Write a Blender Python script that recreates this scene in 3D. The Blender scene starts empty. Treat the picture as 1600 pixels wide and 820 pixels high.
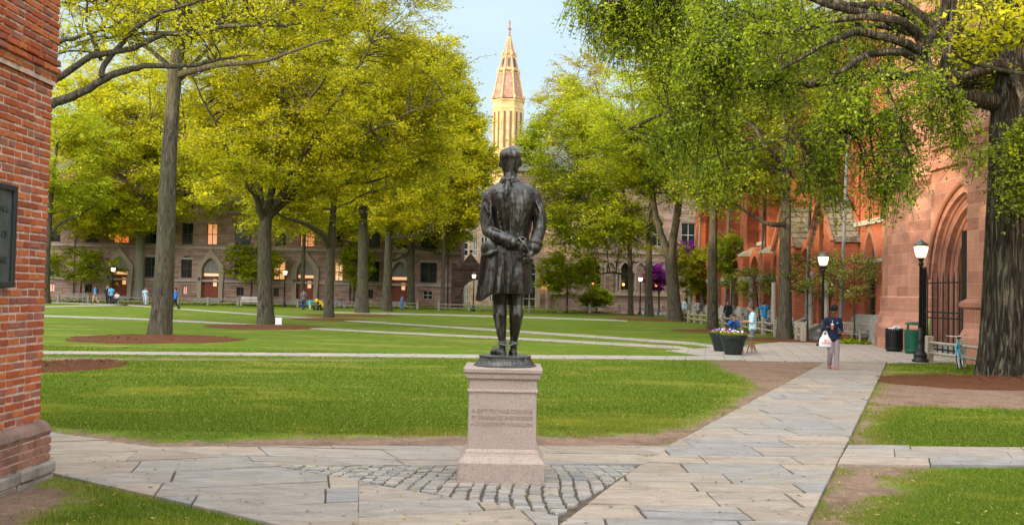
import bpy, bmesh, math, random
import numpy as np
from mathutils import Vector, Matrix
R = math.radians
random.seed(7)
scn = bpy.context.scene
C = scn.collection
# ------------------------------------------------------------------ camera
CAM_H = 1.95; FPX = 1500.0; PITCH = math.atan(47/1500); ROLL = 0.02
F_ = Vector((0, math.cos(PITCH), math.sin(PITCH)))
U0 = Vector((0, -math.sin(PITCH), math.cos(PITCH)))
R0 = Vector((1, 0, 0))
RT = R0*math.cos(ROLL) + U0*math.sin(ROLL)
UP = U0*math.cos(ROLL) - R0*math.sin(ROLL)
cam_d = bpy.data.cameras.new('camera'); cam = bpy.data.objects.new('camera', cam_d); C.objects.link(cam)
cam_d.sensor_width = 36; cam_d.lens = 36*FPX/1600; cam_d.clip_start = 0.1; cam_d.clip_end = 6000
cam.matrix_world = Matrix(((RT.x, UP.x, -F_.x, 0), (RT.y, UP.y, -F_.y, 0), (RT.z, UP.z, -F_.z, CAM_H), (0, 0, 0, 1)))
scn.camera = cam
# ------------------------------------------------------------------ light
SUN_EL, SUN_AZ = R(6.5), R(238)          # azimuth clockwise from +Y: low evening sun from behind left
w = bpy.data.worlds.new('World'); scn.world = w; w.use_nodes = True
nt = w.node_tree; nt.nodes.clear()
wo = nt.nodes.new('ShaderNodeOutputWorld'); bg = nt.nodes.new('ShaderNodeBackground')
sky = nt.nodes.new('ShaderNodeTexSky'); sky.sky_type = 'NISHITA'; sky.sun_disc = False
sky.sun_elevation = SUN_EL; sky.sun_rotation = SUN_AZ; sky.air_density = 1.0; sky.dust_density = 0.6; sky.ozone_density = 1.2
# thin cloud sheet; extra brightness behind and overhead is added to lift ambient light
tc = nt.nodes.new('ShaderNodeTexCoord'); mp = nt.nodes.new('ShaderNodeMapping'); mp.inputs['Scale'].default_value = (1.0, 1.0, 2.4)
cn = nt.nodes.new('ShaderNodeTexNoise'); cn.inputs['Scale'].default_value = 2.2; cn.inputs['Detail'].default_value = 9; cn.inputs['Roughness'].default_value = 0.55
cr = nt.nodes.new('ShaderNodeValToRGB'); cr.color_ramp.elements[0].position = 0.33; cr.color_ramp.elements[0].color = (0.4, 0.4, 0.4, 1)
cr.color_ramp.elements[1].position = 0.72; cr.color_ramp.elements[1].color = (0.97, 0.97, 0.97, 1)
mx = nt.nodes.new('ShaderNodeMix'); mx.data_type = 'RGBA'; mx.inputs[7].default_value = (3.3, 3.45, 3.7, 1)
nt.links.new(tc.outputs['Generated'], mp.inputs[0]); nt.links.new(mp.outputs[0], cn.inputs[0]); nt.links.new(cn.outputs[0], cr.inputs[0])
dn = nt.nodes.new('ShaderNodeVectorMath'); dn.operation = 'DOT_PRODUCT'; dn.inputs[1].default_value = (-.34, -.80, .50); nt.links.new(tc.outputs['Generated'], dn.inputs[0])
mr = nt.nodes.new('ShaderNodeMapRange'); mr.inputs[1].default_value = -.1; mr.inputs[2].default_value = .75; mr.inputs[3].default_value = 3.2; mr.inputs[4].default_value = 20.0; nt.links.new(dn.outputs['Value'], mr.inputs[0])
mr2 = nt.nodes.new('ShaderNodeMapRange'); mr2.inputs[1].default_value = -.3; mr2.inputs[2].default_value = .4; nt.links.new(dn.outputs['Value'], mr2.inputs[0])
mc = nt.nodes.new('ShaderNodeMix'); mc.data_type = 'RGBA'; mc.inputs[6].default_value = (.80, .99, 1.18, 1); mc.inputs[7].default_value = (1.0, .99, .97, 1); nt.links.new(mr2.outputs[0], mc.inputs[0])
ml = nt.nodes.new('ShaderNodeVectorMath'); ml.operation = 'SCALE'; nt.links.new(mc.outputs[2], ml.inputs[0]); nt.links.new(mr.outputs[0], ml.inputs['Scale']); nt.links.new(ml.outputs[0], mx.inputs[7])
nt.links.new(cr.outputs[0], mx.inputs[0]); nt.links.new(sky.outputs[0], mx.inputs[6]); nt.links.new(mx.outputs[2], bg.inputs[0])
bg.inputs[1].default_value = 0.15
nt.links.new(bg.outputs[0], wo.inputs[0])
sl = bpy.data.lights.new('sun', 'SUN'); sl.energy = 2.8; sl.angle = R(0.6); sl.color = (1.0, 0.78, 0.48)
so = bpy.data.objects.new('sun', sl); C.objects.link(so)
sd = Vector((math.sin(SUN_AZ)*math.cos(SUN_EL), math.cos(SUN_AZ)*math.cos(SUN_EL), math.sin(SUN_EL)))
so.rotation_euler = sd.to_track_quat('Z', 'Y').to_euler()
vs = scn.view_settings; vs.view_transform = 'Standard'; vs.look = 'None'; vs.exposure = 1.05; vs.gamma = 1; vs.use_curve_mapping = False
cy = scn.cycles; cy.max_bounces = 6; cy.diffuse_bounces = 4; cy.glossy_bounces = 2; cy.transmission_bounces = 4; cy.transparent_max_bounces = 8
cy.use_denoising = True; cy.sample_clamp_indirect = 4
# ------------------------------------------------------------------ pixel -> world (used to survey the place)
def ray(px, py): return F_*FPX + RT*(px-800) - UP*(py-410)
def G(px, py, z=0.0):
    d = ray(px, py); t = (z-CAM_H)/d.z; return Vector((d.x*t, d.y*t, z))
def P(px, py, Y):
    d = ray(px, py); t = Y/d.y; return Vector((d.x*t, Y, CAM_H+d.z*t))
def PX(px, py, X):
    d = ray(px, py); t = X/d.x; return Vector((X, d.y*t, CAM_H+d.z*t))
# ------------------------------------------------------------------ object helpers
def tag(o, label=None, cat=None, group=None, kind=None):
    if label: o['label'] = label
    if cat: o['category'] = cat
    if group: o['group'] = group
    if kind: o['kind'] = kind
    return o
def empty(name, loc=(0, 0, 0), rz=0, label=None, cat=None, group=None):
    o = bpy.data.objects.new(name, None); C.objects.link(o); o.location = loc; o.rotation_euler = (0, 0, rz); o.empty_display_size = 0.2
    return tag(o, label, cat, group)
def link(name, me, mat=None, parent=None, smooth=False, world=False):
    o = bpy.data.objects.new(name, me); C.objects.link(o)
    if mat is not None:
        for m in (mat if isinstance(mat, (list, tuple)) else [mat]): me.materials.append(m)
    if smooth: me.polygons.foreach_set('use_smooth', [True]*len(me.polygons))
    if parent is not None:
        o.parent = parent
        if world:                       # the mesh is given in world coordinates: undo the parent's place
            me.transform(parent_matrix(parent).inverted())
    return o
def parent_matrix(p):
    m = Matrix.LocRotScale(p.location, p.rotation_euler, p.scale)
    return parent_matrix(p.parent) @ m if p.parent else m
def copy_tree(o, parent=None):
    c = o.copy(); C.objects.link(c); c.parent = parent
    for ch in list(o.children): copy_tree(ch, c)
    return c
def from_np(name, V, F, nper=4):
    V = np.asarray(V, dtype=np.float32); F = np.asarray(F, dtype=np.int32)
    me = bpy.data.meshes.new(name); me.vertices.add(len(V)); me.vertices.foreach_set('co', V.ravel())
    me.loops.add(F.size); me.loops.foreach_set('vertex_index', F.ravel())
    me.polygons.add(len(F)); me.polygons.foreach_set('loop_start', np.arange(0, F.size, nper, dtype=np.int32))
    me.update(calc_edges=True); return me
class MB:
    "collects simple shapes into one mesh"
    def __init__(s): s.v = []; s.f = []; s.mi = []; s.m = 0
    def add(s, vs, fs):
        n = len(s.v); s.v += [tuple(v) for v in vs]; s.f += [tuple(i+n for i in f) for f in fs]; s.mi += [s.m]*len(fs); return s
    def box(s, x0, x1, y0, y1, z0, z1):
        return s.add([(x0,y0,z0),(x1,y0,z0),(x1,y1,z0),(x0,y1,z0),(x0,y0,z1),(x1,y0,z1),(x1,y1,z1),(x0,y1,z1)],
                     [(0,3,2,1),(4,5,6,7),(0,1,5,4),(1,2,6,5),(2,3,7,6),(3,0,4,7)])
    def obox(s, c, ax, ay, az):
        c = Vector(c); ax = Vector(ax); ay = Vector(ay); az = Vector(az)
        return s.add([c+ax*i+ay*j+az*k for k in (-1, 1) for (i, j) in ((-1,-1),(1,-1),(1,1),(-1,1))],
                     [(0,3,2,1),(4,5,6,7),(0,1,5,4),(1,2,6,5),(2,3,7,6),(3,0,4,7)])
    def bar(s, a, b, w, h=None, up=(0, 0, 1)):
        a = Vector(a); b = Vector(b); h = h or w; d = b-a; u = Vector(up)
        if abs(d.normalized().dot(u)) > .98: u = Vector((0, 1, 0))
        sx = d.cross(u).normalized(); sy = sx.cross(d).normalized()
        return s.obox((a+b)/2, sx*w/2, d/2, sy*h/2)
    def tube(s, pts, rad, n=8, cap=True):
        pts = [Vector(p) for p in pts]; k = len(pts)
        if not hasattr(rad, '__len__'): rad = [rad]*k
        vs = []; fs = []; px_ = None
        for i, p in enumerate(pts):
            t = (pts[min(i+1, k-1)]-pts[max(i-1, 0)]).normalized()
            if px_ is None:
                u = Vector((0, 0, 1)) if abs(t.z) < .9 else Vector((1, 0, 0))
                px_ = t.cross(u).normalized()
            else:
                px_ = (px_-t*px_.dot(t)).normalized()
            py_ = t.cross(px_)
            for j in range(n):
                a = 2*math.pi*j/n; vs.append(p+(px_*math.cos(a)+py_*math.sin(a))*rad[i])
        for i in range(k-1):
            for j in range(n): fs.append((i*n+j, i*n+(j+1) % n, (i+1)*n+(j+1) % n, (i+1)*n+j))
        if cap: fs.append(tuple(range(n))[::-1]); fs.append(tuple((k-1)*n+j for j in range(n)))
        return s.add(vs, fs)
    def lathe(s, prof, c=(0, 0, 0), n=16, sx=1, sy=1, cap=True):
        vs = []; fs = []; k = len(prof)
        for (r, z) in prof:
            for j in range(n):
                a = 2*math.pi*j/n; vs.append((c[0]+r*sx*math.cos(a), c[1]+r*sy*math.sin(a), c[2]+z))
        for i in range(k-1):
            for j in range(n): fs.append((i*n+j, i*n+(j+1) % n, (i+1)*n+(j+1) % n, (i+1)*n+j))
        if cap: fs.append(tuple(range(n))[::-1]); fs.append(tuple((k-1)*n+j for j in range(n)))
        return s.add(vs, fs)
    def ball(s, c, rx, ry=None, rz=None, n=10, k=7):
        ry = ry or rx; rz = rz or rx
        prof = [(max(.001, math.sin(math.pi*i/k)), -math.cos(math.pi*i/k)) for i in range(k+1)]
        vs = []; fs = []
        for (r, z) in prof:
            for j in range(n):
                a = 2*math.pi*j/n; vs.append((c[0]+rx*r*math.cos(a), c[1]+ry*r*math.sin(a), c[2]+rz*z))
        for i in range(k):
            for j in range(n): fs.append((i*n+j, i*n+(j+1) % n, (i+1)*n+(j+1) % n, (i+1)*n+j))
        return s.add(vs, fs)
    def prism(s, poly, a, b):
        "polygon given as 3D points, extruded by vector b-a"
        n = len(poly); off = Vector(b)-Vector(a)
        vs = [Vector(p) for p in poly]+[Vector(p)+off for p in poly]
        return s.add(vs, [tuple(range(n))[::-1], tuple(range(n, 2*n))]+[(i, (i+1) % n, n+(i+1) % n, n+i) for i in range(n)])
    def mesh(s, name):
        me = bpy.data.meshes.new(name); me.from_pydata(s.v, [], s.f); me.update()
        if any(s.mi): me.polygons.foreach_set('material_index', s.mi)
        return me
    def build(s, name, mat, parent=None, world=False, smooth=False, bevel=0):
        me = s.mesh(name)
        bm = bmesh.new(); bm.from_mesh(me); bmesh.ops.recalc_face_normals(bm, faces=bm.faces); bm.to_mesh(me); bm.free()
        o = link(name, me, mat, parent, smooth, world)
        if bevel:
            m = o.modifiers.new('bevel', 'BEVEL'); m.width = bevel; m.segments = 2; m.limit_method = 'ANGLE'
        if smooth:
            pass
        return o
# ------------------------------------------------------------------ materials
class NT:
    def __init__(s, name):
        s.m = bpy.data.materials.new(name); s.m.use_nodes = True; s.t = s.m.node_tree; s.t.nodes.clear()
        s.out = s.t.nodes.new('ShaderNodeOutputMaterial')
    def n(s, t, **kw):
        nd = s.t.nodes.new('ShaderNode'+t)
        for k, v in kw.items():
            if hasattr(nd, k): setattr(nd, k, v)
            else: s.set(nd.inputs[k.replace('_', ' ')], v)
        return nd
    def set(s, inp, v):
        if hasattr(v, 'is_output') or isinstance(v, bpy.types.NodeSocket): s.t.links.new(v, inp)
        else:
            if isinstance(v, tuple) and len(v) == 3 and inp.type == 'RGBA': v = v+(1,)
            inp.default_value = v
    def pos(s):
        return s.n('NewGeometry').outputs['Position']
    def noise(s, vec, scale, detail=4, rough=.55, dist=0):
        nd = s.n('TexNoise'); s.set(nd.inputs['Vector'], vec); nd.inputs['Scale'].default_value = scale; nd.inputs['Detail'].default_value = detail
        nd.inputs['Roughness'].default_value = rough; nd.inputs['Distortion'].default_value = dist; return nd.outputs['Fac']
    def ramp(s, fac, stops, interp='LINEAR'):
        nd = s.n('ValToRGB'); s.set(nd.inputs[0], fac); e = nd.color_ramp.elements; nd.color_ramp.interpolation = interp
        while len(e) < len(stops): e.new(0.5)
        for i, (p, c) in enumerate(stops):
            e[i].position = p; e[i].color = (c, c, c, 1) if not hasattr(c, '__len__') else tuple(c)+(1,)
        return nd.outputs[0]
    def mix(s, f, a, b, blend='MIX'):
        nd = s.n('Mix', data_type='RGBA', blend_type=blend); s.set(nd.inputs[0], f); s.set(nd.inputs[6], a); s.set(nd.inputs[7], b); return nd.outputs[2]
    def math(s, op, a, b=0.0, c=None):
        nd = s.n('Math', operation=op); s.set(nd.inputs[0], a); s.set(nd.inputs[1], b)
        if c is not None: s.set(nd.inputs[2], c)
        return nd.outputs[0]
    def mapping(s, vec, scale=(1, 1, 1), rot=(0, 0, 0)):
        nd = s.n('Mapping'); s.set(nd.inputs[0], vec); nd.inputs['Scale'].default_value = scale; nd.inputs['Rotation'].default_value = rot; return nd.outputs[0]
    def bump(s, h, strength=.5, dist=.02, normal=None):
        nd = s.n('Bump'); s.set(nd.inputs['Height'], h); nd.inputs['Strength'].default_value = strength; nd.inputs['Distance'].default_value = dist
        if normal is not None: s.set(nd.inputs['Normal'], normal)
        return nd.outputs[0]
    def island(s): return s.n('NewGeometry').outputs['Random Per Island']
    def bsdf(s, color, rough=.8, normal=None, metal=0, spec=.3, emit=None, es=0):
        b = s.n('BsdfPrincipled'); s.set(b.inputs['Base Color'], color); s.set(b.inputs['Roughness'], rough); s.set(b.inputs['Metallic'], metal)
        b.inputs['Specular IOR Level'].default_value = spec
        if normal is not None: s.set(b.inputs['Normal'], normal)
        if emit is not None: s.set(b.inputs['Emission Color'], emit); b.inputs['Emission Strength'].default_value = es
        s.t.links.new(b.outputs[0], s.out.inputs[0]); return b
def mat(name, col, rough=.7, var=.15, scale=6, bump=.0, metal=0, spec=.3, bscale=None):
    m = NT(name); p = m.n('TexCoord').outputs['Object']
    f = m.noise(p, scale, 5)
    c2 = tuple(min(1, c*(1+var)) for c in col); c1 = tuple(c*(1-var) for c in col)
    cc = m.ramp(f, [(.3, c1), (.7, c2)])
    nm = m.bump(m.noise(p, bscale or scale*5, 4), bump, .01) if bump else None
    m.bsdf(cc, rough, nm, metal, spec); return m.m
def emat(name, col, strength):
    m = NT(name); m.bsdf((.8, .8, .8), .4, emit=col, es=strength); return m.m
def leaf_mat(name, cols, trans=.5):
    m = NT(name); r = m.island(); c = m.ramp(r, [(i/(len(cols)-1), k) for i, k in enumerate(cols)])
    nz = m.noise(m.pos(), .55, 3)
    hs = m.n('HueSaturation'); m.set(hs.inputs['Color'], c); m.set(hs.inputs['Value'], m.ramp(nz, [(.3, .75), (.7, 1.25)])); m.set(hs.inputs['Hue'], m.math('ADD', .475, m.math('MULTIPLY', m.noise(m.pos(), .3, 2), .045)))
    d = m.n('BsdfDiffuse'); m.set(d.inputs[0], hs.outputs[0]); t = m.n('BsdfTranslucent'); m.set(t.inputs[0], hs.outputs[0])
    g = m.n('BsdfGlossy'); g.inputs['Roughness'].default_value = .45; g.inputs[0].default_value = (.9, .9, .9, 1)
    a = m.n('MixShader'); a.inputs[0].default_value = trans; m.t.links.new(d.outputs[0], a.inputs[1]); m.t.links.new(t.outputs[0], a.inputs[2])
    b = m.n('MixShader'); b.inputs[0].default_value = .015; m.t.links.new(a.outputs[0], b.inputs[1]); m.t.links.new(g.outputs[0], b.inputs[2])
    m.t.links.new(b.outputs[0], m.out.inputs[0]); return m.m
def bark_mat(name, c1, c2, sc=1.0):
    m = NT(name); p = m.n('TexCoord').outputs['Object']
    v = m.mapping(p, (9*sc, 9*sc, 1.6*sc)); f = m.noise(v, 1.6, 8, .65, .6); big = m.noise(p, .9, 3)
    fu = m.ramp(f, [(.35, 0), (.6, 1)])
    col = m.mix(m.ramp(big, [(.35, 0), (.7, .5)]), m.mix(fu, c1, c2), (c2[0]*.8, c2[1]*1.0, c2[2]*.6))
    m.bsdf(col, .92, m.bump(fu, .9, .05), spec=.15); return m.m
def uvw(m, horizontal_only=False):
    s = m.n('SeparateXYZ'); m.set(s.inputs[0], m.pos()); c = m.n('CombineXYZ')
    m.set(c.inputs[0], m.math('ADD', s.outputs[0], s.outputs[1])); m.set(c.inputs[1], s.outputs[2]); return c.outputs[0]
def masonry(name, c1, c2, mortar, bw, bh, ms=.012, offset=.5, rough=.85, bump=.6, stone=.0, tint=None):
    m = NT(name); v = uvw(m)
    if stone:      # wobble the courses a little
        n1 = m.n('TexNoise'); m.set(n1.inputs['Vector'], v); n1.inputs['Scale'].default_value = 1.3
        v = m.mix(stone, v, n1.outputs['Color'], 'ADD')
    b = m.n('TexBrick'); m.set(b.inputs['Vector'], v); b.offset = offset; b.squash = 1.35; b.squash_frequency = 3
    b.inputs['Scale'].default_value = 1; b.inputs['Brick Width'].default_value = bw; b.inputs['Row Height'].default_value = bh
    b.inputs['Mortar Size'].default_value = ms; b.inputs['Mortar Smooth'].default_value = .3; b.inputs['Bias'].default_value = 0
    m.set(b.inputs['Color1'], c1); m.set(b.inputs['Color2'], c2); m.set(b.inputs['Mortar'], mortar)
    nz = m.noise(m.pos(), 1.1, 6); n2 = m.noise(m.pos(), 14, 4)
    hs = m.n('HueSaturation'); m.set(hs.inputs['Color'], b.outputs['Color']); m.set(hs.inputs['Value'], m.math('ADD', m.ramp(nz, [(.3, .62), (.7, 1.0)]), m.ramp(n2, [(.3, 0), (.7, .3)])))
    h = m.math('ADD', m.math('MULTIPLY', b.outputs['Fac'], -1), m.math('MULTIPLY', n2, .9))
    m.bsdf(hs.outputs[0], rough, m.bump(h, bump, .03), spec=.2); return m.m
# ------------------------------------------------------------------ material set
MT = {}
MT['bark_grey'] = bark_mat('bark_grey', (.032, .026, .020), (.145, .122, .095))
MT['bark_brown'] = bark_mat('bark_brown', (.022, .018, .014), (.12, .10, .075), .8)
m = NT('elm_bark'); p = m.n('TexCoord').outputs['Object']; v = m.mapping(p, (10, 10, .9)); f = m.noise(v, 1.1, 7, .6, 1.2); f2 = m.noise(p, 25, 4, .7)
fu = m.ramp(f, [(.40, 0), (.58, 1)]); c = m.mix(fu, (.016, .013, .010), (.17, .145, .105)); c = m.mix(m.ramp(f2, [(.35, .5), (.65, 0)]), c, (.06, .05, .035)); c = m.mix(m.ramp(m.noise(p, .8, 4), [(.5, 0), (.75, .35)]), c, (.10, .115, .05))
m.bsdf(c, .95, m.bump(m.math('ADD', fu, m.math('MULTIPLY', f2, .3)), 1.0, .14), spec=.1); MT['elm_bark'] = m.m
MT['bark_pale'] = bark_mat('bark_pale', (.13, .115, .095), (.27, .25, .21))
MT['leaf_yellow'] = leaf_mat('leaf_yellow', [(.36, .40, .010), (.54, .54, .012), (.64, .58, .02), (.44, .49, .012)])
MT['leaf_lime'] = leaf_mat('leaf_lime', [(.26, .35, .010), (.41, .47, .012), (.52, .53, .02)])
MT['leaf_green'] = leaf_mat('leaf_green', [(.19, .28, .010), (.30, .38, .012), (.41, .46, .018), (.24, .33, .010)])
MT['leaf_elm'] = leaf_mat('leaf_elm', [(.13, .21, .010), (.23, .33, .014), (.35, .42, .022)])
MT['leaf_dark'] = leaf_mat('leaf_dark', [(.03, .07, .012), (.06, .12, .02), (.09, .15, .02)], .25)
MT['leaf_gold'] = leaf_mat('leaf_gold', [(.34, .31, .02), (.48, .38, .03), (.36, .36, .02)])
MT['blossom_purple'] = leaf_mat('blossom_purple', [(.30, .03, .30), (.45, .07, .45), (.35, .05, .22)])
MT['blossom_white'] = leaf_mat('blossom_white', [(.28, .34, .03), (.40, .44, .04), (.22, .29, .02), (.48, .50, .08), (.34, .40, .03), (.75, .72, .5)])

# grass lawn with bare soil worn into it (the worn places are stored in the mesh attribute 'soil')
m = NT('lawn'); p = m.pos()
att = m.n('Attribute', attribute_name='soil').outputs['Fac']
fine = m.noise(p, 30, 6, .7); mid = m.noise(p, 2.2, 5, .6); big = m.noise(p, .22, 4)
g = m.mix(m.ramp(fine, [(.3, 0), (.7, 1)]), (.050, .100, .009), (.115, .17, .018))
g = m.mix(m.ramp(mid, [(.42, 0), (.72, .65)]), g, (.20, .225, .018))
g = m.mix(m.ramp(big, [(.45, 0), (.75, .55)]), g, (.09, .19, .008))
dry = m.mix(m.ramp(fine, [(.3, 0), (.7, 1)]), (.20, .16, .055), (.33, .29, .09))
g = m.mix(m.math('MULTIPLY', m.ramp(m.noise(m.mapping(p, (.55, 1.3, 1)), .42, 7, .72, .5), [(.52, 0), (.66, .8)]), 1.0), g, dry)
soil = m.mix(m.ramp(m.noise(p, 9, 6, .7), [(.3, 0), (.7, 1)]), (.155, .098, .070), (.30, .205, .150))
soil = m.mix(m.ramp(m.noise(p, 45, 4, .7), [(.60, 0), (.66, 1)]), soil, (.34, .28, .23)); soil = m.mix(m.ramp(m.noise(p, 1.6, 6, .7), [(.45, 0), (.65, .7)]), soil, (.115, .078, .055)); soil = m.mix(m.ramp(m.noise(p, 7, 7, .8), [(.60, 0), (.66, .8)]), soil, (.10, .13, .03))
sm = m.math('ADD', att, m.math('MULTIPLY', m.math('SUBTRACT', m.noise(p, 2.6, 7, .75), .5), 1.1))
sm = m.ramp(sm, [(.46, 0), (.56, 1)])
hh = m.math('ADD', fine, m.math('MULTIPLY', mid, .8))
m.bsdf(m.mix(sm, g, soil), .95, m.bump(hh, .8, .03), spec=.1); MT['lawn'] = m.m
m = NT('mulch'); p = m.pos()
f1 = m.noise(m.mapping(p, (1, 2.5, 1), (0, 0, .6)), 26, 6, .8, 1); f2 = m.noise(p, 1.2, 3)
c = m.mix(m.ramp(f1, [(.3, 0), (.7, 1)]), (.06, .022, .010), (.27, .115, .055)); c = m.mix(m.ramp(f2, [(.4, 0), (.7, .4)]), c, (.16, .085, .05))
m.bsdf(c, .95, m.bump(f1, 1, .06), spec=.1); MT['mulch'] = m.m
def flag_mat(name, cols):
    m = NT(name); p = m.pos(); r = m.island()
    c = m.ramp(r, [(i/len(cols), k) for i, k in enumerate(cols)], 'CONSTANT')
    n1 = m.noise(m.mapping(p, (1, 3.2, 1), (0, 0, .25)), 2.0, 7, .7, .8); n2 = m.noise(p, 38, 4, .7)
    c = m.mix(m.ramp(n1, [(.35, .5), (.65, 0)]), c, (.36, .31, .26), 'MULTIPLY')
    c = m.mix(m.ramp(n2, [(.3, .35), (.6, 0)]), c, (.5, .48, .45), 'MULTIPLY')
    spot = m.noise(p, 4.2, 8, .75); c = m.mix(m.ramp(spot, [(.56, 0), (.66, .38)]), c, (.15, .135, .115)); stain = m.noise(p, .7, 5, .6); c = m.mix(m.ramp(stain, [(.55, 0), (.75, .4)]), c, (.30, .24, .18))
    m.bsdf(c, .82, m.bump(m.math('ADD', m.math('MULTIPLY', n1, 1.4), m.math('MULTIPLY', n2, .3)), .55, .02), spec=.25); return m.m
MT['flag'] = flag_mat('flagstone', [(0.340, 0.292, 0.245), (0.316, 0.292, 0.262), (0.374, 0.315, 0.253), (0.292, 0.278, 0.257), (0.350, 0.311, 0.270), (0.321, 0.269, 0.218), (0.311, 0.283, 0.249), (0.277, 0.269, 0.262)])
MT['sett'] = flag_mat('sett', [(0.352, 0.326, 0.282), (0.290, 0.282, 0.264), (0.378, 0.343, 0.299), (0.264, 0.264, 0.255), (0.326, 0.308, 0.282)])
MT['joint'] = mat('joint_soil', (.09, .068, .052), .95, .4, 14, .6)
m = NT('far_flag'); p = m.pos()
b = m.n('TexBrick'); m.set(b.inputs['Vector'], m.mapping(p, (1, 1, 0), (0, 0, .2))); b.inputs['Scale'].default_value = 1; b.inputs['Brick Width'].default_value = 1.2; b.inputs['Row Height'].default_value = .62
b.inputs['Mortar Size'].default_value = .018; b.inputs['Color1'].default_value = (.40, .35, .30, 1); b.inputs['Color2'].default_value = (.33, .32, .295, 1); b.inputs['Mortar'].default_value = (.16, .13, .10, 1)
c = m.mix(m.ramp(m.noise(p, 1.3, 6, .7), [(.35, .4), (.65, 0)]), b.outputs[0], (.5, .45, .4), 'MULTIPLY')
m.bsdf(c, .85, m.bump(m.noise(p, 20, 4), .4, .02), spec=.2); MT['far_flag'] = m.m

# ------------------------------------------------------------------ ground
def wpoly(pts): return np.array([tuple(G(x, y))[:2] for x, y in pts])
def sdf(P_, poly):
    n = len(poly); d = np.full(len(P_), 1e9); inside = np.zeros(len(P_), bool)
    for i in range(n):
        a = poly[i]; b = poly[(i+1) % n]; e = b-a; w_ = P_-a
        t = np.clip((w_@e)/max(1e-9, e@e), 0, 1); q = w_-t[:, None]*e; d = np.minimum(d, np.hypot(q[:, 0], q[:, 1]))
        c_ = (a[1] > P_[:, 1]) != (b[1] > P_[:, 1])
        with np.errstate(divide='ignore', invalid='ignore'): xx = a[0]+(P_[:, 1]-a[1])/(b[1]-a[1])*e[0]
        inside ^= c_ & (P_[:, 0] < xx)
    return np.where(inside, -d, d)
SOIL = [wpoly(q) for q in (
  [(20,664),(80,672),(150,678),(240,688),(340,690),(450,684),(700,680),(900,680),(1010,678),(1080,664),(1130,640),(1150,626),(1180,606),(1170,592),(1130,578),(1110,564),(1292,562),(1292,568),(1150,652),(1050,706),(240,706),(80,690),(20,690)],
  [(1388,572),(1300,735),(1390,702),(1365,690),(1352,668),(1372,648),(1400,634),(1620,640),(1620,606),(1390,600)],
  [(1304,725),(1240,860),(1320,860),(1345,800),(1405,765),(1395,748),(1445,735),(1445,728)],
  [(-80,745),(60,752),(118,768),(112,784),(60,806),(-80,850)],
  [(60,558),(300,560),(600,562),(600,564),(60,562)],
  [(1045,500),(1060,512),(980,500)])]
def soil_at(P_):
    s = np.full(len(P_), 1e9)
    for q in SOIL: s = np.minimum(s, sdf(P_, q))
    return np.clip(.5-s/1.6, 0, 1)
xs = np.concatenate([[-2000, -400, -120, -60, -35, -22], np.arange(-15, 17.01, .14), [22, 35, 60, 120, 400, 2000]])
ys = np.concatenate([[-400, -60, -10, 0], np.arange(7, 13, .1), np.arange(13, 30, .16), [32, 36, 42, 50, 60, 80, 110, 160, 400, 3000]])
X, Y = np.meshgrid(xs, ys); V = np.stack([X.ravel(), Y.ravel(), np.zeros(X.size)], 1)
nx, ny = len(xs), len(ys); idx = np.arange(nx*ny).reshape(ny, nx)
Fq = np.stack([idx[:-1, :-1].ravel(), idx[:-1, 1:].ravel(), idx[1:, 1:].ravel(), idx[1:, :-1].ravel()], 1)
s_ = soil_at(V[:, :2])
me = from_np('lawn', V, Fq); a_ = me.attributes.new('soil', 'FLOAT', 'POINT'); a_.data.foreach_set('value', s_.astype(np.float32))
tag(link('lawn', me, MT['lawn']), kind='structure')

# paving: convex regions filled with rows of clipped slabs
def clip_half(poly, a, b):
    "keep the part of poly left of a->b"
    out = []; n = len(poly)
    def side(p): return (b[0]-a[0])*(p[1]-a[1])-(b[1]-a[1])*(p[0]-a[0])
    for i in range(n):
        p, q = poly[i], poly[(i+1) % n]; sp, sq = side(p), side(q)
        if sp >= 0: out.append(p)
        if (sp >= 0) != (sq >= 0):
            t = sp/(sp-sq); out.append((p[0]+(q[0]-p[0])*t, p[1]+(q[1]-p[1])*t))
    return out
def ccw(poly):
    a = sum(poly[i][0]*poly[(i+1) % len(poly)][1]-poly[(i+1) % len(poly)][0]*poly[i][1] for i in range(len(poly)))
    return poly if a > 0 else poly[::-1]
def clip(poly, region):
    for i in range(len(region)):
        poly = clip_half(poly, region[i], region[(i+1) % len(region)])
        if len(poly) < 3: return []
    return poly
def area(p): return abs(sum(p[i][0]*p[(i+1) % len(p)][1]-p[(i+1) % len(p)][0]*p[i][1] for i in range(len(p))))/2
def inset(poly, g):
    n = len(poly); out = poly
    for i in range(n):
        a, b = poly[i], poly[(i+1) % n]; d = math.hypot(b[0]-a[0], b[1]-a[1])
        if d < 1e-4: continue
        nx_, ny_ = -(b[1]-a[1])/d*g, (b[0]-a[0])/d*g
        out = clip_half(out, (a[0]+nx_, a[1]+ny_), (b[0]+nx_, b[1]+ny_))
        if len(out) < 3: return []
    return out
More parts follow.
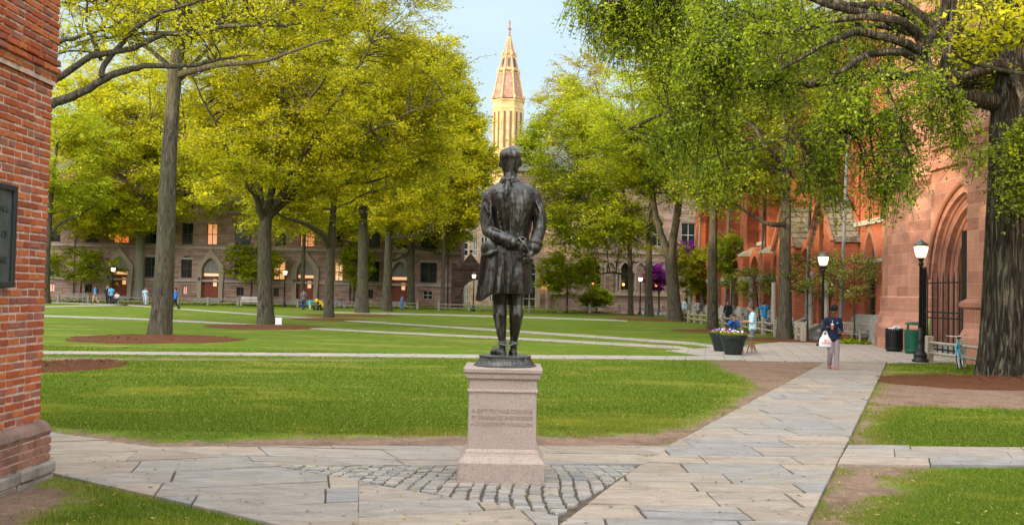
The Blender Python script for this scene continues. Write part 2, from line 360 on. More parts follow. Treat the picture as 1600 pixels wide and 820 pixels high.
def slab(mb, poly, ztop, bev=.004, rng=random):
    poly2 = inset(poly, bev)
    if len(poly2) < 3: return
    # roughen the outline a little
    def rough(pl, amp):
        out = []
        for i in range(len(pl)):
            a, b = pl[i], pl[(i+1) % len(pl)]; d = math.hypot(b[0]-a[0], b[1]-a[1]); k = max(1, int(d/.16))
            for j in range(k):
                t = j/k; o = 0 if j == 0 else rng.uniform(-amp, amp)
                out.append((a[0]+(b[0]-a[0])*t-(b[1]-a[1])/max(d, 1e-6)*o, a[1]+(b[1]-a[1])*t+(b[0]-a[0])/max(d, 1e-6)*o))
        return out
    top = rough(poly2, .006); n = len(top); cx = sum(p[0] for p in top)/n; cy_ = sum(p[1] for p in top)/n
    tx, ty = rng.uniform(-.006, .006), rng.uniform(-.006, .006)
    vs_ = [(x, y, ztop+(x-cx)*tx+(y-cy_)*ty) for x, y in top]
    low = [(cx+(x-cx)*(1+bev*1.2/max(.1, math.hypot(x-cx, y-cy_))), cy_+(y-cy_)*(1+bev*1.2/max(.1, math.hypot(x-cx, y-cy_))), ztop-.008) for x, y in top]
    bot = [(x, y, -.01) for x, y, z in low]
    fs = [tuple(range(n))]
    for L in (0, 1):
        for i in range(n): fs.append(((L+1)*n+i, (L+1)*n+(i+1) % n, L*n+(i+1) % n, L*n+i))
    mb.add(vs_+low+bot, fs)
def pave(mb, region_px, ang, row, wid, z=.035, gap=.007, rng=None, world=None, skew=0.0):
    rng = rng or random.Random(3)
    reg = ccw([tuple(G(x, y))[:2] for x, y in region_px]) if world is None else ccw(world)
    ca, sa = math.cos(ang), math.sin(ang)
    loc = [(x*ca+y*sa, -x*sa+y*ca) for x, y in reg]
    u0, u1 = min(p[0] for p in loc), max(p[0] for p in loc); v0, v1 = min(p[1] for p in loc), max(p[1] for p in loc)
    v = v0-rng.uniform(0, .2)
    wob = lambda u, v_: .03*math.sin(u*1.7)
    while v < v1:
        h = rng.uniform(*row); skr = skew+rng.uniform(-.06, .06); u = u0-rng.uniform(0, wid[1]); js = rng.uniform(-.06, .06)
        while u < u1:
            w_ = rng.uniform(*wid); sk = skr
            cells = [(u, v, w_, h)]
            if rng.random() < .22 and h > row[0]*1.15: cells = [(u, v, w_, h*.5), (u+sk*h*.5, v+h*.5, w_, h*.5)]
            for (uu, vv, ww, hh) in cells:
                q = [(uu, vv+wob(uu, v)), (uu+ww, vv+wob(uu+ww, v)), (uu+ww+sk*hh, vv+hh+wob(uu+ww, v)), (uu+sk*hh, vv+hh+wob(uu, v))]
                q = [(x*ca-y*sa, x*sa+y*ca) for x, y in q]
                q = inset(q, gap*rng.uniform(.7, 1.5))
                if len(q) < 3: continue
                q = clip(q, reg)
                if len(q) >= 3 and area(q) > .008: slab(mb, q, z+rng.uniform(-.006, .006), rng=rng)
            u += w_
        v += h
def base_sheet(mb, region_px, z=.012, world=None):
    reg = ccw([tuple(G(x, y))[:2] for x, y in region_px]) if world is None else ccw(world)
    mb.add([(x, y, z) for x, y in reg], [tuple(range(len(reg)))])
st = MB(); bs = MB()
# straight walk running away to the right
regB = [(860, 836), (1045, 700), (1140, 651), (1291, 566), (1386, 566), (1344, 645), (1322, 697), (1306, 730), (1255, 836)]
pave(st, [(860, 836), (1030, 708), (1291, 566), (1386, 566), (1255, 836)], .035, (.42, .68), (.75, 1.35), rng=random.Random(11), gap=.011)
# band behind the pedestal
pave(st, [(225, 701), (1048, 700), (1006, 730), (425, 731)], .0, (.52, .72), (1.1, 1.9), rng=random.Random(5), skew=-.5)
# large slabs at the left
pave(st, [(-120, 690), (20, 677), (80, 680), (226, 700), (425, 731.5), (560, 755.8), (560, 853.6), (60, 738), (-120, 695)], .33, (.55, .8), (1.1, 1.9), rng=random.Random(8), skew=.12, gap=.007)
pave(st, [(560, 755.8), (872, 812), (872, 853), (560, 853)], .33, (.6, .8), (1.0, 1.7), rng=random.Random(9), skew=.12, gap=.007)
# side walk to the right
pave(st, [(1325, 699), (1700, 703), (1700, 731), (1308, 730)], .02, (.5, .75), (1.0, 1.9), rng=random.Random(12), skew=.4)
base_sheet(bs, [(-120, 690), (20, 676), (80, 679), (226, 700), (560, 698), (560, 853), (60, 738)])
base_sheet(bs, [(560, 698), (1048, 699), (1000, 735), (876, 836), (872, 850), (560, 850)])
base_sheet(bs, [(860, 838), (1030, 708), (1291, 566), (1386, 566), (1255, 838)], .014)
base_sheet(bs, [(1325, 699), (1700, 703), (1700, 731), (1308, 730)], .016)
# stone setts round the pedestal
sm_ = MB(); rng = random.Random(21)
regC = ccw([tuple(G(x, y))[:2] for x, y in [(425, 731.5), (1003, 730.5), (871, 812)]])
x = regC and min(p[0] for p in regC)
x1 = max(p[0] for p in regC)
while x < x1:
    wd = rng.uniform(.115, .16); y = 7.5; ph = x*2.2
    while y < 11.5:
        hd = rng.uniform(.07, .12)
        sh = .035*math.sin(y*2.6+ph*.3)+(y-9.8)*(.02-.13*max(-1, min(1, (x+.3)/1.5)))
        q = [(x+sh, y), (x+wd+sh, y), (x+wd+sh, y+hd), (x+sh, y+hd)]
        q = [(a+rng.uniform(-.012, .012), b+rng.uniform(-.01, .01)) for a, b in q]
        q = inset(q, .004)
        if len(q) > 2: q = clip(q, regC)
        if len(q) > 2 and area(q) > .002: slab(sm_, q, .036+rng.uniform(-.007, .007), .010, rng)
        y += hd
    x += wd+rng.uniform(.002, .010)
def far_path(mb, segs, z=.02):
    "strip given by pixel triples (x, y_far, y_near)"
    for (xa, fa, na), (xb, fb, nb) in zip(segs[:-1], segs[1:]):
        q = [G(xa, na), G(xb, nb), G(xb, fb), G(xa, fa)]
        mb.add([(p.x, p.y, z) for p in q]+[(p.x, p.y, -.01) for p in q], [(0, 1, 2, 3), (4, 5, 1, 0), (2, 3, 7, 6)])
fp = MB()
far_path(fp, [(0, 548.5, 552.5), (400, 551.5, 555.5), (800, 554.8, 560), (1110, 557, 562.5)])
tag(sm_.build('cobblestone_paving', MT['sett']), kind='structure')
tag(st.build('flagstone_path', MT['flag']), kind='structure')
tag(bs.build('path_bed', MT['joint']), kind='structure')
ex = MB()
pv = [(1105, 557), (1040, 548), (1150, 541), (1215, 535), (1250, 520), (1262, 500), (1262, 478), (1400, 478), (1400, 540), (1700, 560), (1700, 570), (1520, 566), (1392, 568), (1290, 566), (1110, 562.5)]
base = [G(x, y) for x, y in pv]
ex.add([(p.x, p.y, .018) for p in base]+[(p.x, p.y, -.01) for p in base], [tuple(range(len(base)))]+[(i, (i+1) % len(base), len(base)+(i+1) % len(base), len(base)+i) for i in range(len(base))])
tag(ex.build('plaza_paving', MT['far_flag']), kind='structure')
far_path(fp, [(0, 490.5, 492.8), (200, 496.5, 498.8), (360, 504.5, 506.5), (560, 516, 518.2), (800, 527, 530.2), (1060, 541, 545), (1120, 551, 556)], .02)
far_path(fp, [(0, 469, 470.6), (200, 476, 477.6), (400, 490.5, 492), (590, 503, 504.8), (800, 516, 518.8), (1080, 535, 538.5), (1150, 544, 548)], .024)
far_path(fp, [(0, 480, 482), (120, 477.5, 479), (200, 476, 477.5)], .024)
far_path(fp, [(520, 487, 488.8), (640, 489.5, 491.5), (800, 494, 496), (980, 500, 502)], .02)
far_path(fp, [(250, 471, 472.2), (500, 475, 476.4), (720, 481.5, 483.5), (1040, 489, 491)], .03)
tag(fp.build('cross_paths', MT['far_flag']), kind='structure')

# mulch beds: low mounds with a ragged rim
def mulch(px, py, rx_px, ry_m=None, seed=0, chips=0, h=.05):
    rng = random.Random(seed); c = G(px, py); d = c.y; rx = rx_px*d/FPX; ry = ry_m or rx
    ry = max(.8, ry); n = 56; mb = MB(); rings = [1, .93, .8, .55, .25]
    ph = [rng.uniform(0, 6.28) for _ in range(4)]; vs_ = []
    for k, r in enumerate(rings):
        for j in range(n):
            a = 2*math.pi*j/n; q = r*(1+.05*math.sin(3*a+ph[0])+.035*math.sin(7*a+ph[1])+.025*math.sin(13*a+ph[2])+rng.uniform(-.03, .03))
            vs_.append((c.x+rx*q*math.cos(a), c.y+ry*q*math.sin(a), [.002, h*.6, h, h*1.3, h*1.4][k]+rng.uniform(-.008, .008)*(k > 0)))
    fs = [(k*n+j, k*n+(j+1) % n, (k+1)*n+(j+1) % n, (k+1)*n+j) for k in range(4) for j in range(n)]+[tuple(4*n+j for j in range(n))]
    mb.add(vs_, fs)
    for i in range(chips):
        a = rng.uniform(0, 6.283); r = math.sqrt(rng.random())*1.04; x_, y_ = c.x+rx*r*math.cos(a), c.y+ry*r*math.sin(a)
        l = rng.uniform(.02, .06); b_ = rng.uniform(0, 3.14); zz = h*(1.4 if r < .8 else .5)*(r < 1)+.012
        dx, dy = math.cos(b_)*l, math.sin(b_)*l
        mb.add([(x_-dx, y_-dy, zz-.008), (x_+dy*.25, y_-dx*.25, zz+rng.uniform(0, .02)), (x_+dx, y_+dy, zz+rng.uniform(-.01, .03)), (x_-dy*.25, y_+dx*.25, zz)], [(0, 1, 2, 3)])
    return tag(mb.build('mulch_bed', MT['mulch']), kind='structure')
# ------------------------------------------------------------------ trees
def rotframes(T):
    u = np.where(np.abs(T[:, 2:3]) < .9, np.array([[0, 0, 1.]]), np.array([[1., 0, 0]]))
    a = np.cross(T, u); a /= np.linalg.norm(a, axis=1, keepdims=True)+1e-9; b = np.cross(T, a); return a, b
def tubes_np(polys, sides):
    "batch of polylines (n,3) with radii -> verts, quads"
    VV = []; FF = []; base = 0
    an = np.arange(sides)*2*np.pi/sides
    for pts, rad in polys:
        k = len(pts); T = np.gradient(pts, axis=0); T /= np.linalg.norm(T, axis=1, keepdims=True)+1e-9
        a, b = rotframes(T)
        # keep frames from flipping
        for i in range(1, k):
            if (a[i]@a[i-1]) < 0: a[i] = -a[i]; b[i] = -b[i]
        ring = pts[:, None, :]+(a[:, None, :]*np.cos(an)[None, :, None]+b[:, None, :]*np.sin(an)[None, :, None])*rad[:, None, None]
        VV.append(ring.reshape(-1, 3)); i = np.arange(k-1)[:, None]*sides; j = np.arange(sides)[None, :]; j2 = (j+1) % sides
        FF.append(np.stack([i+j, i+j2, i+sides+j2, i+sides+j], -1).reshape(-1, 4)+base); base += k*sides
    return np.concatenate(VV), np.concatenate(FF)
def bez(p0, p1, p2, p3, n):
    t = np.linspace(0, 1, n)[:, None]
    return (1-t)**3*p0+3*(1-t)**2*t*p1+3*(1-t)*t*t*p2+t**3*p3
def wander(pts, amp, rng):
    n = len(pts); w_ = rng.normal(0, 1, (n, 3)); w_ = np.cumsum(w_, axis=0)*amp/np.sqrt(n)
    w_ -= np.linspace(0, 1, n)[:, None]*w_[-1]*.6; w_[0] = 0; return pts+w_
def trunk_surface(pts, rad, sides, rng, flare=.5, fh=.9, furrow=0.0):
    "thick trunk with root flare and furrowed section"
    k = len(pts); T = np.gradient(pts, axis=0); T /= np.linalg.norm(T, axis=1, keepdims=True)
    a = np.tile([[1., 0, 0]], (k, 1)); a -= T*(a*T).sum(1, keepdims=True); a /= np.linalg.norm(a, axis=1, keepdims=True); b = np.cross(T, a)
    th = np.arange(sides)*2*np.pi/sides; z = pts[:, 2:3]-pts[0, 2]
    ph = rng.uniform(0, 6.28, 6)
    fl = flare*np.exp(-z/fh)
    lob = 1+fl*(1+.35*np.sin(5*th+ph[0])+.25*np.sin(8*th+ph[1]))[None, :].repeat(k, 0)
    lob += .045*np.sin(3*th[None, :]+z*.7+ph[2])+.03*np.sin(2*th[None, :]-z*.4+ph[3])
    if furrow: 
        lob += furrow*(np.abs(np.sin(11*th[None, :]+np.sin(z*1.3+ph[4])*1.2+.6*np.sin(z*3.1+5*th[None, :])))-.6)
    ring = pts[:, None, :]+(a[:, None, :]*np.cos(th)[None, :, None]+b[:, None, :]*np.sin(th)[None, :, None])*(rad[:, None]*lob)[:, :, None]
    i = np.arange(k-1)[:, None]*sides; j = np.arange(sides)[None, :]; j2 = (j+1) % sides
    return ring.reshape(-1, 3), np.stack([i+j, i+j2, i+sides+j2, i+sides+j], -1).reshape(-1, 4)
def resample(pts, rad, n):
    pts = np.asarray(pts, float); rad = np.asarray(rad, float); s = np.concatenate([[0], np.cumsum(np.linalg.norm(np.diff(pts, axis=0), axis=1))])
    t = np.linspace(0, s[-1], n)
    # catmull-like smoothing: interpolate then blur
    q = np.stack([np.interp(t, s, pts[:, i]) for i in range(3)], 1); r = np.interp(t, s, rad)
    for _ in range(3):
        q[1:-1] = (q[:-2]+2*q[1:-1]+q[2:])/4; r[1:-1] = (r[:-2]+2*r[1:-1]+r[2:])/4
    return q, r
NLEAF = 0
def leaves_np(cent, size, rng, flat=.5):
    "little rhombic leaves, tilted; (n,3) centres"
    n = len(cent); s = size*rng.uniform(.42, 1.5, n)[:, None]
    nrm = rng.normal(0, 1, (n, 3)); nrm[:, 2] = np.abs(nrm[:, 2])*(1+flat*2)+flat; nrm /= np.linalg.norm(nrm, axis=1, keepdims=True)
    a, b = rotframes(nrm); th = rng.uniform(0, 6.283, n)[:, None]
    u = a*np.cos(th)+b*np.sin(th); v = np.cross(nrm, u)
    fold = nrm*s*.18
    V = np.stack([cent-u*s*.62, cent+v*s*.36-fold+u*s*.05, cent+u*s*.62, cent-v*s*.36-fold-u*s*.05], 1).reshape(-1, 3)
    return V, np.arange(4*n).reshape(-1, 4)
def grow(name, trunk, limbs, crown, mats, seed, leaf=.12, sprays=220, twigs=7, tw_len=1.2, per=30, droop=0.0, flat=.5, gap=.25,
         label=None, group=None, forks=None, sides=20, furrow=0.0, flare=.24, lmin=.25, autolimbs=9, limb_r=None, cat='tree', upw=.5, clump=.1, density_top=1.0):
    """trunk: [(Vector, radius)...] world; limbs: extra hand-drawn limbs [[(Vector, radius)...]...]; crown: [(centre, (rx,ry,rz), weight)...]"""
    global NLEAF
    rng = np.random.default_rng(seed)
    base = np.array(trunk[0][0], float)
    tp, tr = resample([np.array(p) for p, r in trunk], [r for p, r in trunk], max(14, len(trunk)*5))
    tp = tp-base
    polys = []; V0, F0 = trunk_surface(tp, tr, sides, rng, flare, furrow=furrow)
    skel = []            # (points, radii) limbs that sprays can attach to
    for L in limbs:
        q, r = resample([np.array(p)-base for p, _ in L], [r for _, r in L], len(L)*5); q = wander(q, .06*np.linalg.norm(q[-1]-q[0])*.3, rng)
        skel.append((q, r))
    # spray centres in the crown
    cs = []; tot = sum(c[2] for c in crown)
    holes = rng.normal(0, 1, (14, 3))
    for (c, rr, wt) in crown:
        c = np.array(c)-base; rr = np.array(rr, float); m_ = int(sprays*wt/tot*1.8)+4
        d = rng.normal(0, 1, (m_, 3)); d /= np.linalg.norm(d, axis=1, keepdims=True); r = rng.uniform(.30, 1, m_)**(1/2.2)
        q = d*r[:, None]
        # lumpy outline and gaps
        lump = 1+.16*np.sin(q[:, 0]*4.1+seed)+.13*np.sin(q[:, 1]*5.3+seed*2)+.12*np.sin(q[:, 2]*6+q[:, 0]*3+seed*.7)
        keep = (np.sin(q[:, 0]*6+seed)*np.sin(q[:, 1]*6+1.3*seed)*np.sin(q[:, 2]*8+.7*seed) > -gap*1.3) if gap < .9 else np.ones(m_, bool)
        q = q[keep]*lump[keep][:, None]; cs.append(c+q*rr)
    cs = np.concatenate(cs); rng.shuffle(cs); cs = cs[:sprays]
    cs = cs[cs[:, 2] > .4]
    # automatic limbs from the trunk to well spread crown points
    if autolimbs:
        far = [cs[rng.integers(len(cs))]]
        dm = np.linalg.norm(cs-far[0], axis=1)
        while len(far) < autolimbs:
            i = int(np.argmax(dm)); far.append(cs[i]); dm = np.minimum(dm, np.linalg.norm(cs-cs[i], axis=1))
        k = len(tp); H = tp[-1, 2]
        for e in far:
            hd = np.hypot(e[0], e[1]); zt = np.clip(e[2]-hd*upw-.3, lmin*H, H*.97); i = int(np.argmin(np.abs(tp[:, 2]-zt))); s0 = tp[i]
            r0 = min(tr[i]*.5, (limb_r or tr[0]*.27)); D = e-s0; L = np.linalg.norm(D)
            q = bez(s0, s0+D*.33+np.array([0, 0, L*.10]), s0+D*.72+np.array([0, 0, L*(.08-droop*.1)]), e, 11); q = wander(q, L*.055, rng)
            skel.append((q, np.linspace(r0, r0*.16+.01, 11)**1.0))
    skel.append((tp[int(len(tp)*lmin):], tr[int(len(tp)*lmin):]))
    SP = np.concatenate([s[0][1:] for s in skel]); SR = np.concatenate([s[1][1:] for s in skel])
    thin = []; lv = []
    for c in cs:
        dist = np.linalg.norm(SP-c, axis=1)+.35*np.clip(SP[:, 2]-c[2]+.3*dist_h(SP, c), 0, 9)+SR*3; i = int(np.argmin(dist)); s0 = SP[i]
        D = c-s0; L = np.linalg.norm(D)
        q = bez(s0, s0+D*.35+np.array([0, 0, L*.12]), s0+D*.75+np.array([0, 0, L*(.06-.25*droop)]), c, 6); q = wander(q, L*.06, rng)
        r0 = min(SR[i]*.6, .012+.014*L); thin.append((q, np.linspace(r0, .006+leaf*.02, 6)))
        out = D/(L+1e-6)
        for t in range(twigs):
            d = rng.normal(0, 1, 3)*.8+out*.9; d[2] = d[2]*(.45 if flat > .3 else .9)+.08-droop*1.6; d /= np.linalg.norm(d)+1e-9
            l = tw_len*rng.uniform(.55, 1.25); st_ = q[int(rng.integers(2, 6))]
            e = st_+d*l; mid = st_+d*l*.5+np.array([0, 0, l*(.10+.12*droop)])
            if droop: e = e-np.array([0, 0, droop*l*.5])
            tq = np.stack([st_, mid, e]); thin.append((tq, np.array([.010, .007, .004])+leaf*.015))
            n_ = int(per*rng.uniform(.6, 1.4)); u = rng.uniform(.12, 1.06, n_)[:, None]
            pc = (1-u)**2*st_+2*(1-u)*u*mid+u*u*e
            sc_ = clump*tw_len+leaf*.35
            lv.append(pc+rng.normal(0, 1, (n_, 3))*np.array([sc_, sc_, sc_*(.45 if flat > .3 else .8)]))
    polys = [s for s in skel[:-1]]
    Va, Fa = tubes_np(polys, 9) if polys else (np.zeros((0, 3)), np.zeros((0, 4), int))
    Vb, Fb = tubes_np(thin, 4)
    V = np.concatenate([V0, Va, Vb]); F = np.concatenate([F0, Fa+len(V0), Fb+len(V0)+len(Va)])
    root = empty(name, tuple(base), 0, label, cat, group)
    link('trunk', from_np('trunk', V, F), mats[0], root, smooth=True)
    lc = np.concatenate(lv); NLEAF += len(lc)
    LV, LF = leaves_np(lc, leaf, rng, flat)
    link('crown', from_np('crown', LV, LF), mats[1], root)
    return root
def dist_h(A, c): return np.hypot(A[:, 0]-c[0], A[:, 1]-c[1])*.0
def tline(d, pts):
    "trunk or limb given by pixels (x, y, width_px[, depth offset])"
    return [(P(p[0], p[1], d+(p[3] if len(p) > 3 else 0)), p[2]/2*d/FPX) for p in pts]
def ell(d, cx, cy, rx, ry, wt=1, dd=0, ryd=None):
    c = P(cx, cy, d+dd); s = (d+dd)/FPX; return (c, (rx*s, ryd or rx*s*.85, ry*s), wt)
def tree(spec_name, bx, by, tr, crown, mats, seed, limbs=(), **kw):
    b = G(bx, by); d = b.y
    k_ = .84 if spec_name != 'elm_tree' else .97
    trunk = [(b, tr[0][2]/2*d/FPX*k_)]+[(q, r*k_) for q, r in tline(d, tr[1:])]
    return grow(spec_name, trunk, [tline(d, L) for L in limbs], [ell(d, *c) for c in crown], mats, seed, **kw), d
B1, B2, B3 = MT['bark_grey'], MT['bark_brown'], MT['bark_pale']
LY, LL, LG, LE, LD, LO = (MT[k] for k in ('leaf_yellow', 'leaf_lime', 'leaf_green', 'leaf_elm', 'leaf_dark', 'leaf_gold'))
GT = 'shade trees on the lawn'
# left half
tree('shade_tree', 250, 524, [(250, 524, 36), (255, 470, 36), (261, 300, 31), (267, 200, 27), (274, 110, 24), (290, 0, 19), (302, -110, 12), (310, -220, 5)],
     [(290, -95, 260, 190, 1)], (B1, LY), 11,
     limbs=[[(273, 120, 12), (330, 100, 9, -1), (420, 92, 6, -2), (520, 60, 3, -3)], [(276, 60, 13), (350, 30, 9, 1), (450, 10, 5, 2)], [(270, 110, 9), (210, 60, 6, 1), (150, 10, 4, 1)], [(268, 140, 9), (330, 70, 7, 2), (400, 20, 5, 3)]],
     leaf=.098, sprays=300, twigs=8, tw_len=1.1, per=30, autolimbs=9, lmin=.62, gap=.12, furrow=.02,
     label='tall straight grey-barked tree in the oval mulch bed nearest the brick wall', group=GT)
tree('shade_tree', 415, 506, [(415, 506, 27), (414, 440, 25), (414, 345, 24), (420, 320, 16), (432, 260, 10), (440, 160, 7), (446, 30, 4)],
     [(510, 130, 215, 185, 1.4), (370, 100, 150, 150, .7), (600, 200, 110, 110, .5), (500, -60, 200, 120, .6), (660, 130, 75, 90, .3), (420, 250, 120, 70, .35, -3)], (B1, LY), 12,
     limbs=[[(413, 345, 14), (398, 300, 9, -1), (365, 250, 6, -2), (330, 190, 4, -3), (300, 120, 2, -4)], [(418, 340, 14), (455, 300, 9, 1), (500, 255, 7, 2), (560, 235, 5, 2), (640, 215, 3, 2)],
            [(416, 340, 12), (400, 270, 8, 3), (395, 190, 5, 4), (400, 90, 3, 5)], [(430, 320, 10), (480, 240, 6, -2), (530, 150, 4, -4), (580, 70, 2, -5)], [(437, 230, 7), (470, 170, 5, -4), (520, 110, 3, -6)]],
     leaf=.115, sprays=950, twigs=8, tw_len=1.25, per=30, autolimbs=10, lmin=.36, gap=.35,
     label='broad tree forking low into a wide fan of dark limbs, by the white board', group=GT)
tree('shade_tree', 217, 473.5, [(217, 473, 17), (218, 400, 16), (221, 310, 14), (226, 280, 9), (236, 220, 6), (245, 150, 3)],
     [(195, 240, 125, 115, 1), (180, 130, 80, 70, .4), (140, 345, 60, 30, .2)], (B3, LY), 13, limbs=[[(219, 320, 9), (214, 280, 7), (205, 220, 5), (190, 160, 3)]],
     leaf=.21, sprays=290, twigs=7, tw_len=1.7, per=24, autolimbs=8, lmin=.55, gap=.3, label='slim pale-barked tree forking high, left of the tall straight grey trunk', group=GT)
tree('shade_tree', 72, 474, [(70, 474, 13), (72, 400, 13), (76, 360, 11), (80, 300, 8), (90, 220, 4)], [(110, 250, 85, 85, 1), (130, 310, 45, 25, .2)], (B2, LL), 14, limbs=[[(74, 368, 6), (95, 348, 5), (120, 338, 4), (150, 320, 3)]],
     leaf=.2, sprays=120, twigs=7, tw_len=1.6, per=24, autolimbs=6, lmin=.55, label='dark-barked tree half hidden at the edge of the brick wall', group=GT)
tree('shade_tree', 345, 473.5, [(346, 473, 17), (345, 430, 15), (343, 370, 13), (341, 300, 9), (340, 220, 4)], [(335, 300, 80, 75, 1), (350, 200, 80, 80, .7), (385, 330, 50, 35, .3)], (B2, LY), 15,
     leaf=.2, sprays=280, twigs=7, tw_len=1.6, per=24, autolimbs=7, lmin=.6, label='dark mossy trunk standing before the second pointed doorway', group=GT)
tree('shade_tree', 287, 472, [(287, 472, 14), (286, 400, 13), (284, 340, 11), (285, 260, 7), (285, 180, 4)], [(285, 260, 80, 90, 1)], (B1, LY), 16,
     leaf=.2, sprays=220, twigs=7, tw_len=1.6, per=24, autolimbs=6, lmin=.6, label='grey tree rising just right of and behind the nearest tall trunk', group=GT)
tree('shade_tree', 514, 496, [(514, 496, 17), (515, 440, 15), (517, 380, 15), (520, 340, 12), (526, 260, 8), (530, 150, 4)], [(540, 200, 130, 110, 1), (455, 305, 70, 50, .5), (480, 120, 90, 70, .5)], (B1, LY), 17,
     limbs=[[(516, 385, 11), (500, 362, 9, -1), (475, 348, 6, -2), (450, 340, 4, -3), (425, 325, 3, -4)]], leaf=.15, sprays=320, twigs=7, tw_len=1.4, per=26, autolimbs=8, lmin=.5,
     label='grey tree with one arched limb reaching left, beside the yellow stroller', group=GT)
tree('shade_tree', 566, 489, [(566, 489, 22), (567, 430, 19), (567, 350, 17), (568, 270, 12), (572, 150, 6)], [(590, 190, 110, 120, 1), (580, 310, 75, 40, .35)], (B1, LY), 18,
     leaf=.17, sprays=260, twigs=7, tw_len=1.5, per=26, autolimbs=8, lmin=.55, label='upright grey tree, second in the row of four trunks left of the statue', group=GT)
tree('shade_tree', 604, 486, [(604, 486, 18), (606, 430, 15), (608, 360, 14), (612, 280, 10), (618, 170, 5)], [(640, 220, 95, 110, 1), (640, 325, 65, 40, .4)], (B1, LY), 19,
     limbs=[[(608, 372, 6), (640, 370, 4, -1), (680, 360, 3, -2)]], leaf=.19, sprays=230, twigs=7, tw_len=1.6, per=24, autolimbs=7, lmin=.55, label='grey tree with a short level limb, before the third lit doorway', group=GT)
tree('shade_tree', 641, 482, [(641, 482, 15), (642, 430, 14), (643, 370, 12), (648, 300, 8), (655, 200, 4)], [(680, 240, 80, 85, 1), (705, 335, 55, 45, .5)], (B1, LY), 20,
     limbs=[[(642, 395, 6), (625, 402, 4), (600, 412, 3)], [(645, 385, 6), (690, 398, 4), (720, 400, 3)]], leaf=.21, sprays=150, twigs=7, tw_len=1.6, per=24, autolimbs=7, lmin=.5, label='left trunk of the touching pair right of the third doorway', group=GT)
tree('shade_tree', 654, 480, [(654, 480, 11), (655, 420, 11), (656, 370, 10), (665, 290, 7), (680, 200, 4)], [(700, 240, 75, 80, 1), (735, 290, 35, 50, .2)], (B1, LL), 21,
     leaf=.22, sprays=130, twigs=7, tw_len=1.6, per=24, autolimbs=6, lmin=.5, label='right trunk of the touching pair right of the third doorway', group=GT)
# right half
tree('shade_tree', 985, 493, [(985, 493, 10), (985, 440, 9), (984, 380, 8), (975, 300, 6), (950, 200, 4), (930, 130, 2)], [(905, 235, 95, 95, 1), (920, 345, 90, 55, .7)], (B1, LL), 22,
     limbs=[[(984, 430, 4), (960, 425, 3), (935, 428, 2)]], leaf=.2, sprays=330, twigs=7, tw_len=1.6, per=24, autolimbs=8, lmin=.5, flat=.7, label='slender grey tree next to the far lamp post, right of the statue', group=GT)
tree('shade_tree', 1014, 495, [(1014, 495, 15), (1013, 440, 13), (1015, 360, 11), (1020, 280, 8), (1030, 180, 4)], [(1000, 210, 100, 110, 1), (960, 350, 60, 35, .25)], (B1, LL), 23,
     limbs=[[(1013, 392, 6), (990, 372, 4), (960, 365, 3)]], leaf=.19, sprays=190, twigs=7, tw_len=1.6, per=24, autolimbs=8, lmin=.55, label='mid-sized straight trunk just left of the split-trunk tree', group=GT)
tree('shade_tree', 1055, 502, [(1055, 502, 25), (1052, 450, 22), (1047, 400, 21), (1050, 380, 14), (1058, 340, 14), (1066, 260, 10), (1080, 160, 5)], [(1060, 190, 120, 130, 1), (1000, 250, 70, 70, .4)], (B1, LL), 24,
     limbs=[[(1045, 402, 13), (1032, 370, 12), (1022, 330, 9), (1010, 260, 7), (990, 190, 4)]], leaf=.165, sprays=230, twigs=7, tw_len=1.4, per=26, autolimbs=7, lmin=.6, label='tree whose grey trunk splits into a narrow V, near the redbud', group=GT)
tree('shade_tree', 1113, 516, [(1113, 516, 19), (1113, 450, 17), (1114, 380, 16), (1116, 300, 13), (1120, 180, 9), (1125, 30, 4)], [(1110, 170, 130, 150, 1), (1040, 60, 90, 80, .4)], (B1, LL), 25,
     leaf=.13, sprays=330, twigs=8, tw_len=1.3, per=28, autolimbs=10, lmin=.5, gap=.3, label='straight grey trunk rising directly behind the flower planters', group=GT)
tree('shade_tree', 1226, 531, [(1226, 531, 28), (1226, 470, 22), (1226, 400, 20), (1228, 330, 19), (1228, 240, 15), (1220, 120, 9), (1215, 0, 4)], [(1200, 150, 150, 140, 1), (1130, 270, 90, 55, .4), (1180, 10, 150, 70, .5)], (B1, LG), 26,
     limbs=[[(1226, 352, 9), (1205, 350, 7, -1), (1180, 340, 5, -1), (1150, 320, 3, -2)], [(1228, 260, 10), (1195, 230, 7, -2), (1180, 200, 5, -2), (1150, 180, 3)]], leaf=.098, sprays=300, twigs=8, tw_len=1.15, per=26, autolimbs=10, lmin=.5, gap=.25, droop=.25,
     label='mottled grey tree in a mulch bed beside the split-rail fence, left of the walking woman', group=GT)
